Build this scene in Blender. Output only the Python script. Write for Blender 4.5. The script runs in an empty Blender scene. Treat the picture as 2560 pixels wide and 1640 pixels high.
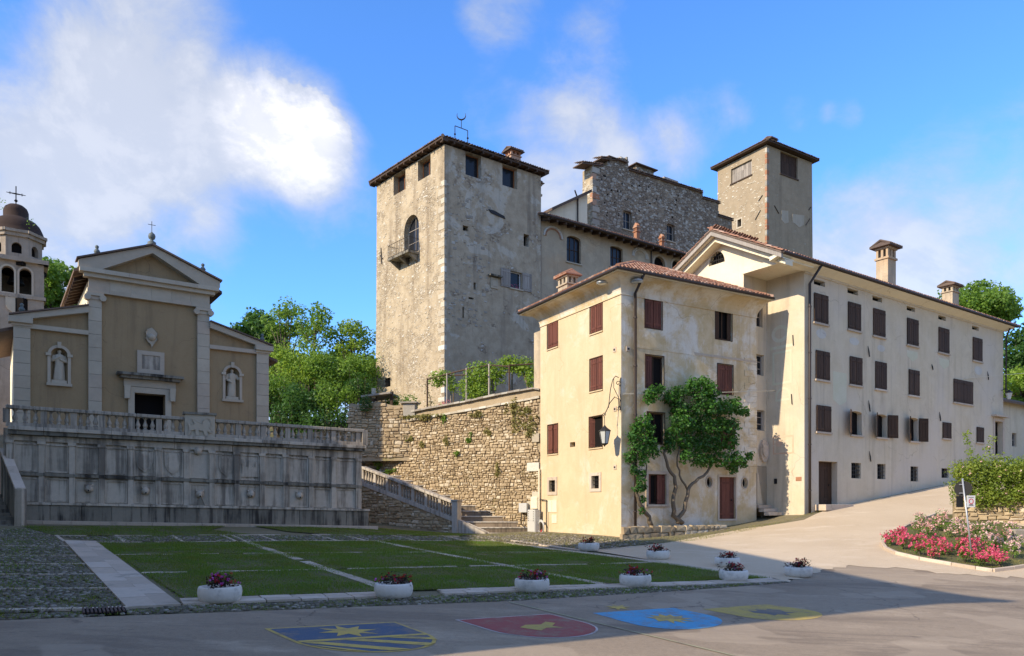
import bpy, math, random
import numpy as np
from mathutils import Vector, Matrix
from mathutils.geometry import tessellate_polygon
random.seed(7); RNG = np.random.default_rng(7)
SC = bpy.context.scene; COL = SC.collection
# ------------------------------------------------------------------ camera (eye at the origin, looking along +Y)
F, CX, HY = 1900.0, 1280.0, 1265.0          # focal length, optical axis and horizon in pixels of the 2560 wide picture
cam = bpy.data.cameras.new('camera'); cam_o = bpy.data.objects.new('camera', cam); COL.objects.link(cam_o)
cam.sensor_width = 36.0; cam.lens = F / 2560 * 36; cam.shift_y = (HY - 820) / 2560
cam.clip_start = 0.1; cam.clip_end = 3000
cam_o.location = (0, 0, 0); cam_o.rotation_euler = (math.radians(90), 0, 0); SC.camera = cam_o
# ------------------------------------------------------------------ sun, sky, exposure
SUN_EL = math.radians(29.5)
_h = Vector((-0.835, -0.55, 0)).normalized()
SUN = Vector((_h.x * math.cos(SUN_EL), _h.y * math.cos(SUN_EL), math.sin(SUN_EL)))
sun = bpy.data.lights.new('sun', 'SUN'); sun.energy = 4.9; sun.angle = math.radians(0.5); sun.color = (1.0, 0.86, 0.66)
sun_o = bpy.data.objects.new('sun', sun); COL.objects.link(sun_o)
sun_o.rotation_euler = (-SUN).to_track_quat('-Z', 'Y').to_euler(); sun_o.location = (0, 0, 60)
SKY_STRENGTH = 0.15
SC.render.engine = 'CYCLES'
SC.view_settings.view_transform = 'Standard'; SC.view_settings.look = 'None'
SC.view_settings.exposure = 0.32; SC.view_settings.gamma = 1.0; SC.view_settings.use_curve_mapping = False
SC.cycles.use_denoising = True
SC.cycles.max_bounces = 6; SC.cycles.diffuse_bounces = 3; SC.cycles.glossy_bounces = 2; SC.cycles.transmission_bounces = 3

class G:                                     # small node graph builder
    def __init__(s, tree):
        s.t = tree; s.n = tree.nodes; s.l = tree.links
    def node(s, kind, **kw):
        n = s.n.new(kind)
        for k, v in kw.items():
            if k.startswith('_'): setattr(n, k[1:], v)
        return n
    def put(s, sock, v):
        if hasattr(v, 'is_output') or hasattr(v, 'links'): s.l.new(v, sock)
        elif isinstance(v, (tuple, list)) and len(v) == 3 and sock.type == 'RGBA': sock.default_value = (*v, 1)
        else: sock.default_value = v
    def coord(s, scale=(1, 1, 1), kind='Object', loc=(0, 0, 0)):
        tc = s.n.new('ShaderNodeTexCoord'); mp = s.n.new('ShaderNodeMapping')
        mp.inputs['Scale'].default_value = scale; mp.inputs['Location'].default_value = loc
        s.l.new(tc.outputs[kind], mp.inputs['Vector']); return mp.outputs[0]
    def noise(s, vec, scale, detail=5, rough=0.6, dist=0.0):
        n = s.n.new('ShaderNodeTexNoise'); s.l.new(vec, n.inputs['Vector'])
        n.inputs['Scale'].default_value = scale; n.inputs['Detail'].default_value = detail
        n.inputs['Roughness'].default_value = rough; n.inputs['Distortion'].default_value = dist
        return n.outputs['Fac']
    def vor(s, vec, scale, feature='F1', out='Distance', rnd=1.0):
        n = s.n.new('ShaderNodeTexVoronoi'); n.feature = feature; s.l.new(vec, n.inputs['Vector'])
        n.inputs['Scale'].default_value = scale; n.inputs['Randomness'].default_value = rnd
        return n.outputs[out]
    def math(s, op, a, b=0.0, c=0.0, clamp=False):
        n = s.n.new('ShaderNodeMath'); n.operation = op; n.use_clamp = clamp
        s.put(n.inputs[0], a); s.put(n.inputs[1], b); s.put(n.inputs[2], c); return n.outputs[0]
    def range(s, v, a, b, c=0.0, d=1.0, smooth=True):
        n = s.n.new('ShaderNodeMapRange'); n.interpolation_type = 'SMOOTHSTEP' if smooth else 'LINEAR'
        s.put(n.inputs[0], v)
        for i, x in enumerate((a, b, c, d)): s.put(n.inputs[i + 1], x)
        return n.outputs[0]
    def mix(s, f, a, b, mode='MIX'):
        n = s.n.new('ShaderNodeMix'); n.data_type = 'RGBA'; n.blend_type = mode
        s.put(n.inputs[0], f); s.put(n.inputs[6], a); s.put(n.inputs[7], b); return n.outputs[2]
    def bump(s, h, strength=0.5, dist=0.02, normal=None):
        n = s.n.new('ShaderNodeBump'); n.inputs['Strength'].default_value = strength; n.inputs['Distance'].default_value = dist
        s.put(n.inputs['Height'], h)
        if normal is not None: s.l.new(normal, n.inputs['Normal'])
        return n.outputs[0]
    def rnd(s):                               # one random value for each piece, whether it is an object or an island of a mesh
        g = s.n.new('ShaderNodeNewGeometry'); o = s.n.new('ShaderNodeObjectInfo')
        return s.math('FRACT', s.math('ADD', g.outputs['Random Per Island'], o.outputs['Random']))
    def vary(s, col, fac, lo=0.7, hi=1.2):    # multiply a colour by lo..hi
        n = s.n.new('ShaderNodeMix'); n.data_type = 'RGBA'; n.blend_type = 'MULTIPLY'; n.inputs[0].default_value = 1
        s.put(n.inputs[6], col); v = s.range(fac, 0, 1, lo, hi, False)
        c = s.n.new('ShaderNodeCombineColor'); [s.l.new(v, c.inputs[i]) for i in range(3)]
        s.l.new(c.outputs[0], n.inputs[7]); return n.outputs[2]

def new_mat(name):
    m = bpy.data.materials.new(name); m.use_nodes = True; m.node_tree.nodes.clear(); return m, G(m.node_tree)
def finish(m, g, col, rough=0.9, normal=None, metallic=0.0, spec=0.3, trans=None):
    b = g.n.new('ShaderNodeBsdfPrincipled'); out = g.n.new('ShaderNodeOutputMaterial')
    g.put(b.inputs['Base Color'], col); g.put(b.inputs['Roughness'], rough); g.put(b.inputs['Metallic'], metallic)
    g.put(b.inputs['Specular IOR Level'], spec)
    if normal is not None: g.l.new(normal, b.inputs['Normal'])
    sh = b.outputs[0]
    if trans is not None:
        t = g.n.new('ShaderNodeBsdfTranslucent'); g.put(t.inputs[0], trans[1]); ms = g.n.new('ShaderNodeMixShader')
        ms.inputs[0].default_value = trans[0]; g.l.new(sh, ms.inputs[1]); g.l.new(t.outputs[0], ms.inputs[2]); sh = ms.outputs[0]
    g.l.new(sh, out.inputs[0]); return m

def m_plaster(name, c1, c2, c3, dark, streak=0.5, grime=0.5, bump=0.4, patch=(0.55, 0.66), ps=0.45, tint=None):
    """Old lime plaster: broad blotches, worn patches, rain streaks, fine grain."""
    m, g = new_mat(name); v = g.coord(); w = g.noise(v, 0.9, 6, 0.65, 0.6)
    col = g.mix(g.range(w, 0.3, 0.7), c1, c2)
    p = g.range(g.noise(v, ps, 8, 0.72, 0.4), patch[0], patch[1]); col = g.mix(p, col, c3)
    st = g.noise(g.coord((1.6, 1.6, 0.14)), 1.0, 6, 0.62)
    col = g.mix(g.math('MULTIPLY', g.range(st, 0.5, 0.72), streak), col, dark)
    gr = g.noise(v, 3.1, 7, 0.72); col = g.mix(g.math('MULTIPLY', g.range(gr, 0.55, 0.8), grime), col, dark)
    fine = g.noise(v, 24, 4, 0.7); col = g.vary(col, fine, 0.82, 1.16)
    if tint: col = g.mix(g.math('MULTIPLY', g.range(g.noise(v, 0.23, 4, 0.6), 0.45, 0.68), 0.7), col, tint)
    cv = g.n.new('ShaderNodeVectorMath'); cv.operation = 'ADD'; cn = g.n.new('ShaderNodeTexNoise'); g.l.new(v, cn.inputs['Vector']); cn.inputs['Scale'].default_value = 0.9; cn.inputs['Detail'].default_value = 7; g.l.new(v, cv.inputs[0]); g.l.new(cn.outputs['Color'], cv.inputs[1])
    ck = g.math('MULTIPLY', g.range(g.vor(cv.outputs[0], 0.30, 'DISTANCE_TO_EDGE'), 0.001, 0.006, 1, 0), g.range(g.noise(v, .4, 3, .5), .50, .56)); col = g.mix(g.math('MULTIPLY', ck, .6), col, dark)
    drip = g.range(g.noise(g.coord((5.5, 5.5, 0.16), 'Object', (7, 3, 1)), 1.0, 5, 0.6), 0.58, 0.75); col = g.mix(g.math('MULTIPLY', drip, streak * .8), col, dark)
    h = g.math('ADD', g.math('MULTIPLY', fine, 0.35), g.math('ADD', g.math('MULTIPLY', p, -0.35), g.math('MULTIPLY', w, 0.7)))
    return finish(m, g, col, 0.93, g.bump(h, bump, 0.05))

def m_rubble(name, pl1, pl2, st1, st2, dark, lo=0.42, hi=0.56, scale=3.4, bump=0.8, cov=0.35, light=(0.6, 0.57, 0.5), streak=0.4, dial=None):
    """Rubble masonry with thin, partly fallen plaster."""
    m, g = new_mat(name); v = g.coord((1, 1, 1.55)); v0 = g.coord()
    wv = g.n.new('ShaderNodeVectorMath'); wv.operation = 'ADD'; wob = g.n.new('ShaderNodeTexNoise'); g.l.new(v, wob.inputs['Vector'])
    wob.inputs['Scale'].default_value = 4; sc = g.n.new('ShaderNodeVectorMath'); sc.operation = 'SCALE'; sc.inputs['Scale'].default_value = 0.22
    g.l.new(wob.outputs['Color'], sc.inputs[0]); g.l.new(v, wv.inputs[0]); g.l.new(sc.outputs[0], wv.inputs[1]); vv = wv.outputs[0]
    e = g.vor(vv, scale, 'DISTANCE_TO_EDGE'); cell = g.n.new('ShaderNodeTexVoronoi'); g.l.new(vv, cell.inputs['Vector']); cell.inputs['Scale'].default_value = scale
    sep = g.n.new('ShaderNodeSeparateColor'); g.l.new(cell.outputs['Color'], sep.inputs[0])
    stone = g.mix(sep.outputs[0], st1, st2); stone = g.mix(g.range(sep.outputs[1], 0.78, 0.9), stone, light)
    stone = g.mix(g.range(e, 0.0, 0.06, 1, 0), stone, dark)
    pn = g.noise(v0, 0.55, 8, 0.72, 0.5); plast = g.mix(g.range(g.noise(v0, 1.3, 6, 0.7), 0.35, 0.65), pl1, pl2)
    cover = g.range(g.math('ADD', pn, g.math('MULTIPLY', sep.outputs[2], -cov * 0.4)), lo - cov * 0.2, hi - cov * 0.2)
    col = g.mix(cover, stone, plast)
    if dial:                                  # ghost of a round painted dial and newer pale plaster repairs
        dn = g.n.new('ShaderNodeVectorMath'); dn.operation = 'DISTANCE'; g.l.new(v0, dn.inputs[0]); dn.inputs[1].default_value = dial[:3]; dd = dn.outputs['Value']
        wob2 = g.math('ADD', dd, g.math('MULTIPLY', g.math('SUBTRACT', g.noise(v0, 2.2, 6, .7), .5), .5)); rg = g.math('MULTIPLY', g.range(dd, dial[3] * .98, dial[3], 1, 0), g.range(wob2, dial[3] * .62, dial[3] * .8))
        keep_ = g.range(g.noise(v0, .8, 5, .7), .42, .52); new = g.range(g.math('SUBTRACT', g.noise(v0, .42, 7, .68, .6), g.math('MULTIPLY', dd, .006)), .52, .56)
        col = g.mix(g.math('MULTIPLY', g.math('MAXIMUM', g.math('MULTIPLY', rg, keep_), g.math('MULTIPLY', new, .8)), .75), col, dial[4])
    st = g.noise(g.coord((1.3, 1.3, 0.1)), 1.0, 6, 0.62); col = g.mix(g.math('MULTIPLY', g.range(st, 0.5, 0.7), streak), col, dark)
    fine = g.noise(v0, 17, 5, 0.72); col = g.vary(col, fine, 0.74, 1.22)
    h = g.math('ADD', g.math('MULTIPLY', g.range(e, 0, 0.14), g.range(cover, 0, 1, 1.0, 0.15)), g.math('ADD', g.math('MULTIPLY', fine, 0.5), g.math('MULTIPLY', cover, 0.5)))
    return finish(m, g, col, 0.95, g.bump(h, bump, 0.06))

def m_piece(name, c1, c2, c3=None, scale=9.0, bump=0.5, lo=0.72, hi=1.18, rough=0.9, grime=None, gl=(0.52, 0.7)):
    """Separate pieces (stones, tiles, slabs, planks): colour changes from piece to piece."""
    m, g = new_mat(name); v = g.coord(); r = g.rnd(); col = g.mix(r, c1, c2)
    if c3: col = g.mix(g.range(g.math('FRACT', g.math('MULTIPLY', r, 7.31)), 0.72, 0.9), col, c3)
    n1 = g.noise(v, scale, 6, 0.68); col = g.vary(col, n1, lo, hi)
    if grime: col = g.mix(g.math('MULTIPLY', g.range(g.noise(v, scale * 0.22, 6, 0.7), gl[0], gl[1]), 0.75), col, grime)
    return finish(m, g, col, rough, g.bump(n1, bump, 0.02))

def m_flat(name, c, rough=0.6, metallic=0.0, var=0.15, scale=14.0, spec=0.4, bump=0.15):
    m, g = new_mat(name); n1 = g.noise(g.coord(), scale, 5, 0.65)
    return finish(m, g, g.vary(c, n1, 1 - var, 1 + var), rough, g.bump(n1, bump, 0.01), metallic, spec)

def m_wood(name, c1, c2, worn, vert=True, wear=0.4, rough=0.75):
    m, g = new_mat(name); v = g.coord((7, 7, 0.6) if vert else (0.8, 0.8, 8)); r = g.rnd()
    n1 = g.noise(v, 2.2, 6, 0.7); col = g.mix(g.range(n1, 0.3, 0.7), c1, c2); col = g.vary(col, r, 0.75, 1.25)
    col = g.mix(g.math('MULTIPLY', g.range(g.noise(v, 5, 6, 0.75), 0.55, 0.75), wear), col, worn)
    return finish(m, g, col, rough, g.bump(n1, 0.4, 0.01))

def m_leaf(name, c1, c2, c3, trans=0.35, tcol=None):
    m, g = new_mat(name); r = g.rnd(); col = g.mix(r, c1, c2)
    col = g.mix(g.range(g.noise(g.coord(), 0.7, 3, 0.6), 0.4, 0.65), col, c3)
    return finish(m, g, col, 0.55, None, 0, 0.35, (trans, tcol or tuple(min(1, x * 1.7) for x in c2)))

class MAT: pass
M = MAT()
M.yellow = m_plaster('yellow_plaster', (0.66, 0.515, 0.32), (0.60, 0.46, 0.275), (0.66, 0.56, 0.40), (0.42, 0.30, 0.16), 0.22, 0.25, 0.3, (0.52, 0.66), 0.5)
M.yellow_side = m_plaster('worn_yellow_plaster', (0.66, 0.52, 0.32), (0.56, 0.41, 0.21), (0.72, 0.65, 0.53), (0.34, 0.23, 0.12), 0.45, 0.4, 0.35, (0.44, 0.6), 0.42)
M.cream = m_plaster('cream_plaster', (0.78, 0.70, 0.52), (0.74, 0.65, 0.46), (0.70, 0.64, 0.50), (0.45, 0.38, 0.27), 0.2, 0.15, 0.2)
M.white = m_plaster('white_plaster', (0.65, 0.55, 0.395), (0.59, 0.49, 0.335), (0.57, 0.475, 0.34), (0.34, 0.275, 0.20), 0.45, 0.35, 0.3, (0.52, 0.68), 0.4, (0.60, 0.52, 0.42))
M.soffit = m_plaster('soffit_plaster', (0.82, 0.74, 0.56), (0.78, 0.70, 0.52), (0.76, 0.68, 0.52), (0.4, 0.32, 0.2), 0.1, 0.3, 0.2)
M.hall = m_plaster('hall_plaster', (0.47, 0.385, 0.265), (0.40, 0.32, 0.22), (0.53, 0.43, 0.29), (0.22, 0.18, 0.14), 0.5, 0.4, 0.4, (0.5, 0.62), 0.5, (0.48, 0.32, 0.18))
M.tower_lit = m_rubble('sunlit_tower_plaster', (0.52, 0.425, 0.285), (0.41, 0.325, 0.21), (0.46, 0.375, 0.255), (0.35, 0.275, 0.18), (0.21, 0.155, 0.10), 0.36, 0.54, 4.2, 0.7, 0.3, (0.60, 0.53, 0.41), 0.6)  # paler copy of the tower plaster for sunlit faces, sun in its colour
M.tower_side = m_rubble('shaded_tower_plaster', (0.48, 0.39, 0.27), (0.38, 0.30, 0.20), (0.35, 0.275, 0.185), (0.26, 0.20, 0.135), (0.14, 0.11, 0.085), 0.34, 0.44, 4.6, 0.6, 0.3, (0.58, 0.55, 0.48), 0.5, (-2.1, 60.3, 23.6, 2.0, (0.56, 0.51, 0.41)))  # darker copy for the shaded side, shade in its colour; dial and repairs real
M.keep = m_rubble('keep_plaster', (0.38, 0.30, 0.20), (0.33, 0.26, 0.17), (0.36, 0.285, 0.19), (0.29, 0.23, 0.15), (0.16, 0.12, 0.08), 0.28, 0.46, 3.2, 0.35, 0.3, (0.5, 0.45, 0.36), 0.35)
M.ruin = m_rubble('ruin_masonry', (0.36, 0.285, 0.195), (0.30, 0.235, 0.16), (0.35, 0.275, 0.19), (0.23, 0.18, 0.125), (0.10, 0.08, 0.07), 0.5, 0.68, 3.0, 1.0, 0.4, (0.52, 0.47, 0.38), 0.35)
M.rubble = m_piece('rubble_stone', (0.56, 0.435, 0.265), (0.38, 0.28, 0.165), (0.68, 0.57, 0.40), 5, 0.6, 0.65, 1.2, 0.95, (0.25, 0.18, 0.10))
M.mortar = m_plaster('wall_mortar', (0.44, 0.345, 0.22), (0.36, 0.28, 0.175), (0.28, 0.24, 0.10), (0.12, 0.10, 0.07), 0.3, 0.5, 0.8)
M.ch_plaster = m_plaster('church_plaster', (0.345, 0.245, 0.13), (0.32, 0.225, 0.118), (0.29, 0.205, 0.115), (0.175, 0.122, 0.07), 0.45, 0.35, 0.2)
M.ch_stone = m_piece('church_stone', (0.52, 0.445, 0.325), (0.45, 0.38, 0.275), (0.48, 0.395, 0.29), 2.5, 0.3, 0.78, 1.1, 0.85, (0.40, 0.33, 0.24), (0.56, 0.75))
M.bell = m_plaster('bell_tower_stone', (0.38, 0.31, 0.235), (0.31, 0.255, 0.19), (0.42, 0.35, 0.27), (0.14, 0.11, 0.085), 0.5, 0.5, 0.5)
M.dome = m_piece('dome_brick', (0.065, 0.034, 0.024), (0.045, 0.028, 0.02), None, 6, 0.8)
def m_streaky(name, c1, c2, dark, amount, sc=1.0):
    m, g = new_mat(name); v = g.coord(); r = g.rnd(); col = g.mix(r, c1, c2); col = g.vary(col, g.noise(v, 5, 6, 0.7), 0.75, 1.2)
    st = g.noise(g.coord((3.2 * sc, 3.2 * sc, 0.22)), 1.0, 6, 0.66); big = g.noise(v, 0.5, 4, 0.6)
    f = g.math('MULTIPLY', g.range(g.math('ADD', g.math('MULTIPLY', st, 0.7), g.math('MULTIPLY', big, 0.4)), 0.5, 0.68), amount)
    col = g.mix(f, col, dark); h = g.noise(v, 9, 6, 0.7); return finish(m, g, col, 0.9, g.bump(h, 0.5, 0.02))
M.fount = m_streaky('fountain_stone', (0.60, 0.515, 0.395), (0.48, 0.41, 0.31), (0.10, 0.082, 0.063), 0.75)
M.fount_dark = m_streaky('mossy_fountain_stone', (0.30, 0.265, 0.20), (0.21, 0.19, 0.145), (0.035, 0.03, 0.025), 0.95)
M.balus = m_streaky('balustrade_stone', (0.48, 0.41, 0.315), (0.37, 0.315, 0.24), (0.10, 0.09, 0.075), 0.75, 2)
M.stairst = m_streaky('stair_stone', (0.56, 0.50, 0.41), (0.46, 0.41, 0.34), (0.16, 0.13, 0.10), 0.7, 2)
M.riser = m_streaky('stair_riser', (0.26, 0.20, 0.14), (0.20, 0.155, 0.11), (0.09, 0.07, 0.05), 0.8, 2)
M.slab = m_piece('paving_slab', (0.57, 0.46, 0.345), (0.47, 0.38, 0.285), (0.60, 0.50, 0.39), 6, 0.4, 0.78, 1.15, 0.85, (0.30, 0.26, 0.2))
M.cobble = m_piece('cobble_stone', (0.20, 0.17, 0.125), (0.12, 0.105, 0.075), (0.34, 0.30, 0.24), 16, 0.5, 0.7, 1.2, 0.85)
M.soil = m_plaster('soil', (0.13, 0.115, 0.05), (0.10, 0.105, 0.035), (0.18, 0.14, 0.075), (0.05, 0.05, 0.02), 0.0, 0.5, 0.8)
M.tile = m_piece('roof_tile', (0.42, 0.21, 0.13), (0.30, 0.15, 0.095), (0.50, 0.33, 0.24), 8, 0.5, 0.65, 1.2, 0.9, (0.17, 0.12, 0.085))
M.tile_old = m_piece('old_roof_tile', (0.17, 0.115, 0.085), (0.11, 0.08, 0.065), (0.25, 0.17, 0.12), 8, 0.5, 0.65, 1.2, 0.95, (0.09, 0.08, 0.055))
M.brick = m_piece('brick', (0.42, 0.20, 0.11), (0.34, 0.16, 0.09), (0.48, 0.30, 0.2), 9, 0.5)
M.red_wood = m_wood('red_shutter', (0.155, 0.052, 0.032), (0.105, 0.036, 0.024), (0.26, 0.16, 0.12), True, 0.45)
M.dark_wood = m_wood('dark_shutter', (0.072, 0.036, 0.018), (0.044, 0.023, 0.012), (0.15, 0.088, 0.048), True, 0.4)
M.orange_wood = m_wood('larch_frame', (0.30, 0.12, 0.045), (0.22, 0.085, 0.03), (0.36, 0.2, 0.1), True, 0.2)
M.grey_wood = m_wood('grey_board', (0.34, 0.30, 0.25), (0.25, 0.215, 0.18), (0.42, 0.38, 0.33), True, 0.5)
M.beam = m_wood('roof_beam', (0.085, 0.05, 0.03), (0.055, 0.034, 0.022), (0.12, 0.08, 0.05), False, 0.3)
M.iron = m_flat('iron', (0.025, 0.023, 0.022), 0.6, 0.3)
M.pipe = m_flat('copper_pipe', (0.055, 0.04, 0.033), 0.5, 0.4)
M.steel = m_flat('galvanised_steel', (0.42, 0.43, 0.43), 0.45, 0.6)
M.glass = m_flat('window_glass', (0.018, 0.02, 0.024), 0.18, 0, 0.2, 3, 0.3, 0.02)
M.dark = m_flat('dark_room', (0.012, 0.010, 0.009), 0.95, 0, 0.1, 5, 0.1)  # near-black colour stands in for unlit depth behind openings
M.planter = m_piece('white_planter_stone', (0.82, 0.75, 0.65), (0.76, 0.69, 0.59), None, 12, 0.5, 0.85, 1.06, 0.85, (0.50, 0.45, 0.38), (0.50, 0.68))
M.bark = m_piece('bark', (0.13, 0.10, 0.075), (0.10, 0.08, 0.06), None, 12, 0.9, 0.6, 1.3)
M.vinebark = m_piece('vine_bark', (0.20, 0.155, 0.105), (0.14, 0.11, 0.075), None, 14, 0.9, 0.6, 1.3)
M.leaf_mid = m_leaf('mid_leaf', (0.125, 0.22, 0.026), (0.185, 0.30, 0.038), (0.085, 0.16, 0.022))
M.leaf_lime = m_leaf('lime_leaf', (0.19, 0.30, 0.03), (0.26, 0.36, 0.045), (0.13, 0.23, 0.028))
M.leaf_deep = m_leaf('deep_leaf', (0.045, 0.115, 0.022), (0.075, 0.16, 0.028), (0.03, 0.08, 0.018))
M.leaf_vine = m_leaf('creeper_leaf', (0.04, 0.13, 0.018), (0.085, 0.21, 0.026), (0.028, 0.085, 0.015), 0.25)
M.leaf_hedge = m_leaf('hedge_leaf', (0.17, 0.24, 0.03), (0.25, 0.30, 0.045), (0.12, 0.19, 0.025))
M.leaf_dry = m_leaf('dry_leaf', (0.22, 0.22, 0.06), (0.30, 0.26, 0.10), (0.15, 0.18, 0.04))
M.leaf_pot = m_leaf('planter_leaf', (0.035, 0.035, 0.014), (0.06, 0.02, 0.018), (0.025, 0.06, 0.015), 0.2)
M.grass = m_leaf('grass_blade', (0.095, 0.165, 0.017), (0.145, 0.225, 0.028), (0.15, 0.145, 0.03), 0.4)
M.f_red = m_leaf('red_petal', (0.40, 0.012, 0.016), (0.55, 0.02, 0.02), (0.32, 0.006, 0.02), 0.3, (0.6, 0.05, 0.04))
M.f_mag = m_leaf('magenta_petal', (0.60, 0.05, 0.42), (0.72, 0.16, 0.6), (0.5, 0.05, 0.4), 0.3, (0.7, 0.2, 0.6))
M.f_pink = m_leaf('pink_petal', (0.74, 0.075, 0.17), (0.86, 0.19, 0.31), (0.68, 0.07, 0.15), 0.3, (0.85, 0.25, 0.35))
M.f_pale = m_leaf('pale_petal', (0.84, 0.50, 0.46), (0.88, 0.70, 0.60), (0.80, 0.40, 0.38), 0.3, (0.9, 0.7, 0.65))
M.lampglass = m_flat('lantern_glass', (0.55, 0.55, 0.50), 0.2, 0, 0.1, 5, 0.6)
M.signwhite = m_flat('sign_white', (0.62, 0.62, 0.60), 0.5, 0, 0.05)
M.signback = m_flat('sign_back', (0.014, 0.013, 0.013), 0.75, 0.0)
M.signred = m_flat('sign_red', (0.5, 0.03, 0.03), 0.5, 0, 0.05)
M.cabinet = m_flat('cabinet_grey', (0.52, 0.51, 0.47), 0.6)
M.pot = m_flat('lead_finial', (0.13, 0.15, 0.14), 0.7, 0.2, 0.3)
M.cable = m_flat('cable', (0.62, 0.55, 0.40), 0.7)
M.iron_rust = m_flat('rusty_grate', (0.10, 0.06, 0.045), 0.8, 0.3, 0.3)

# ------------------------------------------------------------------ sky: Nishita with procedural clouds
w = bpy.data.worlds.new('World'); SC.world = w; w.use_nodes = True; w.node_tree.nodes.clear(); g = G(w.node_tree)
sky = g.n.new('ShaderNodeTexSky'); sky.sky_type = 'NISHITA'; sky.sun_disc = False
sky.sun_elevation = SUN_EL; sky.sun_rotation = math.atan2(SUN.x, SUN.y); sky.altitude = 300; sky.air_density = 1.0; sky.dust_density = 0.3; sky.ozone_density = 3.0
tc = g.n.new('ShaderNodeTexCoord'); D = tc.outputs['Generated']
def skydir(px, py): return Vector(((px - CX) / F, 1, (HY - py) / F)).normalized()
def blob(px, py, r_in, r_out, wgt):
    n = g.n.new('ShaderNodeVectorMath'); n.operation = 'DOT_PRODUCT'; g.l.new(D, n.inputs[0]); n.inputs[1].default_value = skydir(px, py)
    return g.math('MULTIPLY', g.range(n.outputs['Value'], math.cos(r_out / F), math.cos(r_in / F)), wgt)
def total(lst):
    a = lst[0]
    for b in lst[1:]: a = g.math('ADD', a, b)
    return a
def cloud_noise(shift):
    dm = g.n.new('ShaderNodeMapping'); g.l.new(D, dm.inputs[0]); dm.inputs['Scale'].default_value = (1, 1, 1.3); dm.inputs['Location'].default_value = shift
    a = g.noise(dm.outputs[0], 3.1, 12, 0.64, 0.35); b = g.noise(dm.outputs[0], 9.0, 9, 0.62, 0.6); c = g.noise(dm.outputs[0], 26.0, 6, 0.6, 0.3)
    return total([g.math('MULTIPLY', a, 0.60), g.math('MULTIPLY', b, 0.28), g.math('MULTIPLY', c, 0.12)])
fbm = cloud_noise((0, 0, 0)); fbs = cloud_noise((-0.028, -0.01, 0.03))
big = total([blob(360, 180, 30, 260, 0.20), blob(120, 330, 40, 260, 0.16), blob(420, 380, 40, 240, 0.12), blob(740, 320, 40, 190, 0.26), blob(830, 420, 30, 170, 0.12), blob(640, 480, 60, 240, 0.09),
             blob(60, 640, 60, 300, 0.10), blob(280, 560, 60, 300, 0.09), blob(1450, 200, 30, 150, 0.17), blob(1430, 400, 40, 190, 0.20), blob(1620, 390, 20, 150, 0.17), blob(1760, 310, 20, 140, 0.16), blob(1880, 230, 10, 100, 0.12),
             blob(1250, 20, 20, 120, 0.17), blob(1240, 270, 15, 110, 0.14), blob(2010, 285, 10, 70, 0.24), blob(2110, 285, 8, 60, 0.20),
             blob(2200, 640, 40, 330, 0.15), blob(2450, 560, 40, 300, 0.13), blob(2050, 700, 40, 280, 0.13), blob(1490, 20, 10, 80, 0.08),
             blob(1750, 60, 60, 560, -0.10), blob(1080, 330, 30, 240, -0.12), blob(880, 90, 30, 280, -0.12), blob(2250, 250, 60, 460, -0.09), blob(520, 720, 60, 260, -0.03), blob(900, 640, 60, 330, -0.09), blob(20, 10, 20, 190, -0.08)])
cm = g.math('ADD', g.math('ADD', fbm, 0.10), g.math('ADD', big, blob(1400, 500, 300, 2000, -0.10)))
dens = g.math('MAXIMUM', g.math('MULTIPLY', g.range(cm, 0.45, 0.78), 0.92), g.math('MULTIPLY', g.math('MULTIPLY', g.range(cm, 0.60, 0.68), 0.9), blob(760, 300, 60, 230, 1.0)))
lit = g.range(g.math('SUBTRACT', fbm, fbs), -0.055, 0.07)
core = g.math('MULTIPLY', g.math('MULTIPLY', g.range(cm, 0.56, 0.86), g.range(lit, 0, 1, 0.55, 1.0)), g.math('ADD', 0.30, g.math('ADD', blob(735, 310, 20, 190, 0.75), blob(850, 300, 10, 90, 0.25))))
bright = g.mix(core, (3.3, 3.5, 3.85), (7.6, 7.2, 6.7))
tintsky = g.mix(1.0, sky.outputs[0], (0.80, 1.32, 1.95), 'MULTIPLY')
sepd = g.n.new('ShaderNodeSeparateXYZ'); g.l.new(D, sepd.inputs[0])
hazy = g.mix(g.range(sepd.outputs[2], 0.0, 0.26, 0.9, 0.0), tintsky, (3.3, 3.2, 3.05))
colr = g.mix(g.math('MULTIPLY', dens, 0.88), hazy, bright)
bg = g.n.new('ShaderNodeBackground'); bg.inputs['Strength'].default_value = SKY_STRENGTH; g.l.new(colr, bg.inputs[0])
wo = g.n.new('ShaderNodeOutputWorld'); g.l.new(bg.outputs[0], wo.inputs[0])

# ------------------------------------------------------------------ mesh helpers
def tag(o, label=None, cat=None, group=None, kind=None):
    if label: o['label'] = label
    if cat: o['category'] = cat
    if group: o['group'] = group
    if kind: o['kind'] = kind
    return o
def thing(name, loc, label=None, cat=None, group=None, rz=0.0):
    o = bpy.data.objects.new(name, None); COL.objects.link(o); o.location = loc; o.rotation_euler[2] = rz; o.empty_display_size = 0.3
    return tag(o, label, cat, group)
def adopt(o, parent):                        # keep world-coordinate geometry in place under an Empty that stands elsewhere
    o.parent = parent
    if parent is not None and parent.type == 'EMPTY' and not parent.get('_local'):
        o.matrix_parent_inverse = Matrix.Translation(-parent.location)
    return o
def link_mesh(name, me, mat, parent=None, smooth=False):
    o = bpy.data.objects.new(name, me); COL.objects.link(o)
    if mat is not None and not me.materials: me.materials.append(mat)
    if smooth: me.polygons.foreach_set('use_smooth', [True] * len(me.polygons))
    return adopt(o, parent) if parent is not None else o
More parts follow.
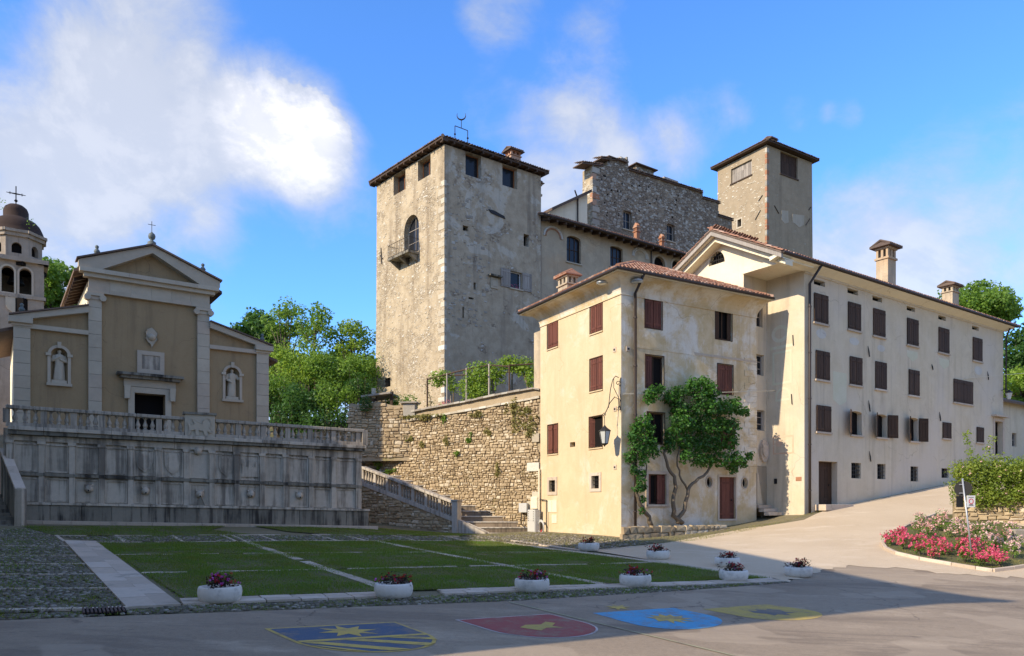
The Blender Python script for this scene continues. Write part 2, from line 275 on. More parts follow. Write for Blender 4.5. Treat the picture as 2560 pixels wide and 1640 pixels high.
def np_mesh(name, V, Fq):                    # V (n,3) array, Fq (m,k) index array
    me = bpy.data.meshes.new(name); V = np.ascontiguousarray(V, dtype=np.float32); Fq = np.ascontiguousarray(Fq, dtype=np.int32); k = Fq.shape[1]
    me.vertices.add(len(V)); me.vertices.foreach_set('co', V.ravel()); me.loops.add(Fq.size); me.loops.foreach_set('vertex_index', Fq.ravel())
    me.polygons.add(len(Fq)); me.polygons.foreach_set('loop_start', np.arange(0, Fq.size, k, dtype=np.int32))
    me.polygons.foreach_set('loop_total', np.full(len(Fq), k, dtype=np.int32)); me.update(calc_edges=True); return me

class MB:
    def __init__(s): s.v = []; s.f = []
    def add(s, pts, faces):
        b = len(s.v); s.v += [tuple(p) for p in pts]; s.f += [tuple(b + i for i in f) for f in faces]; return s
    def hexa(s, p):                          # 8 points: bottom 0-3, top 4-7
        return s.add(p, [(3, 2, 1, 0), (4, 5, 6, 7), (0, 1, 5, 4), (1, 2, 6, 5), (2, 3, 7, 6), (3, 0, 4, 7)])
    def box(s, x0, x1, y0, y1, z0, z1):
        return s.hexa([(x0, y0, z0), (x1, y0, z0), (x1, y1, z0), (x0, y1, z0), (x0, y0, z1), (x1, y0, z1), (x1, y1, z1), (x0, y1, z1)])
    def wbox(s, W, u0, u1, z0, z1, a, b, zr=0.0):   # box on a wall; zr: rise of the right end
        P = W.pt
        return s.hexa([P(u0, z0, b), P(u1, z0 + zr, b), P(u1, z0 + zr, a), P(u0, z0, a), P(u0, z1, b), P(u1, z1 + zr, b), P(u1, z1 + zr, a), P(u0, z1, a)])
    def wprism(s, W, loop, a, b):            # polygon (u,z) on a wall, extruded from offset a to b
        n = len(loop); tri = tessellate_polygon([[Vector((u, z, 0)) for u, z in loop]])
        pts = [W.pt(u, z, b) for u, z in loop] + [W.pt(u, z, a) for u, z in loop]
        fs = [t for t in tri] + [tuple(n + i for i in reversed(t)) for t in tri] + [(i, (i + 1) % n, n + (i + 1) % n, n + i) for i in range(n)]
        return s.add(pts, fs)
    def ring(s, W, loop, wd, a, b, closed=True):
        inn = inset(loop, wd); n = len(loop); P = W.pt
        pts = [P(*q, b) for q in loop] + [P(*q, b) for q in inn] + [P(*q, a) for q in loop] + [P(*q, a) for q in inn]; fs = []
        for i in range(n if closed else n - 1):
            j = (i + 1) % n
            fs += [(i, j, n + j, n + i), (n + i, n + j, 3 * n + j, 3 * n + i), (j, i, 2 * n + i, 2 * n + j), (3 * n + i, 3 * n + j, 2 * n + j, 2 * n + i)]
        return s.add(pts, fs)
    def lathe(s, c, prof, n=12, sq=None, ax=None):
        c = Vector(c); b = len(s.v); pts = []
        for r, z in prof:
            for k in range(n):
                t = 2 * math.pi * (k + 0.5) / n; pts.append((c.x + r * math.cos(t), c.y + r * math.sin(t), c.z + z))
        m = len(prof); fs = [(i * n + k, i * n + (k + 1) % n, (i + 1) * n + (k + 1) % n, (i + 1) * n + k) for i in range(m - 1) for k in range(n)]
        fs += [tuple(reversed(range(n))), tuple((m - 1) * n + k for k in range(n))]
        return s.add(pts, fs)
    def tube(s, path, rad, n=6, cap=True):
        path = [Vector(p) for p in path]; m = len(path); rad = [rad] * m if isinstance(rad, (int, float)) else rad; pts = []; up = None
        for i, p in enumerate(path):
            t = (path[min(i + 1, m - 1)] - path[max(i - 1, 0)])
            t = t.normalized() if t.length > 1e-9 else Vector((0, 0, 1))
            if up is None: up = Vector((0, 0, 1)) if abs(t.z) < 0.9 else Vector((1, 0, 0))
            a = t.cross(up).normalized(); b = a.cross(t).normalized(); up = b
            for k in range(n):
                q = 2 * math.pi * k / n; pts.append(p + (a * math.cos(q) + b * math.sin(q)) * rad[i])
        fs = [(i * n + k, i * n + (k + 1) % n, (i + 1) * n + (k + 1) % n, (i + 1) * n + k) for i in range(m - 1) for k in range(n)]
        if cap: fs += [tuple(reversed(range(n))), tuple((m - 1) * n + k for k in range(n))]
        return s.add(pts, fs)
    def poly(s, pts): return s.add(pts, [tuple(range(len(pts)))])
    def build(s, name, mat, parent=None, smooth=False, bevel=0.0):
        me = bpy.data.meshes.new(name); me.from_pydata(s.v, [], s.f); me.update()
        o = link_mesh(name, me, mat, parent, smooth)
        if bevel:
            md = o.modifiers.new('bevel', 'BEVEL'); md.width = bevel; md.segments = 2; md.limit_method = 'ANGLE'
        return o

def area2(l): return sum(l[i][0] * l[(i + 1) % len(l)][1] - l[(i + 1) % len(l)][0] * l[i][1] for i in range(len(l)))
def inset(loop, d):
    n = len(loop); sg = 1 if area2(loop) > 0 else -1; out = []
    for i in range(n):
        p0, p1, p2 = Vector(loop[i - 1]), Vector(loop[i]), Vector(loop[(i + 1) % n]); e1 = (p1 - p0); e2 = (p2 - p1)
        if e1.length < 1e-9 or e2.length < 1e-9: out.append(tuple(p1)); continue
        e1.normalize(); e2.normalize(); n1 = Vector((-e1.y, e1.x)) * sg; n2 = Vector((-e2.y, e2.x)) * sg
        b = n1 + n2; b = b / max(0.3, b.dot(n1)) if b.length > 1e-6 else n1; q = p1 + b * d; out.append((q.x, q.y))
    return out
def rectloop(r): u0, u1, z0, z1 = r; return [(u0, z0), (u1, z0), (u1, z1), (u0, z1)]
def archloop(r, rise=None, n=10):
    u0, u1, z0, z1 = r; c = (u0 + u1) / 2; a = (u1 - u0) / 2; rise = a if rise is None else rise; zs = z1 - rise
    return [(u0, z0), (u1, z0)] + [(c + a * math.cos(math.pi * k / n), zs + rise * math.sin(math.pi * k / n)) for k in range(n + 1)]
def ovalloop(r, n=16):
    u0, u1, z0, z1 = r; return [((u0 + u1) / 2 + (u1 - u0) / 2 * math.cos(2 * math.pi * k / n), (z0 + z1) / 2 + (z1 - z0) / 2 * math.sin(2 * math.pi * k / n)) for k in range(n)]

class Wall:                                  # vertical plane: origin and direction in plan, outward normal towards the square
    def __init__(s, o, d):
        s.o = Vector((o[0], o[1])); s.d = Vector((d[0], d[1])).normalized(); s.n = Vector((s.d.y, -s.d.x))
    def pt(s, u, z, off=0.0): q = s.o + s.d * u + s.n * off; return (q.x, q.y, z)
    def uv(s, px, py=0.0):
        k = (px - CX) / F; u = (k * s.o.y - s.o.x) / (s.d.x - k * s.d.y); Y = s.o.y + u * s.d.y; return u, (HY - py) / F * Y
    def u(s, px): return s.uv(px)[0]
    def rect(s, px0, py0, px1, py1):         # top left pixel and bottom right pixel, heights read at the left edge
        u0, z1 = s.uv(px0, py0); z0 = s.uv(px0, py1)[1]; return (u0, s.u(px1), z0, z1)
    def shift(s, off): q = s.o + s.n * off; return Wall(q, s.d)
def PX(px, py, Y): return Vector(((px - CX) / F * Y, Y, (HY - py) / F * Y))

def wall_face(mb, W, outline, holes, depth, off=0.0):
    loops = [outline] + holes; tri = tessellate_polygon([[Vector((u, z, 0)) for u, z in l] for l in loops]); flat = [q for l in loops for q in l]
    fs = []
    for t in tri:
        a = area2([flat[i] for i in t]); fs.append(tuple(t) if a > 0 else tuple(reversed(t)))
    mb.add([W.pt(u, z, off) for u, z in flat], fs)
    for l in holes:
        n = len(l); mb.add([W.pt(u, z, off) for u, z in l] + [W.pt(u, z, off - depth) for u, z in l], [(i, (i + 1) % n, n + (i + 1) % n, n + i) for i in range(n)])

def plank_leaf(W, u0, u1, z0, z1, off, th, mat, bld, nm='shutter', planks=3, ledges=True):
    """A door or shutter leaf: planks as pieces on a backing frame."""
    f = MB(); f.wbox(W, u0 + .01, u1 - .01, z0 + .02, z1 - .02, off, off + th * .45); o = f.build(nm, mat, bld)
    wd = (u1 - u0) / planks
    for k in range(planks):
        MB().wbox(W, u0 + k * wd + .008, u0 + (k + 1) * wd - .008, z0, z1, off + th * .4, off + th + random.uniform(0, .008)).build('plank', mat, o)
    if ledges:
        for fz in (.12, .86): MB().wbox(W, u0 + .02, u1 - .02, z0 + (z1 - z0) * fz - .05, z0 + (z1 - z0) * fz + .05, off + th, off + th + .02).build('ledge', mat, o)
    return o
def leaf_open(W, u, z0, z1, width, ang, mat, bld, planks=3):
    """A shutter leaf hinged at u and swung out by ang from the wall plane."""
    h = W.pt(u, 0, 0.03); d = W.d * math.cos(ang) + W.n * math.sin(ang); W2 = Wall((h[0], h[1]), d)
    return plank_leaf(W2, 0.0, width, z0, z1, 0.0, 0.045, mat, bld, 'shutter', planks)

def opening(W, bld, r, kind='glass', depth=0.22, loop=None, frame=None, wood=None, sill=None, surround=None, sur_w=0.16, bars=(1, 1), off=0.0, planks=3, gap=0.0):
    u0, u1, z0, z1 = r; loop = loop or rectloop(r); wood = wood or M.dark_wood; win = None
    if kind in ('glass', 'open', 'bars'):
        win = MB().wprism(W, loop, off - depth - .03, off - depth + .012).build('window', M.glass if kind == 'glass' else M.dark, bld)
        if frame:
            MB().ring(W, loop, 0.075, off - depth + .013, off - depth + .075).build('frame', frame, win)
            q = MB()
            for k in range(1, bars[0] + 1): c = u0 + (u1 - u0) * k / (bars[0] + 1); q.wbox(W, c - .028, c + .028, z0 + .05, z1 - .05, off - depth + .014, off - depth + .06)
            for k in range(1, bars[1] + 1): c = z0 + (z1 - z0) * k / (bars[1] + 1); q.wbox(W, u0 + .05, u1 - .05, c - .022, c + .022, off - depth + .015, off - depth + .053)
            if q.v: q.build('glazing_bar', frame, win)
        if kind == 'bars':
            q = MB(); nu = max(2, int((u1 - u0) / .16)); nz = max(2, int((z1 - z0) / .2))
            for k in range(1, nu): c = u0 + (u1 - u0) * k / nu; q.wbox(W, c - .014, c + .014, z0, z1, off - .10, off - .072)
            for k in range(1, nz): c = z0 + (z1 - z0) * k / nz; q.wbox(W, u0, u1, c - .014, c + .014, off - .112, off - .06)
            q.build('grille', M.iron, win)
    elif kind == 'shut':                      # a pair of closed leaves in the opening
        c = (u0 + u1) / 2
        plank_leaf(W, u0 + .02, c - .01 - gap, z0 + .02, z1 - .02, off - .07, .05, wood, bld, 'shutter', planks)
        plank_leaf(W, c + .01 + gap, u1 - .02, z0 + .02, z1 - .02, off - .07, .05, wood, bld, 'shutter', planks)
        win = MB().wprism(W, loop, off - depth - .03, off - depth).build('window', M.dark, bld)
    elif kind == 'proud':                     # closed leaves that lie over the wall face
        c = (u0 + u1) / 2
        plank_leaf(W, u0 - .03, c - .008, z0 - .02, z1 + .02, off + .012, .05, wood, bld, 'shutter', planks)
        plank_leaf(W, c + .008, u1 + .03, z0 - .02, z1 + .02, off + .012, .05, wood, bld, 'shutter', planks)
        win = MB().wprism(W, loop, off - depth - .03, off - depth).build('window', M.dark, bld)
    elif kind == 'door':
        win = plank_leaf(W, u0, u1, z0, z1, off - depth, .06, wood, bld, 'door', planks, True)
        MB().lathe(W.pt(u0 + (u1 - u0) * .82, z0 + (z1 - z0) * .45, off - depth + .11), [(.012, -.05), (.035, -.03), (.035, .03), (.012, .05)], 8).build('handle', M.iron, win)
    if sill and win: MB().wbox(W, u0 - .1, u1 + .1, z0 - .11, z0 - .005, off - .05, off + .11).build('sill', sill, win)
    if surround and win: MB().ring(W, inset(loop, -sur_w), sur_w - .004, off - .02, off + .045).build('surround', surround, win)
    return win
def face(W, outline, ops, bld, mat, depth=0.22, off=0.0, nm='wall'):
    """A wall face with openings. ops: list of dicts with rect r and options for opening()."""
    holes = []; todo = []
    for o in ops:
        o = dict(o); r = o['r']; lp = rectloop(r)
        if o.pop('arch', False): lp = archloop(r, o.pop('rise', None))
        if o.pop('oval', False): lp = ovalloop(r)
        o['loop'] = lp; holes.append(lp); todo.append(o)
    mb = MB(); wall_face(mb, W, outline, holes, max([depth] + [o.get('depth', 0) for o in todo]) + .04, off); ob = mb.build(nm, mat, bld)
    for o in todo:
        if o.get('kind') == 'none': continue
        o.setdefault('depth', depth); opening(W, bld, off=off, **o)
    return ob

def inpoly(x, y, poly):
    c = False; n = len(poly)
    for i in range(n):
        x1, y1 = poly[i]; x2, y2 = poly[(i + 1) % n]
        if (y1 > y) != (y2 > y) and x < (x2 - x1) * (y - y1) / (y2 - y1) + x1: c = not c
    return c
def tiles(name, o, eu, ev, poly, parent, mat, pitch=0.23, length=0.42, rad=0.1, n_obj=0, jit=0.012, seg=5, lift=0.02):
    """Barrel tiles on a roof plane: o origin, eu along the eave, ev up the slope; poly in (u,v). The first n_obj rows' tiles are objects."""
    o = Vector(o); eu = Vector(eu).normalized(); ev = Vector(ev).normalized(); en = eu.cross(ev).normalized()
    if en.z < 0: en = -en
    us = [p[0] for p in poly]; vs = [p[1] for p in poly]; cells = []
    v = min(vs) + length * .5
    while v < max(vs) + length * .4:
        u = min(us) + pitch / 2
        while u < max(us):
            if inpoly(u, min(max(v, min(vs) + .01), max(vs) - .01), poly): cells.append((u, v))
            u += pitch
        v += length * .86
    def geo(mb, u, v):
        a0 = o + eu * (u + random.uniform(-jit, jit)) + ev * (v - length / 2 + random.uniform(-jit, jit) * 2) + en * (lift + random.uniform(0, jit)); a1 = a0 + ev * length - en * 0.0
        pts = []
        for q, rr, dz in ((a0, rad * 1.06, .035), (a1, rad * .9, .0)):
            for k in range(seg + 1):
                t = math.pi * k / seg; pts.append(q + eu * (rr * math.cos(t)) + en * (rr * .75 * math.sin(t) + dz))
        n = seg + 1; fs = [(k, k + 1, n + k + 1, n + k) for k in range(seg)]; fs.append(tuple(range(n)))
        mb.add(pts, fs)
    rest = MB()
    for i, (u, v) in enumerate(cells):
        if i < n_obj:
            mb = MB(); geo(mb, u, v); mb.build('tile', mat, parent)
        else: geo(rest, u, v)
    if rest.v: tag(rest.build(name, mat, parent), kind='stuff')

def leaf_cloud(P, size, up=0.35, aspect=0.62, out=None):
    """Leaf-shaped quads at points P: returns vertex and face arrays."""
    n = len(P); nr = RNG.normal(size=(n, 3)); nr[:, 2] += up * 2.2
    if out is not None: nr += out * 0.9
    nr /= np.linalg.norm(nr, axis=1)[:, None] + 1e-9; t = RNG.normal(size=(n, 3)); t -= nr * (t * nr).sum(1)[:, None]; t /= np.linalg.norm(t, axis=1)[:, None] + 1e-9
    b = np.cross(nr, t); s = size * RNG.uniform(0.6, 1.35, size=(n, 1)); V = np.empty((n, 4, 3))
    V[:, 0] = P - t * s * .5; V[:, 1] = P + b * s * aspect * .5 + nr * s * .08; V[:, 2] = P + t * s * .5; V[:, 3] = P - b * s * aspect * .5 + nr * s * .08
    return V.reshape(-1, 3), np.arange(4 * n).reshape(-1, 4)
def clump_points(clumps, per, shell=0.45):
    out = []; nor = []
    for c, r in clumps:
        r = np.array(r if hasattr(r, '__len__') else (r, r, r)); k = max(6, int(per * r[0] * r[1] ** .5 * r[2] ** .5)); d = RNG.normal(size=(k, 3)); d /= np.linalg.norm(d, axis=1)[:, None]
        q = (1 - shell * RNG.random((k, 1)) ** 1.5); lump = 1 + .18 * np.sin(d[:, :1] * 5 + c[0]) * np.cos(d[:, 1:2] * 6 + c[1]) + .12 * np.sin(d[:, 2:] * 9 + c[2])
        out.append(np.array(c) + d * q * r * lump); nor.append(d)
    return np.concatenate(out), np.concatenate(nor)
def leaves(name, clumps, per, size, mat, parent, up=0.35, shell=0.45, aspect=0.62):
    P, N = clump_points(clumps, per, shell); V, Fq = leaf_cloud(P, size, up, aspect, N)
    return link_mesh(name, np_mesh(name, V, Fq), mat, parent)
def tree(name, label, base, height, rx, rz, mat, seed, leaf=0.28, nclump=54, per=210, trunk_r=0.25, lean=(0, 0), group=None, hang=0.0, low=0.25):
    """Trunk with limbs that end in leaf clumps."""
    rs = random.Random(seed); base = Vector(base); t = thing(name, base, label, 'tree', group); top = base + Vector((lean[0], lean[1], height))
    cc = base + Vector((lean[0] * .7, lean[1] * .7, height - rz)); cl = []
    for i in range(nclump):
        while True:
            q = Vector((rs.uniform(-1, 1), rs.uniform(-1, 1), rs.uniform(-1, 1)))
            if 0.25 < q.length < 1: break
        if q.z < -low and rs.random() < .5: q.z = abs(q.z)
        k = rs.uniform(.20, .38); cl.append((cc + Vector((q.x * rx * .82, q.y * rx * .82, q.z * rz * .84)), (rx * k, rx * k, rx * k * rs.uniform(.6, .9))))
    mb = MB(); fork = cc - Vector((0, 0, rz * .75)); mb.tube([base - Vector((0, 0, .4)), base.lerp(fork, .5) + Vector((rs.uniform(-.15, .15), 0, 0)), fork, cc + Vector((0, 0, rz * .3))], [trunk_r * 1.3, trunk_r, trunk_r * .8, trunk_r * .25], 8)
    for c, r in cl[::2]:
        a = fork.lerp(cc, rs.uniform(0, .9)); mid = a.lerp(Vector(c), .5) + Vector((0, 0, -.1 * (Vector(c) - a).length)); mb.tube([a, mid, Vector(c)], [trunk_r * .4, trunk_r * .22, trunk_r * .06], 5)
    mb.build('trunk', M.bark, t, True); leaves('crown', cl, per, leaf, mat, t)
    return t
# ================================================================== terrain
def plane_h(X, Y): return .0315 * Y - .041 * X - 2.87
_ctl = [(-22.8, 34.9, -.70), (-8.8, 44.5, -1.14), (-3.5, 46, -1.60), (1.4, 45.5, -1.46), (5.46, 38, -1.52), (13.8, 42.9, -.80), (16.1, 41.9, -.42), (23.2, 47, .62), (30.4, 52, 1.64), (36.3, 56.2, 2.4),
        (20.7, 35.4, -1.35), (16, 33, -1.72), (17.7, 28, -2.43), (26, 40, -.35), (35, 45.5, 1.1), (9.8, 36, -1.62), (2, 34, -1.90), (-5, 36, -1.52), (-15, 30, -1.31), (10, 26, -2.46), (0, 24, -2.11), (22, 24, -2.9), (-14, 22, -1.6),
        (45, 60, 3.2), (60, 40, 2.0), (50, 90, 5.0), (10, 60, 0.6), (-40, 40, .2), (-40, 70, .8), (0, 90, 1.0), (60, 20, -2.0), (-50, 20, -.2)]
_C = np.array(_ctl); _res = _C[:, 2] - plane_h(_C[:, 0], _C[:, 1])
def _U(r2): return np.where(r2 > 1e-9, r2 * np.log(np.maximum(r2, 1e-9)) * .5, 0)
_n = len(_C); _K = _U(((_C[:, None, :2] - _C[None, :, :2]) ** 2).sum(2)) + np.eye(_n) * 2.0
_Pm = np.c_[np.ones(_n), _C[:, :2]]; _A = np.block([[_K, _Pm], [_Pm.T, np.zeros((3, 3))]]); _wt = np.linalg.solve(_A, np.r_[_res, 0, 0, 0])
def H(X, Y):
    X = np.asarray(X, float); Y = np.asarray(Y, float); sh = X.shape; x = np.clip(X.ravel(), -55, 65); y = np.clip(Y.ravel(), -60, 95); q = np.c_[x, y]
    e = _U(((q[:, None] - _C[None, :, :2]) ** 2).sum(2)) @ _wt[:_n] + np.c_[np.ones(len(q)), q] @ _wt[_n:]
    m = np.clip((y - 20) / 12, 0, 1); m = m * m * (3 - 2 * m); xx = np.clip(x, -40, 45); return (plane_h(xx, y) + e * m).reshape(sh)
def h1(X, Y): return float(H(np.array([X]), np.array([Y]))[0])
def onground(px, py, lift=0.0):
    """World point where the sight line of a pixel meets the ground."""
    k = (px - CX) / F; s = (HY - py) / F; a, b = 4.0, 120.0
    Ys = np.linspace(6, 90, 400); d = s * Ys - H(k * Ys, Ys); i = np.where(d < 0)[0]
    if len(i) == 0: Y = 60.0
    else:
        j = max(1, i[0]); Y = Ys[j - 1] + (Ys[j] - Ys[j - 1]) * d[j - 1] / (d[j - 1] - d[j])
    return Vector((k * Y, Y, h1(k * Y, Y) + lift))
def gp(px, py): p = onground(px, py); return (p.x, p.y)
def drape(name, poly, lift, mat, step=0.6, parent=None):
    """A sheet over the ground inside a plan polygon: cut along a grid so that it follows the slope."""
    import bmesh
    bm = bmesh.new(); vs = [bm.verts.new((x, y, 0)) for x, y in poly]; tri = tessellate_polygon([[Vector((x, y, 0)) for x, y in poly]])
    for t in tri:
        try: bm.faces.new([vs[i] for i in t])
        except ValueError: pass
    xs = [p[0] for p in poly]; ys = [p[1] for p in poly]
    for ax, lo, hi in ((0, min(xs), max(xs)), (1, min(ys), max(ys))):
        c = math.floor(lo / step) * step + step
        while c < hi:
            no = (1, 0, 0) if ax == 0 else (0, 1, 0); co = (c, 0, 0) if ax == 0 else (0, c, 0)
            bmesh.ops.bisect_plane(bm, geom=bm.verts[:] + bm.edges[:] + bm.faces[:], plane_co=co, plane_no=no, dist=1e-5); c += step
    P = np.array([v.co[:] for v in bm.verts]); hz = H(P[:, 0], P[:, 1]) + lift
    for v, z in zip(bm.verts, hz): v.co.z = z
    for f in bm.faces:
        if f.normal.z < 0: pass
    bmesh.ops.recalc_face_normals(bm, faces=bm.faces); me = bpy.data.meshes.new(name); bm.to_mesh(me); bm.free(); me.update()
    if len(me.polygons) and me.polygons[0].normal.z < 0: me.flip_normals()
    return link_mesh(name, me, mat, parent)

def m_ground(name, c1, c2, c3, dark, grain=60.0, crack=False, bump=0.5):
    m, g = new_mat(name); v = g.coord(); big = g.noise(v, 0.16, 5, 0.6); col = g.mix(g.range(big, 0.35, 0.65), c1, c2)
    col = g.mix(g.math('MULTIPLY', g.range(g.noise(g.coord((.45, 1.2, 1)), 0.8, 7, 0.7), 0.5, 0.7), 0.7), col, c3)
    fine = g.noise(v, grain, 3, 0.8); col = g.vary(col, fine, 0.55, 1.45); sp = g.vor(v, grain * .7); col = g.mix(g.range(sp, 0.0, 0.22, 0.5, 0), col, c3)
    col = g.mix(g.math('MULTIPLY', g.range(g.noise(v, 1.7, 8, 0.75), 0.58, 0.72), 0.6), col, dark)
    if crack:
        col = g.vary(col, g.noise(v, 7.5, 5, .75), .72, 1.26); col = g.vary(col, g.noise(v, 19, 3, .8), .8, 1.2)
        pt = g.noise(g.coord((.10, .55, 1), 'Object', (3, 1, 0)), 1.0, 6, .62, .4); col = g.mix(g.math('MULTIPLY', g.range(pt, .50, .60), .45), col, dark); pl_ = g.range(g.noise(v, .28, 3, .45), .56, .575); col = g.mix(g.math('MULTIPLY', pl_, .4), col, c3); oil = g.range(g.noise(v, .9, 6, .6), .66, .74); col = g.mix(g.math('MULTIPLY', oil, .6), col, dark)
    h = g.math('ADD', fine, g.math('MULTIPLY', g.noise(v, 4, 5, 0.6), 1.2))
    if crack:
        wv = g.n.new('ShaderNodeVectorMath'); wv.operation = 'ADD'; wn = g.n.new('ShaderNodeTexNoise'); g.l.new(v, wn.inputs['Vector']); wn.inputs['Scale'].default_value = 1.1; wn.inputs['Detail'].default_value = 6
        g.l.new(v, wv.inputs[0]); g.l.new(wn.outputs['Color'], wv.inputs[1]); e = g.vor(wv.outputs[0], 0.33, 'DISTANCE_TO_EDGE')
        ck = g.math('MULTIPLY', g.range(e, 0.002, 0.009, .75, 0), g.range(g.noise(v, .35, 3, .5), .50, .58)); col = g.mix(ck, col, dark); h = g.math('SUBTRACT', h, g.math('MULTIPLY', ck, 1.0))
    return finish(m, g, col, 0.95, g.bump(h, bump, 0.012))
M.asphalt = m_ground('asphalt', (0.27, 0.208, 0.143), (0.335, 0.26, 0.18), (0.45, 0.355, 0.25), (0.16, 0.122, 0.088), 55, True)
M.gravel = m_ground('gravel_street', (0.60, 0.475, 0.325), (0.54, 0.42, 0.28), (0.68, 0.56, 0.41), (0.38, 0.28, 0.175), 38, False, 0.8)
M.earth = m_ground('packed_earth', (0.20, 0.165, 0.095), (0.16, 0.145, 0.075), (0.26, 0.21, 0.135), (0.09, 0.105, 0.03), 30, False, 0.8)

# ground: one sheet out to the horizon, fine near the square
def axis(lo, hi, fine, far, n):
    a = np.arange(lo, hi + .01, fine); t = (np.linspace(0, 1, n)[1:]) ** 2.2
    return np.r_[(lo - t * far)[::-1], a, hi + t * far]
gx = axis(-30, 44, 0.6, 700, 14); gy = axis(4, 62, 0.6, 700, 14); GX, GY = np.meshgrid(gx, gy); GZ = H(GX, GY)
nx, ny = len(gx), len(gy); idx = np.arange(nx * ny).reshape(ny, nx)
q = np.stack([idx[:-1, :-1], idx[:-1, 1:], idx[1:, 1:], idx[1:, :-1]], -1).reshape(-1, 4)
tag(link_mesh('ground', np_mesh('ground', np.c_[GX.ravel(), GY.ravel(), GZ.ravel() - .03], q), M.earth, None, True), 'packed earth and gravel ground around the square', None, None, 'structure')

# roads: asphalt in front, pale gravel street climbing to the right
edge_f = [gp(x, y) for x, y in ((-60, 1553), (320, 1539), (639, 1527.5), (1280, 1502.5), (1500, 1489), (1706, 1477), (1972, 1456))]
road = [(-16, 8), (14, 8), (30, 8), (34, 20), gp(2640, 1424), gp(2400, 1420), gp(2240, 1404), gp(2120, 1398), gp(2000, 1436)] + edge_f[::-1]
tag(drape('road', road, .0, M.asphalt), 'worn grey asphalt road with painted shields in the foreground', None, None, 'structure')
def ragged(pts, step=.35, amp=.22):
    out = []; rs = random.Random(3)
    for a, b in zip(pts[:-1], pts[1:]):
        n = max(1, int((Vector(b) - Vector(a)).length / step)); d = (Vector(b) - Vector(a)).normalized(); nn = Vector((-d.y, d.x))
        for k in range(n): p = Vector(a).lerp(Vector(b), k / n) + (nn * rs.gauss(0, amp) if k or out else nn * 0); out.append((p.x, p.y))
    return out + [pts[-1]]
street = ragged([gp(1972, 1456), gp(2030, 1436), gp(2120, 1412), gp(2240, 1418), gp(2400, 1438), gp(2640, 1440)]) + [(34, 20), (36, 26), (30, 30), (38, 48), (40, 58), (36.6, 56), (30.4, 51.7), (23.2, 46.6), (18.0, 43.0), gp(2010, 1300), gp(1860, 1322), gp(1760, 1340), gp(1640, 1362), gp(1480, 1377), gp(1600, 1396), gp(1812, 1431), gp(1935, 1446)]
tag(drape('street', street, .012, M.gravel), 'pale gravel street climbing between the white house and the rose bed', None, None, 'structure')

# lawn panels: soil sheets and grass
def lerp2(a, b, t): return (a[0] + (b[0] - a[0]) * t, a[1] + (b[1] - a[1]) * t)
FL, FR, BL, BR = gp(447, 1499), gp(1925, 1447), gp(240, 1357), gp(1225, 1353)      # main lawn corners
def line_x(p1, p2, p3, p4):
    x1, y1, x2, y2, x3, y3, x4, y4 = *p1, *p2, *p3, *p4; d = (x1 - x2) * (y3 - y4) - (y1 - y2) * (x3 - x4)
    a = x1 * y2 - y1 * x2; b = x3 * y4 - y3 * x4; return ((a * (x3 - x4) - (x1 - x2) * b) / d, (a * (y3 - y4) - (y1 - y2) * b) / d)
front, back, leftl, rightl = (FL, FR), (BL, BR), (BL, FL), (BR, FR)
rows = [back, (gp(298, 1388), gp(1440, 1378)), (gp(362, 1434), gp(1620, 1407)), front]
cols = [leftl, (gp(618, 1357), gp(985, 1480)), (gp(958, 1357), gp(1520, 1464)), rightl]
node_ = [[line_x(*r, *c) for c in cols] for r in rows]
def shrink(poly, d):
    return inset(poly, d) if area2(poly) > 0 else inset(poly, d)
lawns = []
for i in range(3):
    for j in range(3):
        pl = [node_[i][j], node_[i + 1][j], node_[i + 1][j + 1], node_[i][j + 1]]; lawns.append(shrink(pl, .13))
lawns.append([gp(60, 1316), gp(130, 1338), gp(560, 1341), gp(620, 1336), gp(520, 1326), gp(560, 1316)])
lawns.append([gp(640, 1316), gp(720, 1329), gp(840, 1338), gp(1120, 1341), gp(1190, 1338), gp(1140, 1334), gp(900, 1318)])
for pl in lawns: tag(drape('lawn', pl, .016, M.soil), 'mown green lawn between stone strips', None, None, 'structure')
def scatter(poly, dens):
    xs = [p[0] for p in poly]; ys = [p[1] for p in poly]; n = int((max(xs) - min(xs)) * (max(ys) - min(ys)) * dens)
    X = RNG.uniform(min(xs), max(xs), n); Y = RNG.uniform(min(ys), max(ys), n); k = np.zeros(n, bool); m = len(poly)
    for a in range(m):
        (x1, y1), (x2, y2) = poly[a], poly[(a + 1) % m]
        if y1 == y2: continue
        k ^= ((y1 > Y) != (y2 > Y)) & (X < (x2 - x1) * (Y - y1) / (y2 - y1) + x1)
    return X[k], Y[k]
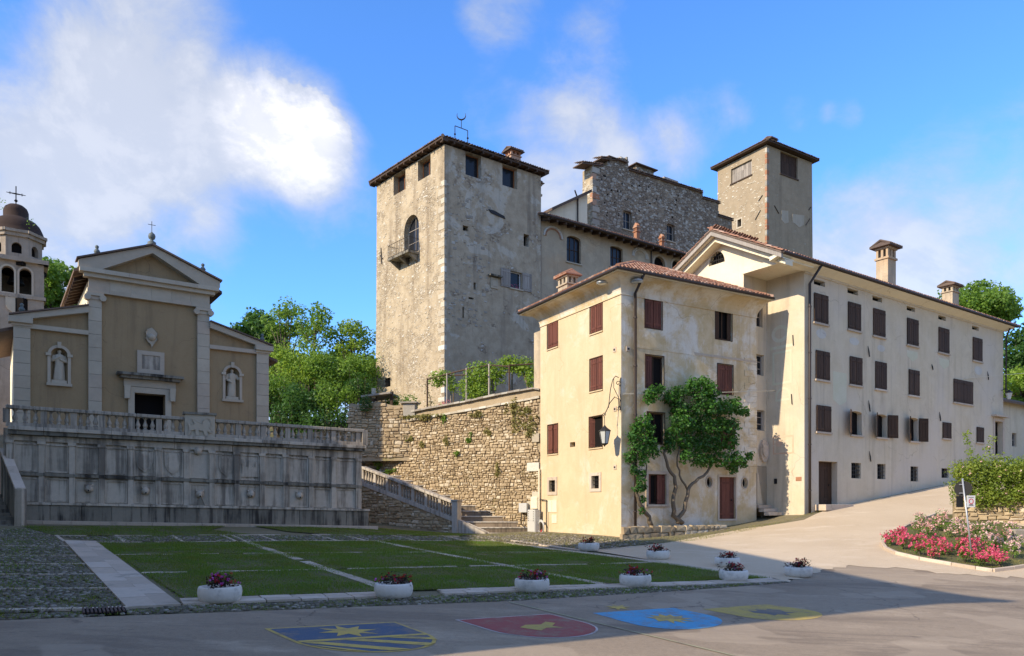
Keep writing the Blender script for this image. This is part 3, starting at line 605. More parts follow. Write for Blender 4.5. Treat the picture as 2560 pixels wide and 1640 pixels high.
def blades(name, polys, dens, hgt, wid, mat, label):
    X = []; Y = []
    for pl in polys:
        x, y = scatter(pl, dens); X.append(x); Y.append(y)
    X = np.concatenate(X); Y = np.concatenate(Y); bare = np.sin(X * 2.3 + 1.7 * np.sin(Y * 1.1)) * np.sin(Y * 1.9 + 1.3 * np.sin(X * .8)) + .5 * np.sin(X * 5.1) * np.sin(Y * 4.3); kp_ = RNG.random(len(X)) < np.clip(1.15 - .75 * np.clip(bare, 0, 1.5), .12, 1); X, Y = X[kp_], Y[kp_]; Z = H(X, Y) + .01; n = len(X); t = RNG.uniform(0, 6.283, n)
    patch = .75 + .35 * np.sin(X * 1.7 + np.sin(Y * 2.1)) * np.cos(Y * 1.3 + X * .6); hh = hgt * RNG.uniform(.5, 1.2, n) * patch; V = np.empty((n, 3, 3))
    V[:, 0] = np.c_[X - np.cos(t) * wid, Y - np.sin(t) * wid, Z]; V[:, 1] = np.c_[X + np.cos(t) * wid, Y + np.sin(t) * wid, Z]
    V[:, 2] = np.c_[X + RNG.normal(0, .02, n), Y + RNG.normal(0, .02, n), Z + hh]
    tag(link_mesh(name, np_mesh(name, V.reshape(-1, 3), np.arange(3 * n).reshape(-1, 3)), mat), label, 'grass', None, 'stuff')
blades('grass', [shrink(pl, -.075) for pl in lawns] + [shrink(pl, -.13) for pl in lawns[:9]], 400, .075, .011, M.grass, 'short green grass covering the lawn panels')

# paving strips: every slab a piece
def slab_mesh(a, b, c, d, lift, th=.05):
    mb = MB(); zz = [h1(*p) + lift for p in (a, b, c, d)]; mb.hexa([(*p, z - th) for p, z in zip((a, b, c, d), zz)] + [(*p, z) for p, z in zip((a, b, c, d), zz)]); return mb
def slab_strip(parent, a0, a1, b0, b1, n, lift=.03, gap=.03, skip=0.0, jit=0.25, nm='slab'):
    """Slabs between line a0-a1 and line b0-b1."""
    ts = [0.0]
    for k in range(n): ts.append(ts[-1] + random.uniform(1 - jit, 1 + jit))
    ts = [t / ts[-1] for t in ts]; L = (Vector(a1) - Vector(a0)).length
    for k in range(n):
        if random.random() < skip: continue
        t0, t1 = ts[k] + gap / L / 2, ts[k + 1] - gap / L / 2
        slab_mesh(lerp2(a0, a1, t0), lerp2(a0, a1, t1), lerp2(b0, b1, t1), lerp2(b0, b1, t0), lift + random.uniform(-.006, .006)).build(nm, M.slab, parent)
def offset_line(a, b, w):
    d = (Vector(b) - Vector(a)).normalized(); n = Vector((-d.y, d.x)) * w; return (a[0] + n.x, a[1] + n.y), (b[0] + n.x, b[1] + n.y)
def strip(parent, a, b, w, n, **kw):
    p, q_ = offset_line(a, b, w / 2); r, s = offset_line(a, b, -w / 2); slab_strip(parent, p, q_, r, s, n, **kw)
path = thing('path', (-8, 24, h1(-8, 24)), 'pale stone slab strips framing and crossing the lawn'); path['kind'] = 'structure'
A0, A1, B0, B1 = gp(160, 1352), gp(317, 1521), gp(240, 1354), gp(452, 1513); C0, C1 = lerp2(A0, B0, .52), lerp2(A1, B1, .55)
slab_strip(path, A0, A1, C0, C1, 11); slab_strip(path, C0, C1, B0, B1, 11)
a, b = front; a2, b2 = offset_line(a, b, -.36); a3, b3 = offset_line(a, b, -.72); a1_, b1_ = offset_line(a, b, -.02)
slab_strip(path, a1_, b1_, a2, b2, 26, skip=.05); a4, b4 = offset_line(a, b, -.38); slab_strip(path, a4, b4, a3, b3, 24, skip=.08)
strip(path, node_[0][0], node_[0][3], .20, 34, skip=.04); strip(path, node_[1][0], node_[1][3], .11, 26, skip=.12); strip(path, node_[2][0], node_[2][3], .17, 30, skip=.06)
strip(path, node_[0][1], node_[3][1], .34, 22, skip=.03); strip(path, node_[0][2], node_[3][2], .34, 24, skip=.03); strip(path, node_[0][3], node_[3][3], .42, 26, skip=.03)
bl2, br2 = gp(140, 1340), gp(1180, 1341); strip(path, bl2, br2, .10, 22, skip=.35)
for x0, x1 in ((140, 160), (290, 310), (430, 455), (555, 590), (580, 615), (648, 692), (790, 850), (860, 920), (980, 1045), (1100, 1165)): strip(path, gp(x0, 1339), gp(x1, 1354), .12, 5)
strip(path, gp(1280, 1352), gp(1470, 1378), .2, 8); strip(path, gp(1478, 1377), gp(1660, 1360), .16, 9)

# cobbles
def cobbles(parent, polys, dens, size, n_obj, label=None):
    """Rounded river stones; the largest seen are objects, the others one mesh."""
    lst = []
    for pl in polys:
        x, y = scatter(pl, dens); z = H(x, y); lst += list(zip(x, y, z))
    lst.sort(key=lambda p: p[1]); proto = []
    for k in range(6):
        mb = MB(); rs = random.Random(k); n = 7; r0 = [rs.uniform(.8, 1.2) for _ in range(n)]
        ring_ = lambda s, z: [(math.cos(6.283 * i / n) * r0[i] * s, math.sin(6.283 * i / n) * r0[i] * s * .8, z) for i in range(n)]
        pts = ring_(1, -.3) + ring_(.92, .28) + ring_(.5, .5) + [(0, 0, .56)]
        fs = [(a * n + i, a * n + (i + 1) % n, (a + 1) * n + (i + 1) % n, (a + 1) * n + i) for a in range(2) for i in range(n)] + [(2 * n + i, 2 * n + (i + 1) % n, 3 * n) for i in range(n)]
        mb.add(pts, fs); proto.append(mb)
    meshes = []
    for mb in proto:
        me = bpy.data.meshes.new('cobble'); me.from_pydata(mb.v, [], mb.f); me.materials.append(M.cobble); me.polygons.foreach_set('use_smooth', [True] * len(me.polygons)); meshes.append(me)
    V = []; Fc = []
    for i, (x, y, z) in enumerate(lst):
        s = size * random.uniform(.65, 1.3); t = random.uniform(0, 6.28)
        if i < n_obj:
            o = bpy.data.objects.new('cobble', random.choice(meshes)); COL.objects.link(o); o.location = (x, y, z + .01); o.rotation_euler[2] = t; o.scale = (s, s, s * .75); adopt(o, parent)
        else:
            mb = random.choice(proto); c, s_ = math.cos(t) * s, math.sin(t) * s; b = len(V)
            V += [(x + p[0] * c - p[1] * s_, y + p[0] * s_ + p[1] * c, z + .01 + p[2] * s * .75) for p in mb.v]; Fc += [tuple(b + j for j in f) for f in mb.f]
    if V:
        me = bpy.data.meshes.new('cobbles'); me.from_pydata(V, [], Fc); me.update(); tag(link_mesh('cobbles', me, M.cobble, parent, True), kind='stuff')
pave = thing('pavement', (-12, 20, h1(-12, 20)), 'cobbled paving of river stones beside the lawn'); pave['kind'] = 'structure'
cobL = [gp(-40, 1324), gp(70, 1322), gp(140, 1342), gp(312, 1520), gp(-40, 1536)]
cobF = [gp(-40, 1540), gp(310, 1526), gp(470, 1514), gp(640, 1510), gp(640, 1526), gp(320, 1538), gp(-40, 1552)]
a5, b5 = offset_line(a, b, -.74); cobF2 = [gp(640, 1510), b5, gp(1972, 1456), gp(1706, 1477), gp(1280, 1502.5), gp(640, 1527)]
cobB = [gp(150, 1341), gp(1180, 1343), gp(1225, 1351), gp(240, 1354)]
cobY = [gp(1230, 1350), gp(1150, 1338), gp(1340, 1332), gp(1545, 1346), gp(1640, 1356), gp(1480, 1376)]
cobbles(pave, [cobL], 95, .055, 300); cobbles(pave, [cobF, cobF2], 80, .05, 0); cobbles(pave, [cobB, cobY], 60, .06, 0)
for y0, x1, y1 in ((1367, 172, 1366), (1390, 192, 1390), (1412, 214, 1411), (1438, 236, 1437), (1474, 270, 1472), (1527, 322, 1521)): strip(pave, gp(-30, y0), gp(x1, y1), .09 if y0 < 1500 else .16, 7, nm='edging')
blades('verge_grass', [cobF, cobF2, cobL, cobB], 210, .06, .011, M.grass, 'grass growing between the cobbles along the road')
blades('house_verge', [[gp(1560, 1350), gp(1700, 1340), gp(1860, 1318), gp(2000, 1290), gp(2110, 1268), gp(2080, 1275), gp(1900, 1320), gp(1740, 1352), gp(1640, 1360)], cobY], 170, .07, .012, M.leaf_dry, 'dry grass along the foot of the houses')
# iron drain in the cobbles
dg = tag(MB().build('drain_grate', M.iron_rust), 'rusty iron drain grate set in the cobbles by the road', 'drain grate'); bpy.data.objects.remove(dg)
dg = thing('drain_grate', onground(260, 1531), 'rusty iron drain grate set in the cobbles by the road', 'drain grate')
c0, c1, c2, c3 = gp(205, 1527), gp(312, 1523), gp(318, 1535), gp(207, 1540)
def quad_at(u, v): return lerp2(lerp2(c0, c1, u), lerp2(c3, c2, u), v)
slab_mesh(quad_at(0, 1), quad_at(1, 1), quad_at(1, 0), quad_at(0, 0), .045, .03).build('plate', M.dark, dg)
for k in range(11):
    u = k / 11; slab_mesh(quad_at(u, 1), quad_at(u + .05, 1), quad_at(u + .05, 0), quad_at(u, 0), .07, .03).build('bar', M.iron_rust, dg)
# ================================================================== fountain wall, terrace, balustrade
CH_D = (1.45, 1.0)
FWl, FWr = (-23.0, 34.9), (-8.41, 42.5); WF = Wall(FWl, (FWr[0] - FWl[0], FWr[1] - FWl[1])); LF = (Vector(FWr) - Vector(FWl)).length
LV = dict(rail=(4.61, 4.25), bal=(3.68, 3.38), corn=(3.29, 3.05), frieze=(3.03, 2.63), mid=(1.49, 1.06), bench=(.17, -.19), base=(-.75, -1.22))
def zf(k, u): a, b = LV[k]; return a + (b - a) * u / LF
def fbox(mb, u0, u1, k0, k1, a, b, d0=0.0, d1=0.0):
    P = WF.pt; zb0, zb1, zt0, zt1 = zf(k0, u0) + d0, zf(k0, u1) + d0, zf(k1, u0) + d1, zf(k1, u1) + d1
    return mb.hexa([P(u0, zb0, b), P(u1, zb1, b), P(u1, zb1, a), P(u0, zb0, a), P(u0, zt0, b), P(u1, zt1, b), P(u1, zt1, a), P(u0, zt0, a)])
fw = thing('fountain_wall', (*WF.pt(LF / 2, -1.0)[:2], -1.0), 'long grey stone fountain wall with streaked panels below the church terrace', 'wall')
fbox(MB(), -.3, LF, 'base', 'bal', -.6, 0, -.4, -.1).build('backing', M.fount, fw)
divs = [WF.u(x / 2.504) for x in (62, 262, 452, 637, 818, 990, 1165, 1325, 1480, 1640, 1785, 1945, 2085, 2238)]
for k, u in enumerate(divs):
    fbox(MB(), u - .13, u + .13, 'bench', 'frieze', 0, .15, 0, 0).build('pilaster_strip', M.fount, fw, bevel=.015)
    fbox(MB(), u - .17, u + .17, 'frieze', 'frieze', .002, .2, -.14, .0).build('pilaster_cap', M.fount, fw)
for k in range(len(divs) - 1):
    a_, b_ = divs[k] + .17, divs[k + 1] - .17
    for lo, hi, d0, d1 in (('mid', 'frieze', .12, -.10), ('bench', 'mid', .06, -.14)):
        fbox(MB(), a_ - .02, b_ + .02, lo, hi, 0, .028 + random.uniform(0, .012), d0, d1).build('panel', M.fount, fw, bevel=.008)
        fr = MB(); lp = [(a_ + .02, 0), (b_ - .02, 0), (b_ - .02, 1), (a_ + .02, 1)]
        for (ua, ub, ka, kb, da, db) in ((a_ - .03, a_ + .04, lo, hi, d0, d1), (b_ - .04, b_ + .03, lo, hi, d0, d1), (a_ + .04, b_ - .04, lo, lo, d0, d0 + .07), (a_ + .04, b_ - .04, hi, hi, d1 - .07, d1)): fbox(fr, ua, ub, ka, kb, 0, .085, da, db)
        fr.build('panel_frame', M.fount, fw)
def coursed(nm, u0, u1, k0, k1, a, b, d0, d1, n, mat, parent, bev=.012):
    for k in range(n):
        x0, x1 = u0 + (u1 - u0) * k / n, u0 + (u1 - u0) * (k + 1) / n
        fbox(MB(), x0 + .006, x1 - .006, k0, k1, a, b + random.uniform(-.008, .008), d0, d1).build(nm, mat, parent, bevel=bev)
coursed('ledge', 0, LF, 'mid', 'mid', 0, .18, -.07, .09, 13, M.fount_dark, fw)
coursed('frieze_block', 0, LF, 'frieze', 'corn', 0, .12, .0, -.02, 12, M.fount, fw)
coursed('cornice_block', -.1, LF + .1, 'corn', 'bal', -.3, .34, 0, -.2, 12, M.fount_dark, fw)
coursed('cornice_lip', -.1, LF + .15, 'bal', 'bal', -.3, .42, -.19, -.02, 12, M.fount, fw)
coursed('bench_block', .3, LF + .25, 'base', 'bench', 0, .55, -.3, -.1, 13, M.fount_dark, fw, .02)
coursed('bench_lip', .25, LF + .3, 'bench', 'bench', 0, .62, -.09, .03, 12, M.fount, fw)
coursed('plinth_slab', .2, LF + .6, 'base', 'base', .5, 1.15, -.1, .12, 15, M.slab, fw)
# carved shields and the castle relief, spouts
def relief(name, uc, zc, w, hh, loop, th=.05, off=.04, mat=None):
    lp = [(uc + x * w, zc + y * hh) for x, y in loop]; return MB().wprism(WF, lp, off, off + th).build(name, mat or M.fount, fw, bevel=.01)
SH = [(-.5, .5), (-.3, .44), (0, .5), (.3, .44), (.5, .5), (.5, -.02), (.36, -.28), (0, -.5), (-.36, -.28), (-.5, -.02)]
for x, hg in ((905, 1.05), (1080, 1.1), (1415, 1.05)):
    u = WF.u(x / 2.504); z = (zf('mid', u) + zf('frieze', u)) / 2 + .05; s = relief('carved_shield', u, z, .74, hg, SH)
    MB().wprism(WF, [(u + px * .56, z + py * hg * .76) for px, py in SH], .09, .105).build('shield_field', M.fount, s)
u = WF.u(1568 / 2.504); z = (zf('mid', u) + zf('frieze', u)) / 2
relief('carved_castle', u, z, 1.0, .95, [(-.5, -.5), (.5, -.5), (.5, -.3), (.42, -.3), (.42, .2), (.5, .2), (.5, .45), (.36, .45), (.36, .3), (.24, .3), (.24, .05), (.1, .05), (.1, .42), (.0, .3), (-.1, .42), (-.1, .05), (-.24, .05), (-.24, .3), (-.36, .3), (-.36, .45), (-.5, .45), (-.5, .2), (-.42, .2), (-.42, -.3), (-.5, -.3)])
for x, y in ((556, 605), (912, 620), (1250, 640), (1570, 640), (1872, 648)):
    u, z = WF.uv(x / 2.504, 980 + y / 2.504); c = Vector(WF.pt(u, z, .09)); n3 = Vector((WF.n.x, WF.n.y, 0)); s3 = Vector((WF.d.x, WF.d.y, 0))
    mb = MB(); mb.tube([c - n3 * .06, c, c + n3 * .10, c + n3 * .17, c + n3 * .2], [.20, .21, .17, .11, .05], 9); mb.tube([c + n3 * .1 - Vector((0, 0, .06)), c + n3 * .26 - Vector((0, 0, .09))], [.09, .06], 8)
    for sg in (-1, 1): mb.tube([c + s3 * sg * .12 + Vector((0, 0, .12)), c + s3 * sg * .17 + Vector((0, 0, .22)) + n3 * .03], [.06, .03], 6)
    sp = mb.build('lion_spout', M.fount, fw, True); mm = MB(); mm.tube([c + n3 * .255 - Vector((0, 0, .09)), c + n3 * .275 - Vector((0, 0, .1))], .035, 8); mm.build('spout_mouth', M.dark, sp)
u = WF.u(1250 / 2.504); MB().wprism(WF, [(u - .16, zf('bench', u)), (u + .2, zf('bench', u)), (u + .12, zf('bench', u) + .28), (u + .02, zf('bench', u) + .42), (u - .1, zf('bench', u) + .3)], .1, .4).build('bracket', M.fount_dark, fw, bevel=.03)
u, z = WF.uv(1238 / 2.504, 980 + 372 / 2.504); MB().lathe(WF.pt(u, z, .1), [(.02, -.2), (.18, -.1), (.2, .05), (.12, .18), (.02, .22)], 10).build('carved_mask', M.fount, fw, True)

# terrace behind the wall
tr = MB(); P = WF.pt; zt = 3.30
tr.hexa([P(-14, -2, -.55), P(LF, -2, -.55), P(LF - 2, -2, -22), P(-14, -2, -30), P(-14, zt, -.55), P(LF, zt, -.55), P(LF - 2, zt, -22), P(-14, zt, -30)])
tag(tr.build('terrace', M.gravel), 'raised gravel terrace in front of the church', None, None, 'structure')
# balustrade
bt = thing('terrace_balustrade', (*WF.pt(LF / 2, 0)[:2], 3.6), 'grey stone balustrade with turned balusters along the terrace edge above the fountain', 'balustrade')
def baluster_mesh(hh, r):
    mb = MB(); mb.lathe((0, 0, 0), [(r * .9, 0), (r * .9, .10 * hh), (r * .55, .12 * hh), (r * .72, .2 * hh), (r, .33 * hh), (r * .93, .43 * hh), (r * .55, .6 * hh), (r * .42, .74 * hh), (r * .48, .82 * hh), (r * .78, .86 * hh), (r * .5, .9 * hh), (r * .9, .92 * hh), (r * .9, hh)], 10)
    me = bpy.data.meshes.new('baluster'); me.from_pydata(mb.v, [], mb.f); me.update(); me.polygons.foreach_set('use_smooth', [True] * len(me.polygons)); me.materials.append(M.balus); return me
bmesh_ = baluster_mesh(1.0, .115)
posts = [WF.u(x / 2.504) for x in (40, 275, 462, 640, 822, 995)] + [None] + [WF.u(x / 2.504) for x in (1490, 1645, 1800, 1940, 2085, 2240)]
ur0, ur1 = WF.u(1152 / 2.504), WF.u(1345 / 2.504); posts[6] = (ur0, ur1); ends = []
for p in posts: ends.append((p[0], p[1]) if isinstance(p, tuple) else (p - .13, p + .13))
for (e0, e1), nxt in zip(ends, ends[1:] + [None]):
    if e1 - e0 < 1: fbox(MB(), e0, e1, 'bal', 'rail', -.14, .12, .16, -.14).build('post', M.balus, bt, bevel=.01)
    if nxt:
        n = max(2, min(4, round((nxt[0] - e1) / .36))); 
        for k in range(n):
            u = e1 + (nxt[0] - e1) * (k + .5) / n; z0 = zf('bal', u) + .16; z1 = zf('rail', u) - .14
            o = bpy.data.objects.new('baluster', bmesh_); COL.objects.link(o); o.location = WF.pt(u, z0, -.01); o.scale = (1, 1, z1 - z0); o.rotation_euler[2] = random.uniform(0, 6); adopt(o, bt)
for s0, s1, n in ((-.2, ur0, 7), (ur1, LF + .12, 7)):
    coursed('base_course', s0, s1, 'bal', 'bal', -.2, .18, -.015, .16, n, M.balus, bt); coursed('handrail', s0, s1, 'rail', 'rail', -.22, .2, -.14, .02, n, M.balus, bt, .025)
# relief block with a striding lion
rz0, rz1 = WF.uv(1152 / 2.504, 980 + 300 / 2.504)[1], WF.uv(1152 / 2.504, 980 + 128 / 2.504)[1]
rb = MB().wbox(WF, ur0 + .02, ur1 - .02, rz0 - .02, rz1 - .1, -.25, .22).build('relief_block', M.ch_stone, bt, bevel=.02)
MB().wbox(WF, ur0 - .06, ur1 + .06, rz1 - .1, rz1 + .02, -.3, .3).build('relief_cap', M.fount_dark, rb)
cu, cz, sw, sh_ = (ur0 + ur1) / 2, (rz0 + rz1) / 2 - .05, (ur1 - ur0) * .8, (rz1 - rz0) * .62
lion = [(-.48, -.45), (-.40, -.47), (-.36, -.2), (-.2, -.14), (-.16, -.46), (-.06, -.48), (-.05, -.16), (.12, -.2), (.2, -.46), (.32, -.48), (.3, -.2), (.42, -.3), (.5, -.24), (.38, -.02), (.44, .2), (.36, .42), (.24, .48), (.12, .38), (.1, .2), (-.1, .3), (-.32, .5), (-.22, .2), (-.34, .12), (-.46, .3), (-.5, .28), (-.44, 0), (-.44, -.2)]
MB().wprism(WF, [(cu + x * sw, cz + y * sh_) for x, y in lion], .2, .29).build('lion_relief', M.ch_stone, rb, bevel=.02)
MB().ring(WF, ovalloop((cu + .12 * sw, cu + .12 * sw + .42, cz + .1, cz + .52)), .05, .2, .262).build('halo_relief', M.ch_stone, rb)
fbox(MB(), LF - .02, LF + .3, 'bal', 'rail', -.3, .2, -.02, -.02).build('end_post', M.balus, bt, bevel=.02)

# ------------------------------------------------------------------ left stair (dark, partly outside the picture)
ls = thing('terrace_stair', (-22.2, 33.0, h1(-22, 33)), 'dark stone stair with sloping parapet at the left end of the fountain wall', 'stair')
n0 = PX(51, 1331, 33.2); zb = n0.z
ps = MB(); ps.box(n0.x - .17, n0.x + .17, n0.y - .17, n0.y + .17, zb - .2, (HY - 1222) / F * 33.2); ps.build('newel', M.fount, ls, bevel=.02)
e1 = PX(8, 1116, 35.4); dirl = Vector((e1.x - n0.x, e1.y - n0.y, 0)).normalized(); Ws = Wall((n0.x, n0.y), (-dirl.x, -dirl.y)); Lp = (Vector((e1.x, e1.y)) - Vector((n0.x, n0.y))).length
ztop0 = (HY - 1222) / F * 33.2
pp = MB(); pp.wprism(Ws, [(-.1, zb - .2), (-.1, ztop0 - .08), (-Lp, e1.z - .08), (-Lp - 3.5, e1.z - .08), (-Lp - 3.5, zb - .2)], -.12, .12); pp.build('parapet', M.fount_dark, ls)
for k in range(6):
    a_, b_ = -Lp * k / 6 - .02, -Lp * (k + 1) / 6 + .01; za, zb_ = ztop0 + (e1.z - ztop0) * k / 6, ztop0 + (e1.z - ztop0) * (k + 1) / 6
    MB().hexa([Ws.pt(b_, zb_ - .08, .2), Ws.pt(a_, za - .08, .2), Ws.pt(a_, za - .08, -.2), Ws.pt(b_, zb_ - .08, -.2), Ws.pt(b_, zb_ + .04, .2), Ws.pt(a_, za + .04, .2), Ws.pt(a_, za + .04, -.2), Ws.pt(b_, zb_ + .04, -.2)]).build('coping', M.slab, ls)
nl = Vector((-Ws.n.x, -Ws.n.y, 0)); side = nl if nl.x < 0 else -nl
for k in range(13):
    a_ = .3 - k * .34; z0 = zb + k * .17; q0, q1 = Ws.pt(a_, 0, 0), Ws.pt(a_ - .38, 0, 0)
    p0 = Vector((q0[0], q0[1], 0)) + side * .13; p1 = Vector((q1[0], q1[1], 0)) + side * .13; p2 = p1 + side * 3.2; p3 = p0 + side * 3.2
    MB().hexa([(p0.x, p0.y, zb - .3), (p3.x, p3.y, zb - .3), (p2.x, p2.y, zb - .3), (p1.x, p1.y, zb - .3), (p0.x, p0.y, z0 + .17), (p3.x, p3.y, z0 + .17), (p2.x, p2.y, z0 + .17), (p1.x, p1.y, z0 + .17)]).build('step', M.fount_dark, ls, bevel=.015)

# ================================================================== church
WC = Wall((-26.05, 39.6), CH_D)
def C(x, y): return WC.uv(x / 2.406, 420 + y / 2.406)
ch = thing('church', (*WC.pt(7.3, 3.5)[:2], 3.5), 'tan plastered church with white pilasters, pediment and two statue niches', 'church')
uA0, uA1 = C(80, 1200)[0], C(182, 1200)[0]; uB0, uB1 = C(530, 1100)[0], C(610, 1100)[0]; uC0, uC1 = C(1184, 1100)[0], C(1257, 1100)[0]; uD0, uD1 = C(1540, 1300)[0], C(1612, 1300)[0]
uc = (uB0 + uC1) / 2; half = (uC1 - uB0) / 2; zc1 = C(520, 650)[1]; zc0 = C(530, 735)[1]; zap = C(925, 490)[1]; zai = C(80, 945)[1]; zb = 3.2
zru = zc1 + .35                                              # springing of the pediment
dr = (C(808, 1350)[0], C(992, 1350)[0], zb, C(808, 1352)[1])
niL = (C(305, 1090)[0], C(407, 1090)[0], C(305, 1290)[1], C(355, 1082)[1]); niR = (C(1355, 1200)[0], C(1440, 1200)[0], C(1355, 1388)[1], C(1400, 1200)[1])
out = [(uA0, zb), (uD1, zb), (uD1, zai + .25), (uC1, C(535, 860)[1]), (uC1, zru), (uc, zap - .25), (uB0, zru), (uB0, C(535, 860)[1]), (uA0, zai + .25)]
pan = (C(852, 1120)[0], C(960, 1120)[0], C(852, 1208)[1], C(852, 1124)[1])
face(WC, out, [dict(r=dr, kind='open', depth=.6), dict(r=niL, arch=True, kind='none'), dict(r=niR, arch=True, kind='none')], ch, M.ch_plaster, .7)
for ni in (niL, niR):
    lp = archloop(ni); u0, u1, z0, z1 = ni; r = (u1 - u0) / 2; cu = (u0 + u1) / 2; zs = z1 - r; n = 9; mb = MB(); grid = []
    zsl = [z0, (z0 + zs) / 2, zs] + [zs + r * math.sin(a * math.pi / 2 / 5) for a in range(1, 6)]
    for z in zsl:
        rr = r if z <= zs else math.sqrt(max(0, r * r - (z - zs) ** 2)); grid.append([WC.pt(cu + rr * math.cos(math.pi * k / n), z, -.02 - rr * .95 * math.sin(math.pi * k / n)) for k in range(n + 1)])
    for a_ in range(len(grid) - 1):
        for k in range(n): mb.add([grid[a_][k], grid[a_][k + 1], grid[a_ + 1][k + 1], grid[a_ + 1][k]], [(0, 1, 2, 3)])
    mb.poly([WC.pt(cu + r * math.cos(math.pi * k / n), z0, -.02 - r * .95 * math.sin(math.pi * k / n)) for k in range(n + 1)])
    nb = mb.build('niche', M.ch_plaster, ch, True)
    MB().ring(WC, inset(lp, -.15), .146, -.03, .06).build('niche_surround', M.ch_stone, nb); MB().wbox(WC, u0 - .2, u1 + .2, z0 - .16, z0 - .01, -.1, .16).build('niche_sill', M.ch_stone, nb)
    MB().wbox(WC, cu - .09, cu + .09, z1 - .02, z1 + .3, .0, .14).build('keystone', M.ch_stone, nb)
    for s in (u0 - .23, u1 - .02): MB().wbox(WC, s, s + .25, zs - .07, zs + .07, .0, .12).build('impost', M.ch_stone, nb)
def pilaster(u0, u1, z0, z1, nblk, ionic=False):
    base = MB().wbox(WC, u0 - .06, u1 + .06, z0, z0 + .35, 0, .22).build('pilaster', M.ch_stone, ch); zz = [z0 + .35 + (z1 - z0 - .35) * k / nblk for k in range(nblk + 1)]
    for k in range(nblk): MB().wbox(WC, u0, u1, zz[k] + .006, zz[k + 1] - .006, 0, .17 + random.uniform(0, .006)).build('block', M.ch_stone, base, bevel=.008)
    if ionic:
        cap = MB(); cap.wbox(WC, u0 - .1, u1 + .1, z1 - .1, z1 + .06, 0, .3); cap.wbox(WC, u0, u1, z1 - .3, z1 - .1, 0, .22)
        for s in (u0 - .05, u1 + .05):
            c = Vector(WC.pt(s, z1 - .2, 0)); n3 = Vector((WC.n.x, WC.n.y, 0)); cap.tube([c, c + n3 * .32], .17, 12)
        cap.build('ionic_capital', M.ch_stone, base)
    else: MB().wbox(WC, u0 - .08, u1 + .08, z1 - .02, z1 + .12, 0, .26).build('capital', M.ch_stone, base)
pilaster(uA0, uA1, zb, zai, 9); pilaster(uD0, uD1, zb, zai, 9); pilaster(uB0, uB1, zb, zc0 - .2, 11, True); pilaster(uC0, uC1, zb, zc0 - .2, 11, True)
def cornice(u0, u1, z0, z1, a, b, nm='cornice', n=1):
    for k in range(n): MB().wbox(WC, u0 + (u1 - u0) * k / n, u0 + (u1 - u0) * (k + 1) / n - .006, z0, z1, a, b).build(nm, M.ch_stone, ch)
cornice(uB0 - .05, uC1 + .05, zc0 - .12, zc0 + .10, 0, .24, 'architrave', 6); cornice(uB0, uC1, zc0 + .10, zc1 - .1, 0, .18, 'frieze', 6)
cornice(uB0 - .25, uC1 + .25, zc1 - .1, zc1 + .12, 0, .45, 'cornice', 6); cornice(uB0 - .45, uC1 + .45, zc1 + .12, zru, 0, .62, 'cornice', 6)
for sg in (-1, 1):                                            # raking cornices
    e = uc + sg * (half + .5); lp = [(e, zru + .02), (e, zru + .36), (uc, zap + .02), (uc, zap - .38), (uc + sg * (half - .6), zru + .0)]
    MB().wprism(WC, lp if sg > 0 else lp[::-1], .0, .55).build('raking_cornice', M.ch_stone, ch)
    lp2 = [(e + sg * .1, zru + .37), (e + sg * .1, zru + .45), (uc, zap + .13), (uc, zap + .03)]; MB().wprism(WC, lp2 if sg > 0 else lp2[::-1], -.3, .7).build('roof_edge', M.tile_old, ch)
# aisle half pediments
for sg, ua, ub in ((-1, uA0, uB0), (1, uD1, uC1)):
    z_in = C(535, 862)[1]; lp = [(ua - .15 * -sg, zai + .14), (ua - .15 * -sg, zai + .44), (ub, z_in + .22), (ub, z_in - .12), (ua + (ub - ua) * .25, zai + .42), (ua + (ub - ua) * .25, zai + .14)]
    MB().wprism(WC, lp if area2(lp) > 0 else lp[::-1], 0, .34).build('raking_cornice', M.ch_stone, ch)
    l3 = [(ua + sg * .2, zai + .45), (ua + sg * .2, zai + .53), (ub, z_in + .31), (ub, z_in + .23)]; MB().wprism(WC, l3 if area2(l3) > 0 else l3[::-1], -.3, .45).build('roof_edge', M.tile_old, ch)
    MB().wbox(WC, min(ua, ub), max(ua, ub), zai - .1, zai + .13, 0, .2).build('string_course', M.ch_stone, ch)
    MB().wbox(WC, ua - .22 if sg < 0 else uD0 - .1, uA1 + .1 if sg < 0 else ua + .22, zai + .12, zai + .42, -.3, .4).build('corner_cap', M.ch_stone, ch)
# door surround, tablet, crest
u0, u1, z0, z1 = dr
MB().ring(WC, [(u0 - .32, z0 - .3), (u1 + .32, z0 - .3), (u1 + .32, z1 + .32), (u0 - .32, z1 + .32)], .316, -.02, .14).build('door_frame', M.ch_stone, ch)
MB().wbox(WC, u0 - .55, u1 + .55, z1 + .34, z1 + .75, 0, .16).build('door_frieze', M.ch_stone, ch)
for s in (u0 - .5, u1 + .26): MB().wprism(WC, [(s, z1 - .35), (s + .24, z1 - .35), (s + .26, z1 + .34), (s - .02, z1 + .34)], .05, .3).build('door_bracket', M.ch_stone, ch, bevel=.02)
MB().wbox(WC, u0 - .75, u1 + .75, z1 + .76, z1 + .92, 0, .45).build('door_cornice', M.fount_dark, ch); MB().wbox(WC, u0 - .92, u1 + .92, z1 + .92, z1 + 1.06, 0, .62).build('door_canopy', M.fount_dark, ch)
tb = MB().wbox(WC, pan[0], pan[1], pan[2], pan[3], 0, .05).build('tablet', M.fount, ch); MB().ring(WC, inset(rectloop(pan), -.24), .236, 0, .1).build('tablet_frame', M.ch_stone, tb)
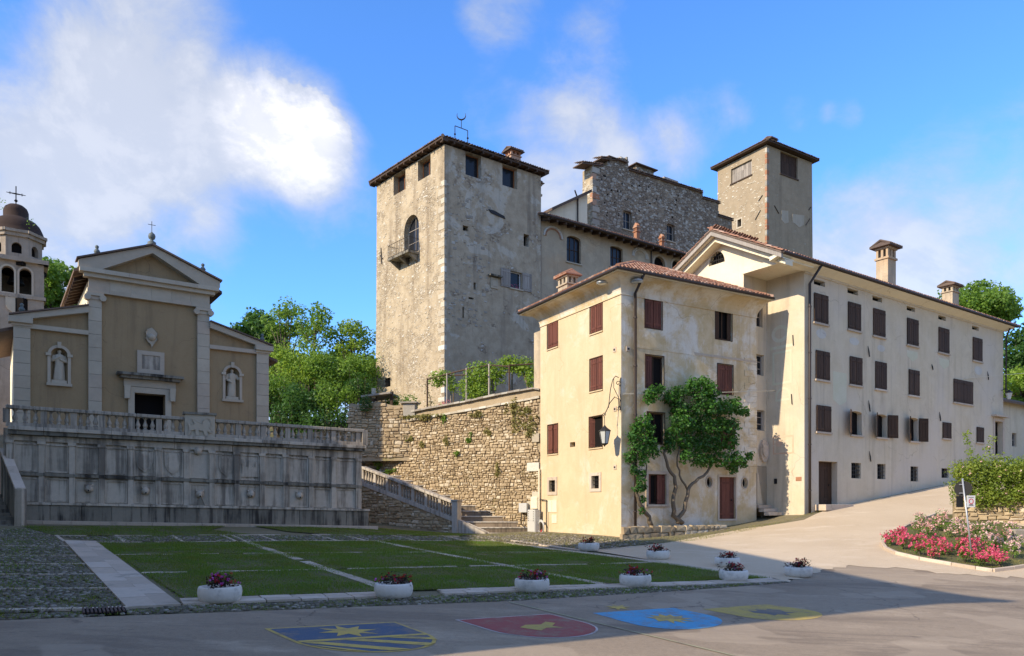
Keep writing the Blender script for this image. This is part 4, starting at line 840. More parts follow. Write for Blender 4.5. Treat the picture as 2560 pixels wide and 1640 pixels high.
cu, cz = C(910, 1020); MB().wprism(WC, [(cu + x * .62, cz + y * .85) for x, y in ((-.3, .5), (0, .6), (.3, .5), (.5, .3), (.42, .05), (.5, -.1), (.3, -.35), (.12, -.45), (0, -.6), (-.12, -.45), (-.3, -.35), (-.5, -.1), (-.42, .05), (-.5, .3))], 0, .12).build('crest', M.ch_stone, ch, bevel=.04)
MB().lathe(WC.pt(cu, cz, .14), [(.02, -.22), (.2, -.1), (.22, .06), (.02, .2)], 10).build('crest_field', M.ch_stone, ch, True)
# body behind the front: nave, aisles, roofs
Lc = 9.0; WL = Wall(WC.pt(uB0, 0, 0)[:2], (0, 0.0001) if False else (WC.n.x, WC.n.y)) 
nave = MB(); P = WC.pt
nave.hexa([P(uB0 + .05, zb, -Lc), P(uC1 - .05, zb, -Lc), P(uC1 - .05, zb, -.9), P(uB0 + .05, zb, -.9), P(uB0 + .05, zc1 - .1, -Lc), P(uC1 - .05, zc1 - .1, -Lc), P(uC1 - .05, zc1 - .1, -.9), P(uB0 + .05, zc1 - .1, -.9)]); nave.build('nave_wall', M.cream, ch)
for ua, ub in ((uA0 + .05, uB0 + .04), (uC1 - .04, uD1 - .05)): MB().hexa([P(ua, zb, -Lc), P(ub, zb, -Lc), P(ub, zb, -.9), P(ua, zb, -.9), P(ua, zai - .2, -Lc), P(ub, zai - .2, -Lc), P(ub, zai - .2, -.9), P(ua, zai - .2, -.9)]).build('aisle_wall', M.cream, ch)
def slope(parent, pa, pb, pc, pd, mat, nm='roof', th=.16):
    v = [Vector(p) for p in (pa, pb, pc, pd)]; mb = MB(); mb.hexa([tuple(p - Vector((0, 0, th))) for p in v] + [tuple(p) for p in v]); return mb.build(nm, mat, parent)
for sg in (-1, 1):
    e = uc + sg * (half + .7); slope(ch, P(e, zru - .1, -Lc), P(e, zru - .1, .2), P(uc, zap + .02, .2), P(uc, zap + .02, -Lc), M.tile_old)
for ua, ub, sg in ((uA0 - .7, uB0, -1), (uD1 + .7, uC1, 1)): slope(ch, P(ua, zai - .25, -Lc), P(ua, zai - .25, -.3), P(ub, C(535, 862)[1] - .05, -.3), P(ub, C(535, 862)[1] - .05, -Lc), M.tile_old)
for k in range(9):                                            # rafter ends and side windows of the nave seen edge-on
    MB().hexa([P(uB0 - .62, zru - .55, -.9 - k * .8), P(uB0 + .1, zru - .25, -.9 - k * .8), P(uB0 + .1, zru - .25, -.75 - k * .8), P(uB0 - .62, zru - .55, -.75 - k * .8), P(uB0 - .62, zru - .33, -.9 - k * .8), P(uB0 + .1, zru - .02, -.9 - k * .8), P(uB0 + .1, zru - .02, -.75 - k * .8), P(uB0 - .62, zru - .33, -.75 - k * .8)]).build('rafter', M.beam, ch)
    if k % 3 == 1:
        q = MB(); z0, z1 = zc0 - 1.6, zc0 - .3; a0, a1 = -1.0 - k * .8, -1.9 - k * .8; q.hexa([P(uB0 + .03, z0, a0), P(uB0 + .2, z0, a0), P(uB0 + .2, z0, a1), P(uB0 + .03, z0, a1), P(uB0 + .03, z1, a0), P(uB0 + .2, z1, a0), P(uB0 + .2, z1, a1), P(uB0 + .03, z1, a1)]); q.build('window', M.glass, ch)
def finial(c, s, nm='finial', ball=False):
    pr = [(.42, 0), (.42, .12), (.26, .16), (.34, .3), (.22, .42), (.12, .5), (.24, .66), (.28, .8), (.2, .95), (.1, 1.05), (.16, 1.15), (.17, 1.3), (.02, 1.42)] if not ball else [(.5, 0), (.5, .15), (.34, .22), (.38, .4), (.16, .55), (.12, .62), (.27, .75), (.32, .95), (.27, 1.15), (.1, 1.3), (.02, 1.4)]
    return MB().lathe(c, [(r * s, z * s) for r, z in pr], 12).build(nm, M.pot, ch, True)
finial(WC.pt(C(580, 550)[0], zru + .55, .25), .58); finial(WC.pt(2 * uc - C(580, 550)[0], zru + .55, .25), .58); finial(WC.pt(uc, zap + .05, .25), .62, ball=True)
finial(WC.pt((uA0 + uA1) / 2, zai + .42, .05), .55); finial(WC.pt((uD0 + uD1) / 2, zai + .42, .05), .55)
c = Vector(WC.pt(uc, zap + .88, .25)); mb = MB(); mb.tube([c, c + Vector((0, 0, .62))], .016, 6); s3 = Vector((WC.d.x, WC.d.y, 0)); mb.tube([c + Vector((0, 0, .42)) - s3 * .2, c + Vector((0, 0, .42)) + s3 * .2], .015, 6); mb.build('cross', M.iron, ch)
# statues in the niches: robed figures, each one mesh
def statue(base, hgt, label, arm, seed):
    rs = random.Random(seed); n = 18; b = Vector(base); r3 = Vector((WC.d.x, WC.d.y, 0)); n3 = Vector((WC.n.x, WC.n.y, 0)); mb = MB()
    prof = [(0, .25, .19, 0), (.1, .25, .19, 0), (.3, .23, .18, .01), (.45, .215, .17, .025), (.55, .20, .16, .02), (.62, .215, .165, .0), (.72, .235, .165, -.01), (.79, .245, .15, 0), (.835, .17, .12, .01), (.855, .07, .07, .012), (.88, .065, .07, .015), (.90, .08, .09, .015), (.935, .095, .105, .018), (.97, .085, .095, .018), (1.0, .03, .035, .015)]
    pts = []
    for z, rx, ry, sx in prof:
        for k in range(n):
            t = 2 * math.pi * k / n; fold = 1 + (.09 * math.sin(5 * t + 3 * z + seed) + .05 * math.sin(9 * t - 5 * z) if z < .8 else 0); q = b + r3 * ((rx * math.cos(t) * fold + sx) * hgt / 1.8 * 1.2) + n3 * (ry * math.sin(t) * fold * hgt / 1.8 * 1.2); q.z = b.z + z * hgt; pts.append(q)
    m = len(prof); mb.add(pts, [(i * n + k, i * n + (k + 1) % n, (i + 1) * n + (k + 1) % n, (i + 1) * n + k) for i in range(m - 1) for k in range(n)] + [tuple(reversed(range(n))), tuple((m - 1) * n + k for k in range(n))])
    s = hgt; up = Vector((0, 0, 1))
    for sg, (elx, elz, hx, hz, hn) in zip((-1, 1), arm):
        sh = b + r3 * (sg * .14 * s) + up * .79 * s; el = b + r3 * (sg * elx * s) + up * elz * s + n3 * .05 * s; ha = b + r3 * (hx * s) + up * hz * s + n3 * hn * s
        mb.tube([sh, sh.lerp(el, .5), el, el.lerp(ha, .6), ha], [.062 * s, .058 * s, .05 * s, .042 * s, .03 * s], 8); mb.tube([ha, ha + (ha - el).normalized() * .06 * s], [.034 * s, .02 * s], 6)
    o = mb.build('statue', M.ch_stone, None, True); tag(o, label, 'statue', 'niche statues of the church')
    md = o.modifiers.new('remesh', 'REMESH'); md.mode = 'VOXEL'; md.voxel_size = .022; md.use_smooth_shade = True; return o
for ni, lab, arm, sd in ((niL, 'carved stone statue of a robed figure in the left niche of the church', ((.2, .62, -.02, .74, .12), (.21, .6, .06, .66, .12)), 1), (niR, 'carved stone statue holding an object in the right niche of the church', ((.2, .62, -.06, .52, .12), (.22, .63, .27, .7, .12)), 2)):
    uu = (ni[0] + ni[1]) / 2; statue(WC.pt(uu, ni[2] + .16, -.2), (ni[3] - ni[2]) * .88, lab, arm, sd)
    MB().wbox(WC, uu - .36, uu + .36, ni[2] - .005, ni[2] + .16, -.5, .02).build('pedestal', M.ch_stone, ch)

# ================================================================== bell tower
by = 60.0; bx = (40 - CX) / F * by; bt_ = thing('bell_tower', (bx, by, 3.5), 'old stone bell tower with brown dome and arched belfry openings', 'tower')
ang = math.atan2(1.0, 1.45); dv = Vector((math.cos(ang), math.sin(ang))); hw = 1.78
def bz(y): return (HY - (420 + y / 2.406)) / F * (by - 1.5)
zbt = [3.0, bz(760), bz(560), bz(545), bz(385)]
for k in range(4):
    d = Vector((dv.x * math.cos(k * math.pi / 2) - dv.y * math.sin(k * math.pi / 2), dv.x * math.sin(k * math.pi / 2) + dv.y * math.cos(k * math.pi / 2))); nn = Vector((d.y, -d.x)); o_ = Vector((bx, by)) - d * hw + nn * hw
    Wb = Wall(o_, d); L = 2 * hw; ops = []
    for c in (.34, .66) if k in (0, 1) else (): ops.append(dict(r=(L * c - .4, L * c + .4, zbt[1] + .1, zbt[1] + 2.1), arch=True, kind='none'))  # rear sides left solid to keep the belfry dark inside
    for c in (.34, .66): pass
    face(Wb, [(0, 3.0), (L, 3.0), (L, zbt[2]), (0, zbt[2])], ops, bt_, M.bell, .45)
    for c in (.34, .66):
        r = (L * c - .4, L * c + .4, zbt[1] + .1, zbt[1] + 2.1); MB().ring(Wb, inset(archloop(r), -.14), .136, -.02, .06).build('arch_surround', M.ch_stone, bt_)
    MB().wbox(Wb, -.12, L + .12, zbt[1] - .25, zbt[1] + .02, -.2, .14).build('string_course', M.bell, bt_); MB().wbox(Wb, -.3, L + .3, zbt[2] - .02, zbt[2] + .3, -.4, .34).build('cornice', M.bell, bt_)
ce = MB(); ce.box(bx - 1.5, bx + 1.5, by - 1.5, by + 1.5, zbt[2] - .3, zbt[2] + .25); ce.build('belfry_shade_slab', M.dark, bt_)  # near-black slab added so the belfry stays dark inside
bell = MB(); bell.lathe((bx, by, zbt[1] + 1.2), [(.62, 0), (.56, .12), (.42, .5), (.36, .85), (.2, 1.0), (.04, 1.05), (.04, 1.5)], 14); bell.build('bell', M.iron, bt_, True)
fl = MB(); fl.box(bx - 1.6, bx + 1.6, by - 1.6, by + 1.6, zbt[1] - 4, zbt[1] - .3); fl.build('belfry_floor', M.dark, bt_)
o8 = hw * 1.02; zo0, zo1 = zbt[2] + .3, zbt[4]
for k in range(8):
    a0 = ang + math.pi / 8 + k * math.pi / 4; r8 = o8 / math.cos(math.pi / 8) * .95; p0 = Vector((bx + r8 * math.cos(a0), by + r8 * math.sin(a0))); p1 = Vector((bx + r8 * math.cos(a0 + math.pi / 4), by + r8 * math.sin(a0 + math.pi / 4)))
    Wo = Wall(p0, p1 - p0); L = (p1 - p0).length
    face(Wo, [(0, zo0), (L, zo0), (L, zo1), (0, zo1)], [dict(r=(L * .27, L * .73, zo0 + .35, zo1 - .75), arch=True, kind='open', depth=.35)], bt_, M.bell, .35)
    MB().wbox(Wo, -.1, L + .1, zo1 - .3, zo1 - .02, -.1, .16).build('cornice', M.bell, bt_); MB().wbox(Wo, -.2, L + .2, zo1 - .02, zo1 + .2, -.3, .3).build('cornice', M.bell, bt_)
zd = zo1 + .2; r = o8 * 1.03; hd = bz(262) - zd
dm = MB().lathe((bx, by, zd), [(r * 1.1, 0), (r * 1.02, .08), (r * .99, hd * .3), (r * .9, hd * .58), (r * .74, hd * .82), (r * .52, hd * .97), (r * .49, hd), (r * .46, hd + .06), (r * .46, hd + .55), (r * .41, hd + .82), (r * .27, hd + 1.04), (r * .04, hd + 1.12)], 16).build('dome', M.dome, bt_, True)
c = Vector((bx, by, zd + hd + 1.08)); mb = MB(); mb.tube([c, c + Vector((0, 0, 1.5))], .04, 6); mb.lathe(c + Vector((0, 0, .35)), [(.02, -.15), (.14, 0), (.02, .15)], 8)
d3 = Vector((dv.x, dv.y, 0)); mb.tube([c + Vector((0, 0, .9)) - d3 * .65, c + Vector((0, 0, .9)), c + Vector((0, 0, .9)) + d3 * .65], [.02, .06, .02], 6)
for s in (-1, 1): mb.tube([c + Vector((0, 0, .9)) + d3 * s * .4 - Vector((0, 0, .1)), c + Vector((0, 0, .9)) + d3 * s * .4 + Vector((0, 0, .1))], .03, 5)
mb.build('cross', M.iron, dm)
Wb = Wall(Vector((bx, by)) - dv * hw + Vector((dv.y, -dv.x)) * hw, dv); u, z = Wb.uv(35, 420 + 825 / 2.406); MB().lathe((0, 0, 0), [(.1, 0)], 4) if False else None
MB().wprism(Wb, [(u + x * 1.1, z + y * 1.3) for x, y in SH], 0, .1).build('crest', M.ch_stone, bt_)
leaves('weed', [((bx - .7, by - .5, zd + hd + .95), (.5, .4, .5)), ((bx - 2.4, by - .6, zd + hd * .75), (.35, .3, .35)), ((bx + 1.9, by - 1.2, zd + hd * .5), (.35, .3, .4))], 150, .16, M.leaf_mid, bt_)
# ================================================================== roofs
def V2(p, z): return Vector((p[0], p[1], z))
def hip(parent, A, B, Cc, D, ze, oh, rise, tile_mat, soffit, gutter=None, n_obj=(0, 0), pitch=.23, length=.42, rad=.1, ridge=None, th=.14, rafters=0.0, seg=5, oh_b=None):
    A, B, Cc, D = [Vector(p[:2]) for p in (A, B, Cc, D)]; r = (B - A).normalized(); l = (D - A).normalized(); ob = oh if oh_b is None else oh_b; Lr, Ll = (B - A).length + oh + ob, (D - A).length + 2 * oh
    A = A - r * oh - l * oh; B = B + r * ob - l * oh; Cc = Cc + r * ob + l * oh; D = D - r * oh + l * oh; c = (A + Cc) / 2
    k = abs(Lr - Ll) / 2 if ridge is None else ridge; ax = r if Lr >= Ll else l; R0, R1 = V2(c - ax * k, ze + rise), V2(c + ax * k, ze + rise)
    if Lr >= Ll: planes = [((A, B), (R0, R1)), ((B, Cc), (R1, R1)), ((Cc, D), (R1, R0)), ((D, A), (R0, R0))]
    else: planes = [((A, B), (R0, R0)), ((B, Cc), (R0, R1)), ((Cc, D), (R1, R1)), ((D, A), (R1, R0))]
    sl = MB(); root = None; polys = []
    for (p, q), (t0, t1) in planes:
        P0, P1 = V2(p, ze), V2(q, ze); top = [t1, t0] if (t1 - t0).length > 1e-6 else [t0]; sl.add([P0, P1] + top, [tuple(range(2 + len(top)))]); polys.append((P0, P1, t0, t1))
    root = sl.build('roof', tile_mat, parent)
    so = MB(); so.add([V2(p, ze - th) for p in (A, D, Cc, B)], [(0, 1, 2, 3)])
    for p, q in ((A, B), (B, Cc), (Cc, D), (D, A)): so.add([V2(p, ze - th), V2(q, ze - th), V2(q, ze), V2(p, ze)], [(0, 1, 2, 3)])
    so.build('soffit', soffit, root)
    for i, (P0, P1, t0, t1) in enumerate((polys[0], polys[3])):
        eu = (P1 - P0).normalized(); w0 = t0 - P0; v0 = w0 - eu * w0.dot(eu); ev = v0.normalized(); pl = [(0, 0), ((P1 - P0).length, 0)]
        for t in ([t1, t0] if (t1 - t0).length > 1e-6 else [t0]): pl.append(((t - P0).dot(eu), (t - P0).dot(ev)))
        tiles('tiles', P0 - ev * .06, eu, ev, pl, root, tile_mat, pitch, length, rad, n_obj[i], seg=seg)
    rt = MB()                                                # hip and ridge tiles
    for (P0, P1, t0, t1) in (polys[0], polys[3], polys[1]):
        a, b = P0 + Vector((0, 0, .05)), t0 + Vector((0, 0, .07)); n = int((b - a).length / .4)
        for k2 in range(n): rt.tube([a.lerp(b, k2 / n), a.lerp(b, (k2 + 1.1) / n)], [rad * 1.25, rad], 7)
    if (R1 - R0).length > .2: rt.tube([R0 + Vector((0, 0, .06)), R1 + Vector((0, 0, .06))], rad * 1.2, 7)
    rt.build('ridge_tiles', tile_mat, root)
    if gutter:
        gt = MB(); gt.tube([V2(D, ze - .04) - V2(r * .06, 0), V2(A, ze - .04) - V2((r + l) * .06, 0), V2(B, ze - .04) - V2(l * .06, 0)], .075, 8); gt.build('gutter', gutter, root)
    if rafters:
        for p, q, nn in ((A, B, l), (D, A, r)):
            n = int((q - p).length / rafters); e = (q - p).normalized()
            for k2 in range(n + 1):
                s = p + e * (.1 + k2 * rafters); MB().hexa([V2(s, ze - th - .16), V2(s + e * .12, ze - th - .16), V2(s + e * .12 + nn * oh, ze - th - .16), V2(s + nn * oh, ze - th - .16), V2(s, ze - th - .003), V2(s + e * .12, ze - th - .003), V2(s + e * .12 + nn * oh, ze - th - .003), V2(s + nn * oh, ze - th - .003)]).build('rafter', M.beam, root)
    return root
def chimney(parent, c, w, d, hgt, mat, cap_mat, ang=0.5, holes=True, capw=.25, gable=True):
    """Shaft, a flared collar, little openings and a small tiled cap; c is the middle of the foot."""
    c = Vector(c); e1 = Vector((math.cos(ang), math.sin(ang), 0)); e2 = Vector((-e1.y, e1.x, 0)); up = Vector((0, 0, 1))
    def bx_(mb, w_, d_, z0, z1, ox=0, oy=0):
        q = c + e1 * ox + e2 * oy; mb.hexa([q + e1 * sx * w_ / 2 + e2 * sy * d_ / 2 + up * z for z in (z0, z1) for sx, sy in ((-1, -1), (1, -1), (1, 1), (-1, 1))])
    sh = MB(); bx_(sh, w, d, -1.2, hgt * .62); o = sh.build('chimney', mat, parent)
    co = MB(); bx_(co, w + .16, d + .16, hgt * .62 + .001, hgt * .67); bx_(co, w + .14, d + .14, hgt * .88, hgt * .93); co.build('collar', mat, o)
    ps = MB()
    for sx in (-1, 0, 1):
        for sy in (-1, 1): bx_(ps, w * .2, d * .18, hgt * .67 + .001, hgt * .88, sx * w * .4, sy * d * .41)
    for sx in (-1, 1): bx_(ps, w * .18, d * .2, hgt * .671, hgt * .879, sx * w * .405, 0)
    ps.build('pier', mat, o); dk = MB(); bx_(dk, w * .55, d * .5, hgt * .66, hgt * .89); dk.build('flue', M.dark, o)
    cp = MB(); a = w / 2 + capw; b = d / 2 + capw; z = c.z + hgt * .93; rise = hgt * .07 + .22
    pts = [c + e1 * sx * a + e2 * sy * b for sx, sy in ((-1, -1), (1, -1), (1, 1), (-1, 1))]; pts = [Vector((p.x, p.y, z)) for p in pts] + [Vector((p.x, p.y, z + .06)) for p in pts]
    t0, t1 = c - e1 * a * .8, c + e1 * a * .8; pts += [Vector((t0.x, t0.y, z + rise)), Vector((t1.x, t1.y, z + rise))]
    cp.add(pts, [(3, 2, 1, 0), (0, 1, 5, 4), (1, 2, 6, 5), (2, 3, 7, 6), (3, 0, 4, 7), (4, 5, 9, 8), (6, 7, 8, 9), (5, 6, 9), (7, 4, 8)]); cap = cp.build('cap', cap_mat, o)
    tl = MB()
    for k in range(int(a * 2 / .2)):
        s = -a + .1 + k * .2
        for sg in (-1, 1): q0 = c + e1 * s + e2 * sg * b; q1 = c + e1 * s; tl.tube([Vector((q0.x, q0.y, z + .08)) , Vector((q1.x, q1.y, z + rise + .03))], [.085, .075], 6)
    tl.build('cap_tiles', cap_mat, o); return o
def proud_stones(name, W, u0, u1, z0, z1, n, mat, parent, smin=.1, smax=.3, holes=()):
    """Stones that stand out of thin plaster."""
    mb = MB()
    for k in range(n):
        u, z = random.uniform(u0, u1), random.uniform(z0, z1); w = random.uniform(smin, smax); hh = w * random.uniform(.4, .8)
        if any(a - .2 < u < b + .2 and c - .2 < z < d + .2 for a, b, c, d in holes): continue
        j = lambda: random.uniform(.75, 1.1); lp = [(u - w / 2 * j(), z - hh / 2 * j()), (u + w / 2 * j(), z - hh / 2 * j()), (u + w / 2 * j(), z + hh / 2 * j()), (u - w / 2 * j(), z + hh / 2 * j())]; t = random.uniform(.012, .045)
        inn = inset(lp, min(.03, hh * .2)); P = W.pt; mb.add([P(*q, -.01) for q in lp] + [P(*q, t) for q in inn], [(4, 5, 6, 7), (0, 1, 5, 4), (1, 2, 6, 5), (2, 3, 7, 6), (3, 0, 4, 7)])
    tag(mb.build(name, mat, parent), kind='stuff')
M.pale_stone = m_piece('pale_stone', (0.58, 0.52, 0.40), (0.46, 0.39, 0.28), (0.68, 0.63, 0.52), 6, .5, .75, 1.15, .95)
M.grey_stone = m_piece('grey_stone', (0.40, 0.36, 0.29), (0.29, 0.25, 0.20), (0.50, 0.46, 0.38), 6, .5, .7, 1.2, .95)
M.patch_dim = m_plaster('dull_plaster_patch', (0.46, 0.40, 0.30), (0.42, 0.36, 0.27), (0.38, 0.32, 0.24), (0.3, 0.25, 0.18), .4, .6, .4)
M.patch = m_plaster('pale_plaster_patch', (0.60, 0.57, 0.49), (0.54, 0.50, 0.43), (0.48, 0.45, 0.38), (0.35, 0.3, 0.24), .3, .4, .4)

# ================================================================== great tower
TY = 58.0; TA = Vector(((1111 - CX) / F * TY, TY)); TR_ = Wall(TA, (1.337, 1.0)); TL_ = Wall(TA, (.854, -1.0))
LR, LLf = TR_.u(1352), -TL_.u(942); TB = Vector(TR_.pt(LR, 0)[:2]); TD = Vector(TL_.pt(-LLf, 0)[:2]); TC = TB + (TD - TA); ztw = (HY - 360) / F * TY; zg = 6.0
tw = thing('castle_tower', (TA.x, TA.y, zg), 'massive square castle tower with patched plaster, low hipped roof and small balcony', 'tower')
def T(W, x0, y0, x1, y1): return W.rect(880 + x0 / 1.974, 280 + y0 / 1.974, 880 + x1 / 1.974, 280 + y1 / 1.974)
tl_ops = [dict(r=T(TL_, 205, 316, 264, 414), kind='glass', depth=.55, frame=M.orange_wood, bars=(1, 0)), dict(r=T(TL_, 325, 246, 388, 344), kind='glass', depth=.55, frame=M.orange_wood, bars=(1, 0)),
          dict(r=T(TL_, 257, 528, 330, 716), kind='glass', depth=.5, arch=True, frame=M.grey_wood, bars=(1, 2)), dict(r=T(TL_, 160, 1316, 190, 1360), kind='bars', depth=.4)]
face(TL_, [(-LLf - .25, zg - 2), (0, zg - 2), (0, ztw), (-LLf, ztw)], tl_ops, tw, M.tower_lit, .55)
tr_ops = [dict(r=T(TR_, 560, 194, 637, 308), kind='glass', depth=.5, frame=M.orange_wood, bars=(0, 0)), dict(r=T(TR_, 742, 255, 816, 360), kind='glass', depth=.5, frame=M.orange_wood, bars=(0, 0)),
          dict(r=T(TR_, 547, 558, 574, 584), kind='open', depth=.5), dict(r=T(TR_, 847, 600, 873, 660), kind='open', depth=.5), dict(r=T(TR_, 600, 840, 612, 876), kind='open', depth=.4),
          dict(r=T(TR_, 782, 782, 838, 866), kind='glass', depth=.3, frame=M.signwhite, bars=(0, 0), sill=M.ch_stone), dict(r=T(TR_, 545, 960, 554, 1016), kind='open', depth=.3), dict(r=T(TR_, 545, 1418, 570, 1440), kind='open', depth=.3), dict(r=T(TR_, 575, 912, 600, 922), kind='open', depth=.25)]
face(TR_, [(0, zg - 2), (LR, zg - 2), (LR, ztw), (0, ztw)], tr_ops, tw, M.tower_side, .5)
bk = MB()
for a, b in ((TB, TC), (TC, TD)): bk.poly([V2(a, zg - 2), V2(b, zg - 2), V2(b, ztw), V2(a, ztw)])
bk.build('wall', M.tower_side, tw)
proud_stones('proud_stones', TL_, -LLf + .2, -.1, zg, ztw - .5, 520, M.pale_stone, tw, .1, .3, [o['r'] for o in tl_ops])
proud_stones('proud_stones', TR_, 0, LR * .45, zg + 8, ztw - 3, 140, M.grey_stone, tw, .12, .4, [o['r'] for o in tr_ops])
for k in range(26):                                          # corner stones
    z = zg + 2 + k * .66; a = .45 if k % 2 else .8; q = MB(); q.wbox(TL_, -a, .012, z, z + random.uniform(.3, .5), -.3, .02); q.build('corner_stone', M.pale_stone, tw)
rf = hip(tw, TA, TB, TC, TD, ztw + .3, .48, 1.65, M.tile_old, M.beam, None, (0, 0), .25, .5, .11, rafters=.9)
wc = Vector((TA.x, TA.y))
# shutters beside the flowered window, flower box, plaque, slots
r = tr_ops[5]['r']; leaf_open(TR_, r[0] - .02, r[2], r[3] + .05, -.95, math.radians(-6), M.grey_wood, tw, 4) if False else None
plank_leaf(TR_, r[0] - 1.0, r[0] - .04, r[2] - .05, r[3] + .05, .02, .05, M.grey_wood, tw, 'shutter', 4); plank_leaf(TR_, r[1] + .04, r[1] + 1.0, r[2] - .05, r[3] + .05, .02, .05, M.grey_wood, tw, 'shutter', 4)
leaves('window_flowers', [(TR_.pt(r[0] + .25, r[2] + .25, -.05), .2), (TR_.pt(r[1] - .3, r[2] + .2, -.05), .24), (TR_.pt((r[0] + r[1]) / 2, r[2] + .15, -.05), .2)], 420, .07, M.f_pink, tw)
u0, u1, z0, z1 = T(TR_, 683, 815, 718, 868); pq = MB().wbox(TR_, u0, u1, z0, z1, 0, .1).build('plaque', M.ch_stone, tw, bevel=.02); MB().wbox(TR_, u0 - .25, u1 + .25, z1 + .05, z1 + .17, 0, .4).build('plaque_hood', M.fount_dark, pq); MB().ring(TR_, rectloop((u0 + .1, u1 - .1, z0 + .15, z1 - .1)), .06, .1, .13).build('plaque_frame', M.ch_stone, pq)
u0, z0 = TR_.uv(880 + 672 / 1.974, 280 + 480 / 1.974); u1, z1 = TR_.uv(880 + 755 / 1.974, 280 + 524 / 1.974); MB().wprism(TR_, [(u0, z0), (u0 + .25, z0 - .25), (u1, z1 - .08), (u1 - .1, z1 + .12), (u0 + .5, z0 + .02)], 0, .07).build('sundial_hand', M.iron, tw)
# balcony under the arched door
r = tl_ops[2]['r']; b0, b1 = r[0] - .9, r[1] + .05; zb_ = r[2] - .15
bal = MB().wbox(TL_, b0, b1, zb_ - .2, zb_, -.1, 1.05).build('balcony', M.fount_dark, tw, bevel=.02)
for k in range(3):
    u = b0 + .15 + (b1 - b0 - .5) * k / 2; s = MB(); 
    P = TL_.pt; s.hexa([P(u, zb_ - .75, .02), P(u + .22, zb_ - .75, .02), P(u + .22, zb_ - .75, -.1), P(u, zb_ - .75, -.1), P(u, zb_ - .201, .95), P(u + .22, zb_ - .201, .95), P(u + .22, zb_ - .201, -.1), P(u, zb_ - .201, -.1)]); s.build('bracket', M.fount_dark, bal)
rl = MB(); hr = 1.05
for pth in ([(b0 + .04, 0), (b0 + .04, 1.0), (b1 - .04, 1.0), (b1 - .04, 0)],):
    for zz in (zb_ + .06, zb_ + hr): rl.tube([TL_.pt(u, zz, o_) for u, o_ in pth], .02, 5)
n = 12
for k in range(n + 1): u = b0 + .04 + (b1 - b0 - .08) * k / n; rl.tube([TL_.pt(u, zb_, 1.0), TL_.pt(u, zb_ + hr, 1.0)], .013, 4)
for k in range(1, 7):
    for u in (b0 + .04, b1 - .04): rl.tube([TL_.pt(u, zb_, k / 6.5), TL_.pt(u, zb_ + hr, k / 6.5)], .013, 4)
rl.build('railing', M.iron, bal)
u, z = TL_.uv(880 + 145 / 1.974, 280 + 700 / 1.974); mb = MB(); mb.tube([TL_.pt(u, z + .5, .05), TL_.pt(u + .15, z - .9, .06)], .04, 5); mb.tube([TL_.pt(u - .15, z - .1, .05), TL_.pt(u + .3, z - .5, .06)], .04, 5); mb.build('wall_tie', M.iron, tw)
# weathervane: little frame with crescent
c = Vector((TA.x, TA.y, 0)) * .62 + Vector((TC.x, TC.y, 0)) * .38; yv = c.y; p0, p1 = PX(880 + 508 / 1.974, 343, yv - 1), PX(880 + 571 / 1.974, 353, yv - 1); mb = MB()
zt0 = PX(0, 280 + 68 / 1.974, yv - 1).z; zt1 = PX(0, 280 + 92 / 1.974, yv - 1).z
for p, zt_ in ((p0, zt0), (p1, zt1)):
    mb.tube([Vector((p.x, p.y, p.z - 1.2)), Vector((p.x, p.y, zt_))], .035, 5); mb.lathe((p.x, p.y, p.z + .25), [(.02, -.1), (.1, 0), (.02, .1)], 8)
mb.tube([Vector((p0.x, p0.y, zt0)), Vector((p1.x, p1.y, zt1))], .035, 5); mid = Vector(((p0.x + p1.x) / 2, p0.y, (zt0 + zt1) / 2)); mb.tube([mid, mid + Vector((0, 0, .7))], .03, 5)
cc = mid + Vector((0, 0, 1.05)); arc = [cc + Vector((.36 * math.cos(a), 0, .36 * math.sin(a))) for a in np.linspace(math.radians(150), math.radians(390), 12)]; mb.tube(arc, [.01, .025, .035, .045, .055, .06, .06, .055, .045, .035, .025, .01], 6); mb.build('weathervane', M.iron, rf)
chimney(rf, (*TR_.pt(LR * .82, 0, -1.6)[:2], ztw + .9), 1.0, .8, 1.25, M.brick, M.tile_old, .64)

# ================================================================== castle hall beside the tower
HY0 = TR_.pt(LR, 0)[1] + .25; HW = Wall(((1352 - CX) / F * HY0, HY0), (1.40, 1.0)); zh = HW.uv(1352, 545)[1]
hl = thing('castle_hall', (*HW.pt(6, 0)[:2], 8.0), 'castle hall with faded painted plaster, arched windows and long tiled eave', 'building')
def Hc(x0, y0, x1, y1): return HW.rect(1300 + x0 / 3.082, 300 + y0 / 3.082, 1300 + x1 / 3.082, 300 + y1 / 3.082)
LH = HW.u(1800)
h_ops = [dict(r=Hc(360, 880, 470, 1088), kind='glass', arch=True, rise=.35, frame=M.dark_wood, bars=(2, 1), sill=M.ch_stone), dict(r=Hc(695, 962, 793, 1125), kind='glass', arch=True, rise=.2, frame=M.dark_wood, bars=(2, 1), sill=M.ch_stone),
         dict(r=Hc(1032, 1040, 1118, 1150), kind='open', arch=True, surround=M.ch_stone, sur_w=.22), dict(r=Hc(1170, 1070, 1240, 1190), kind='open', arch=True, surround=M.ch_stone, sur_w=.22)]
face(HW, [(-.4, 5), (LH, 5), (LH, zh), (-.4, zh)], h_ops, hl, M.hall, .3)
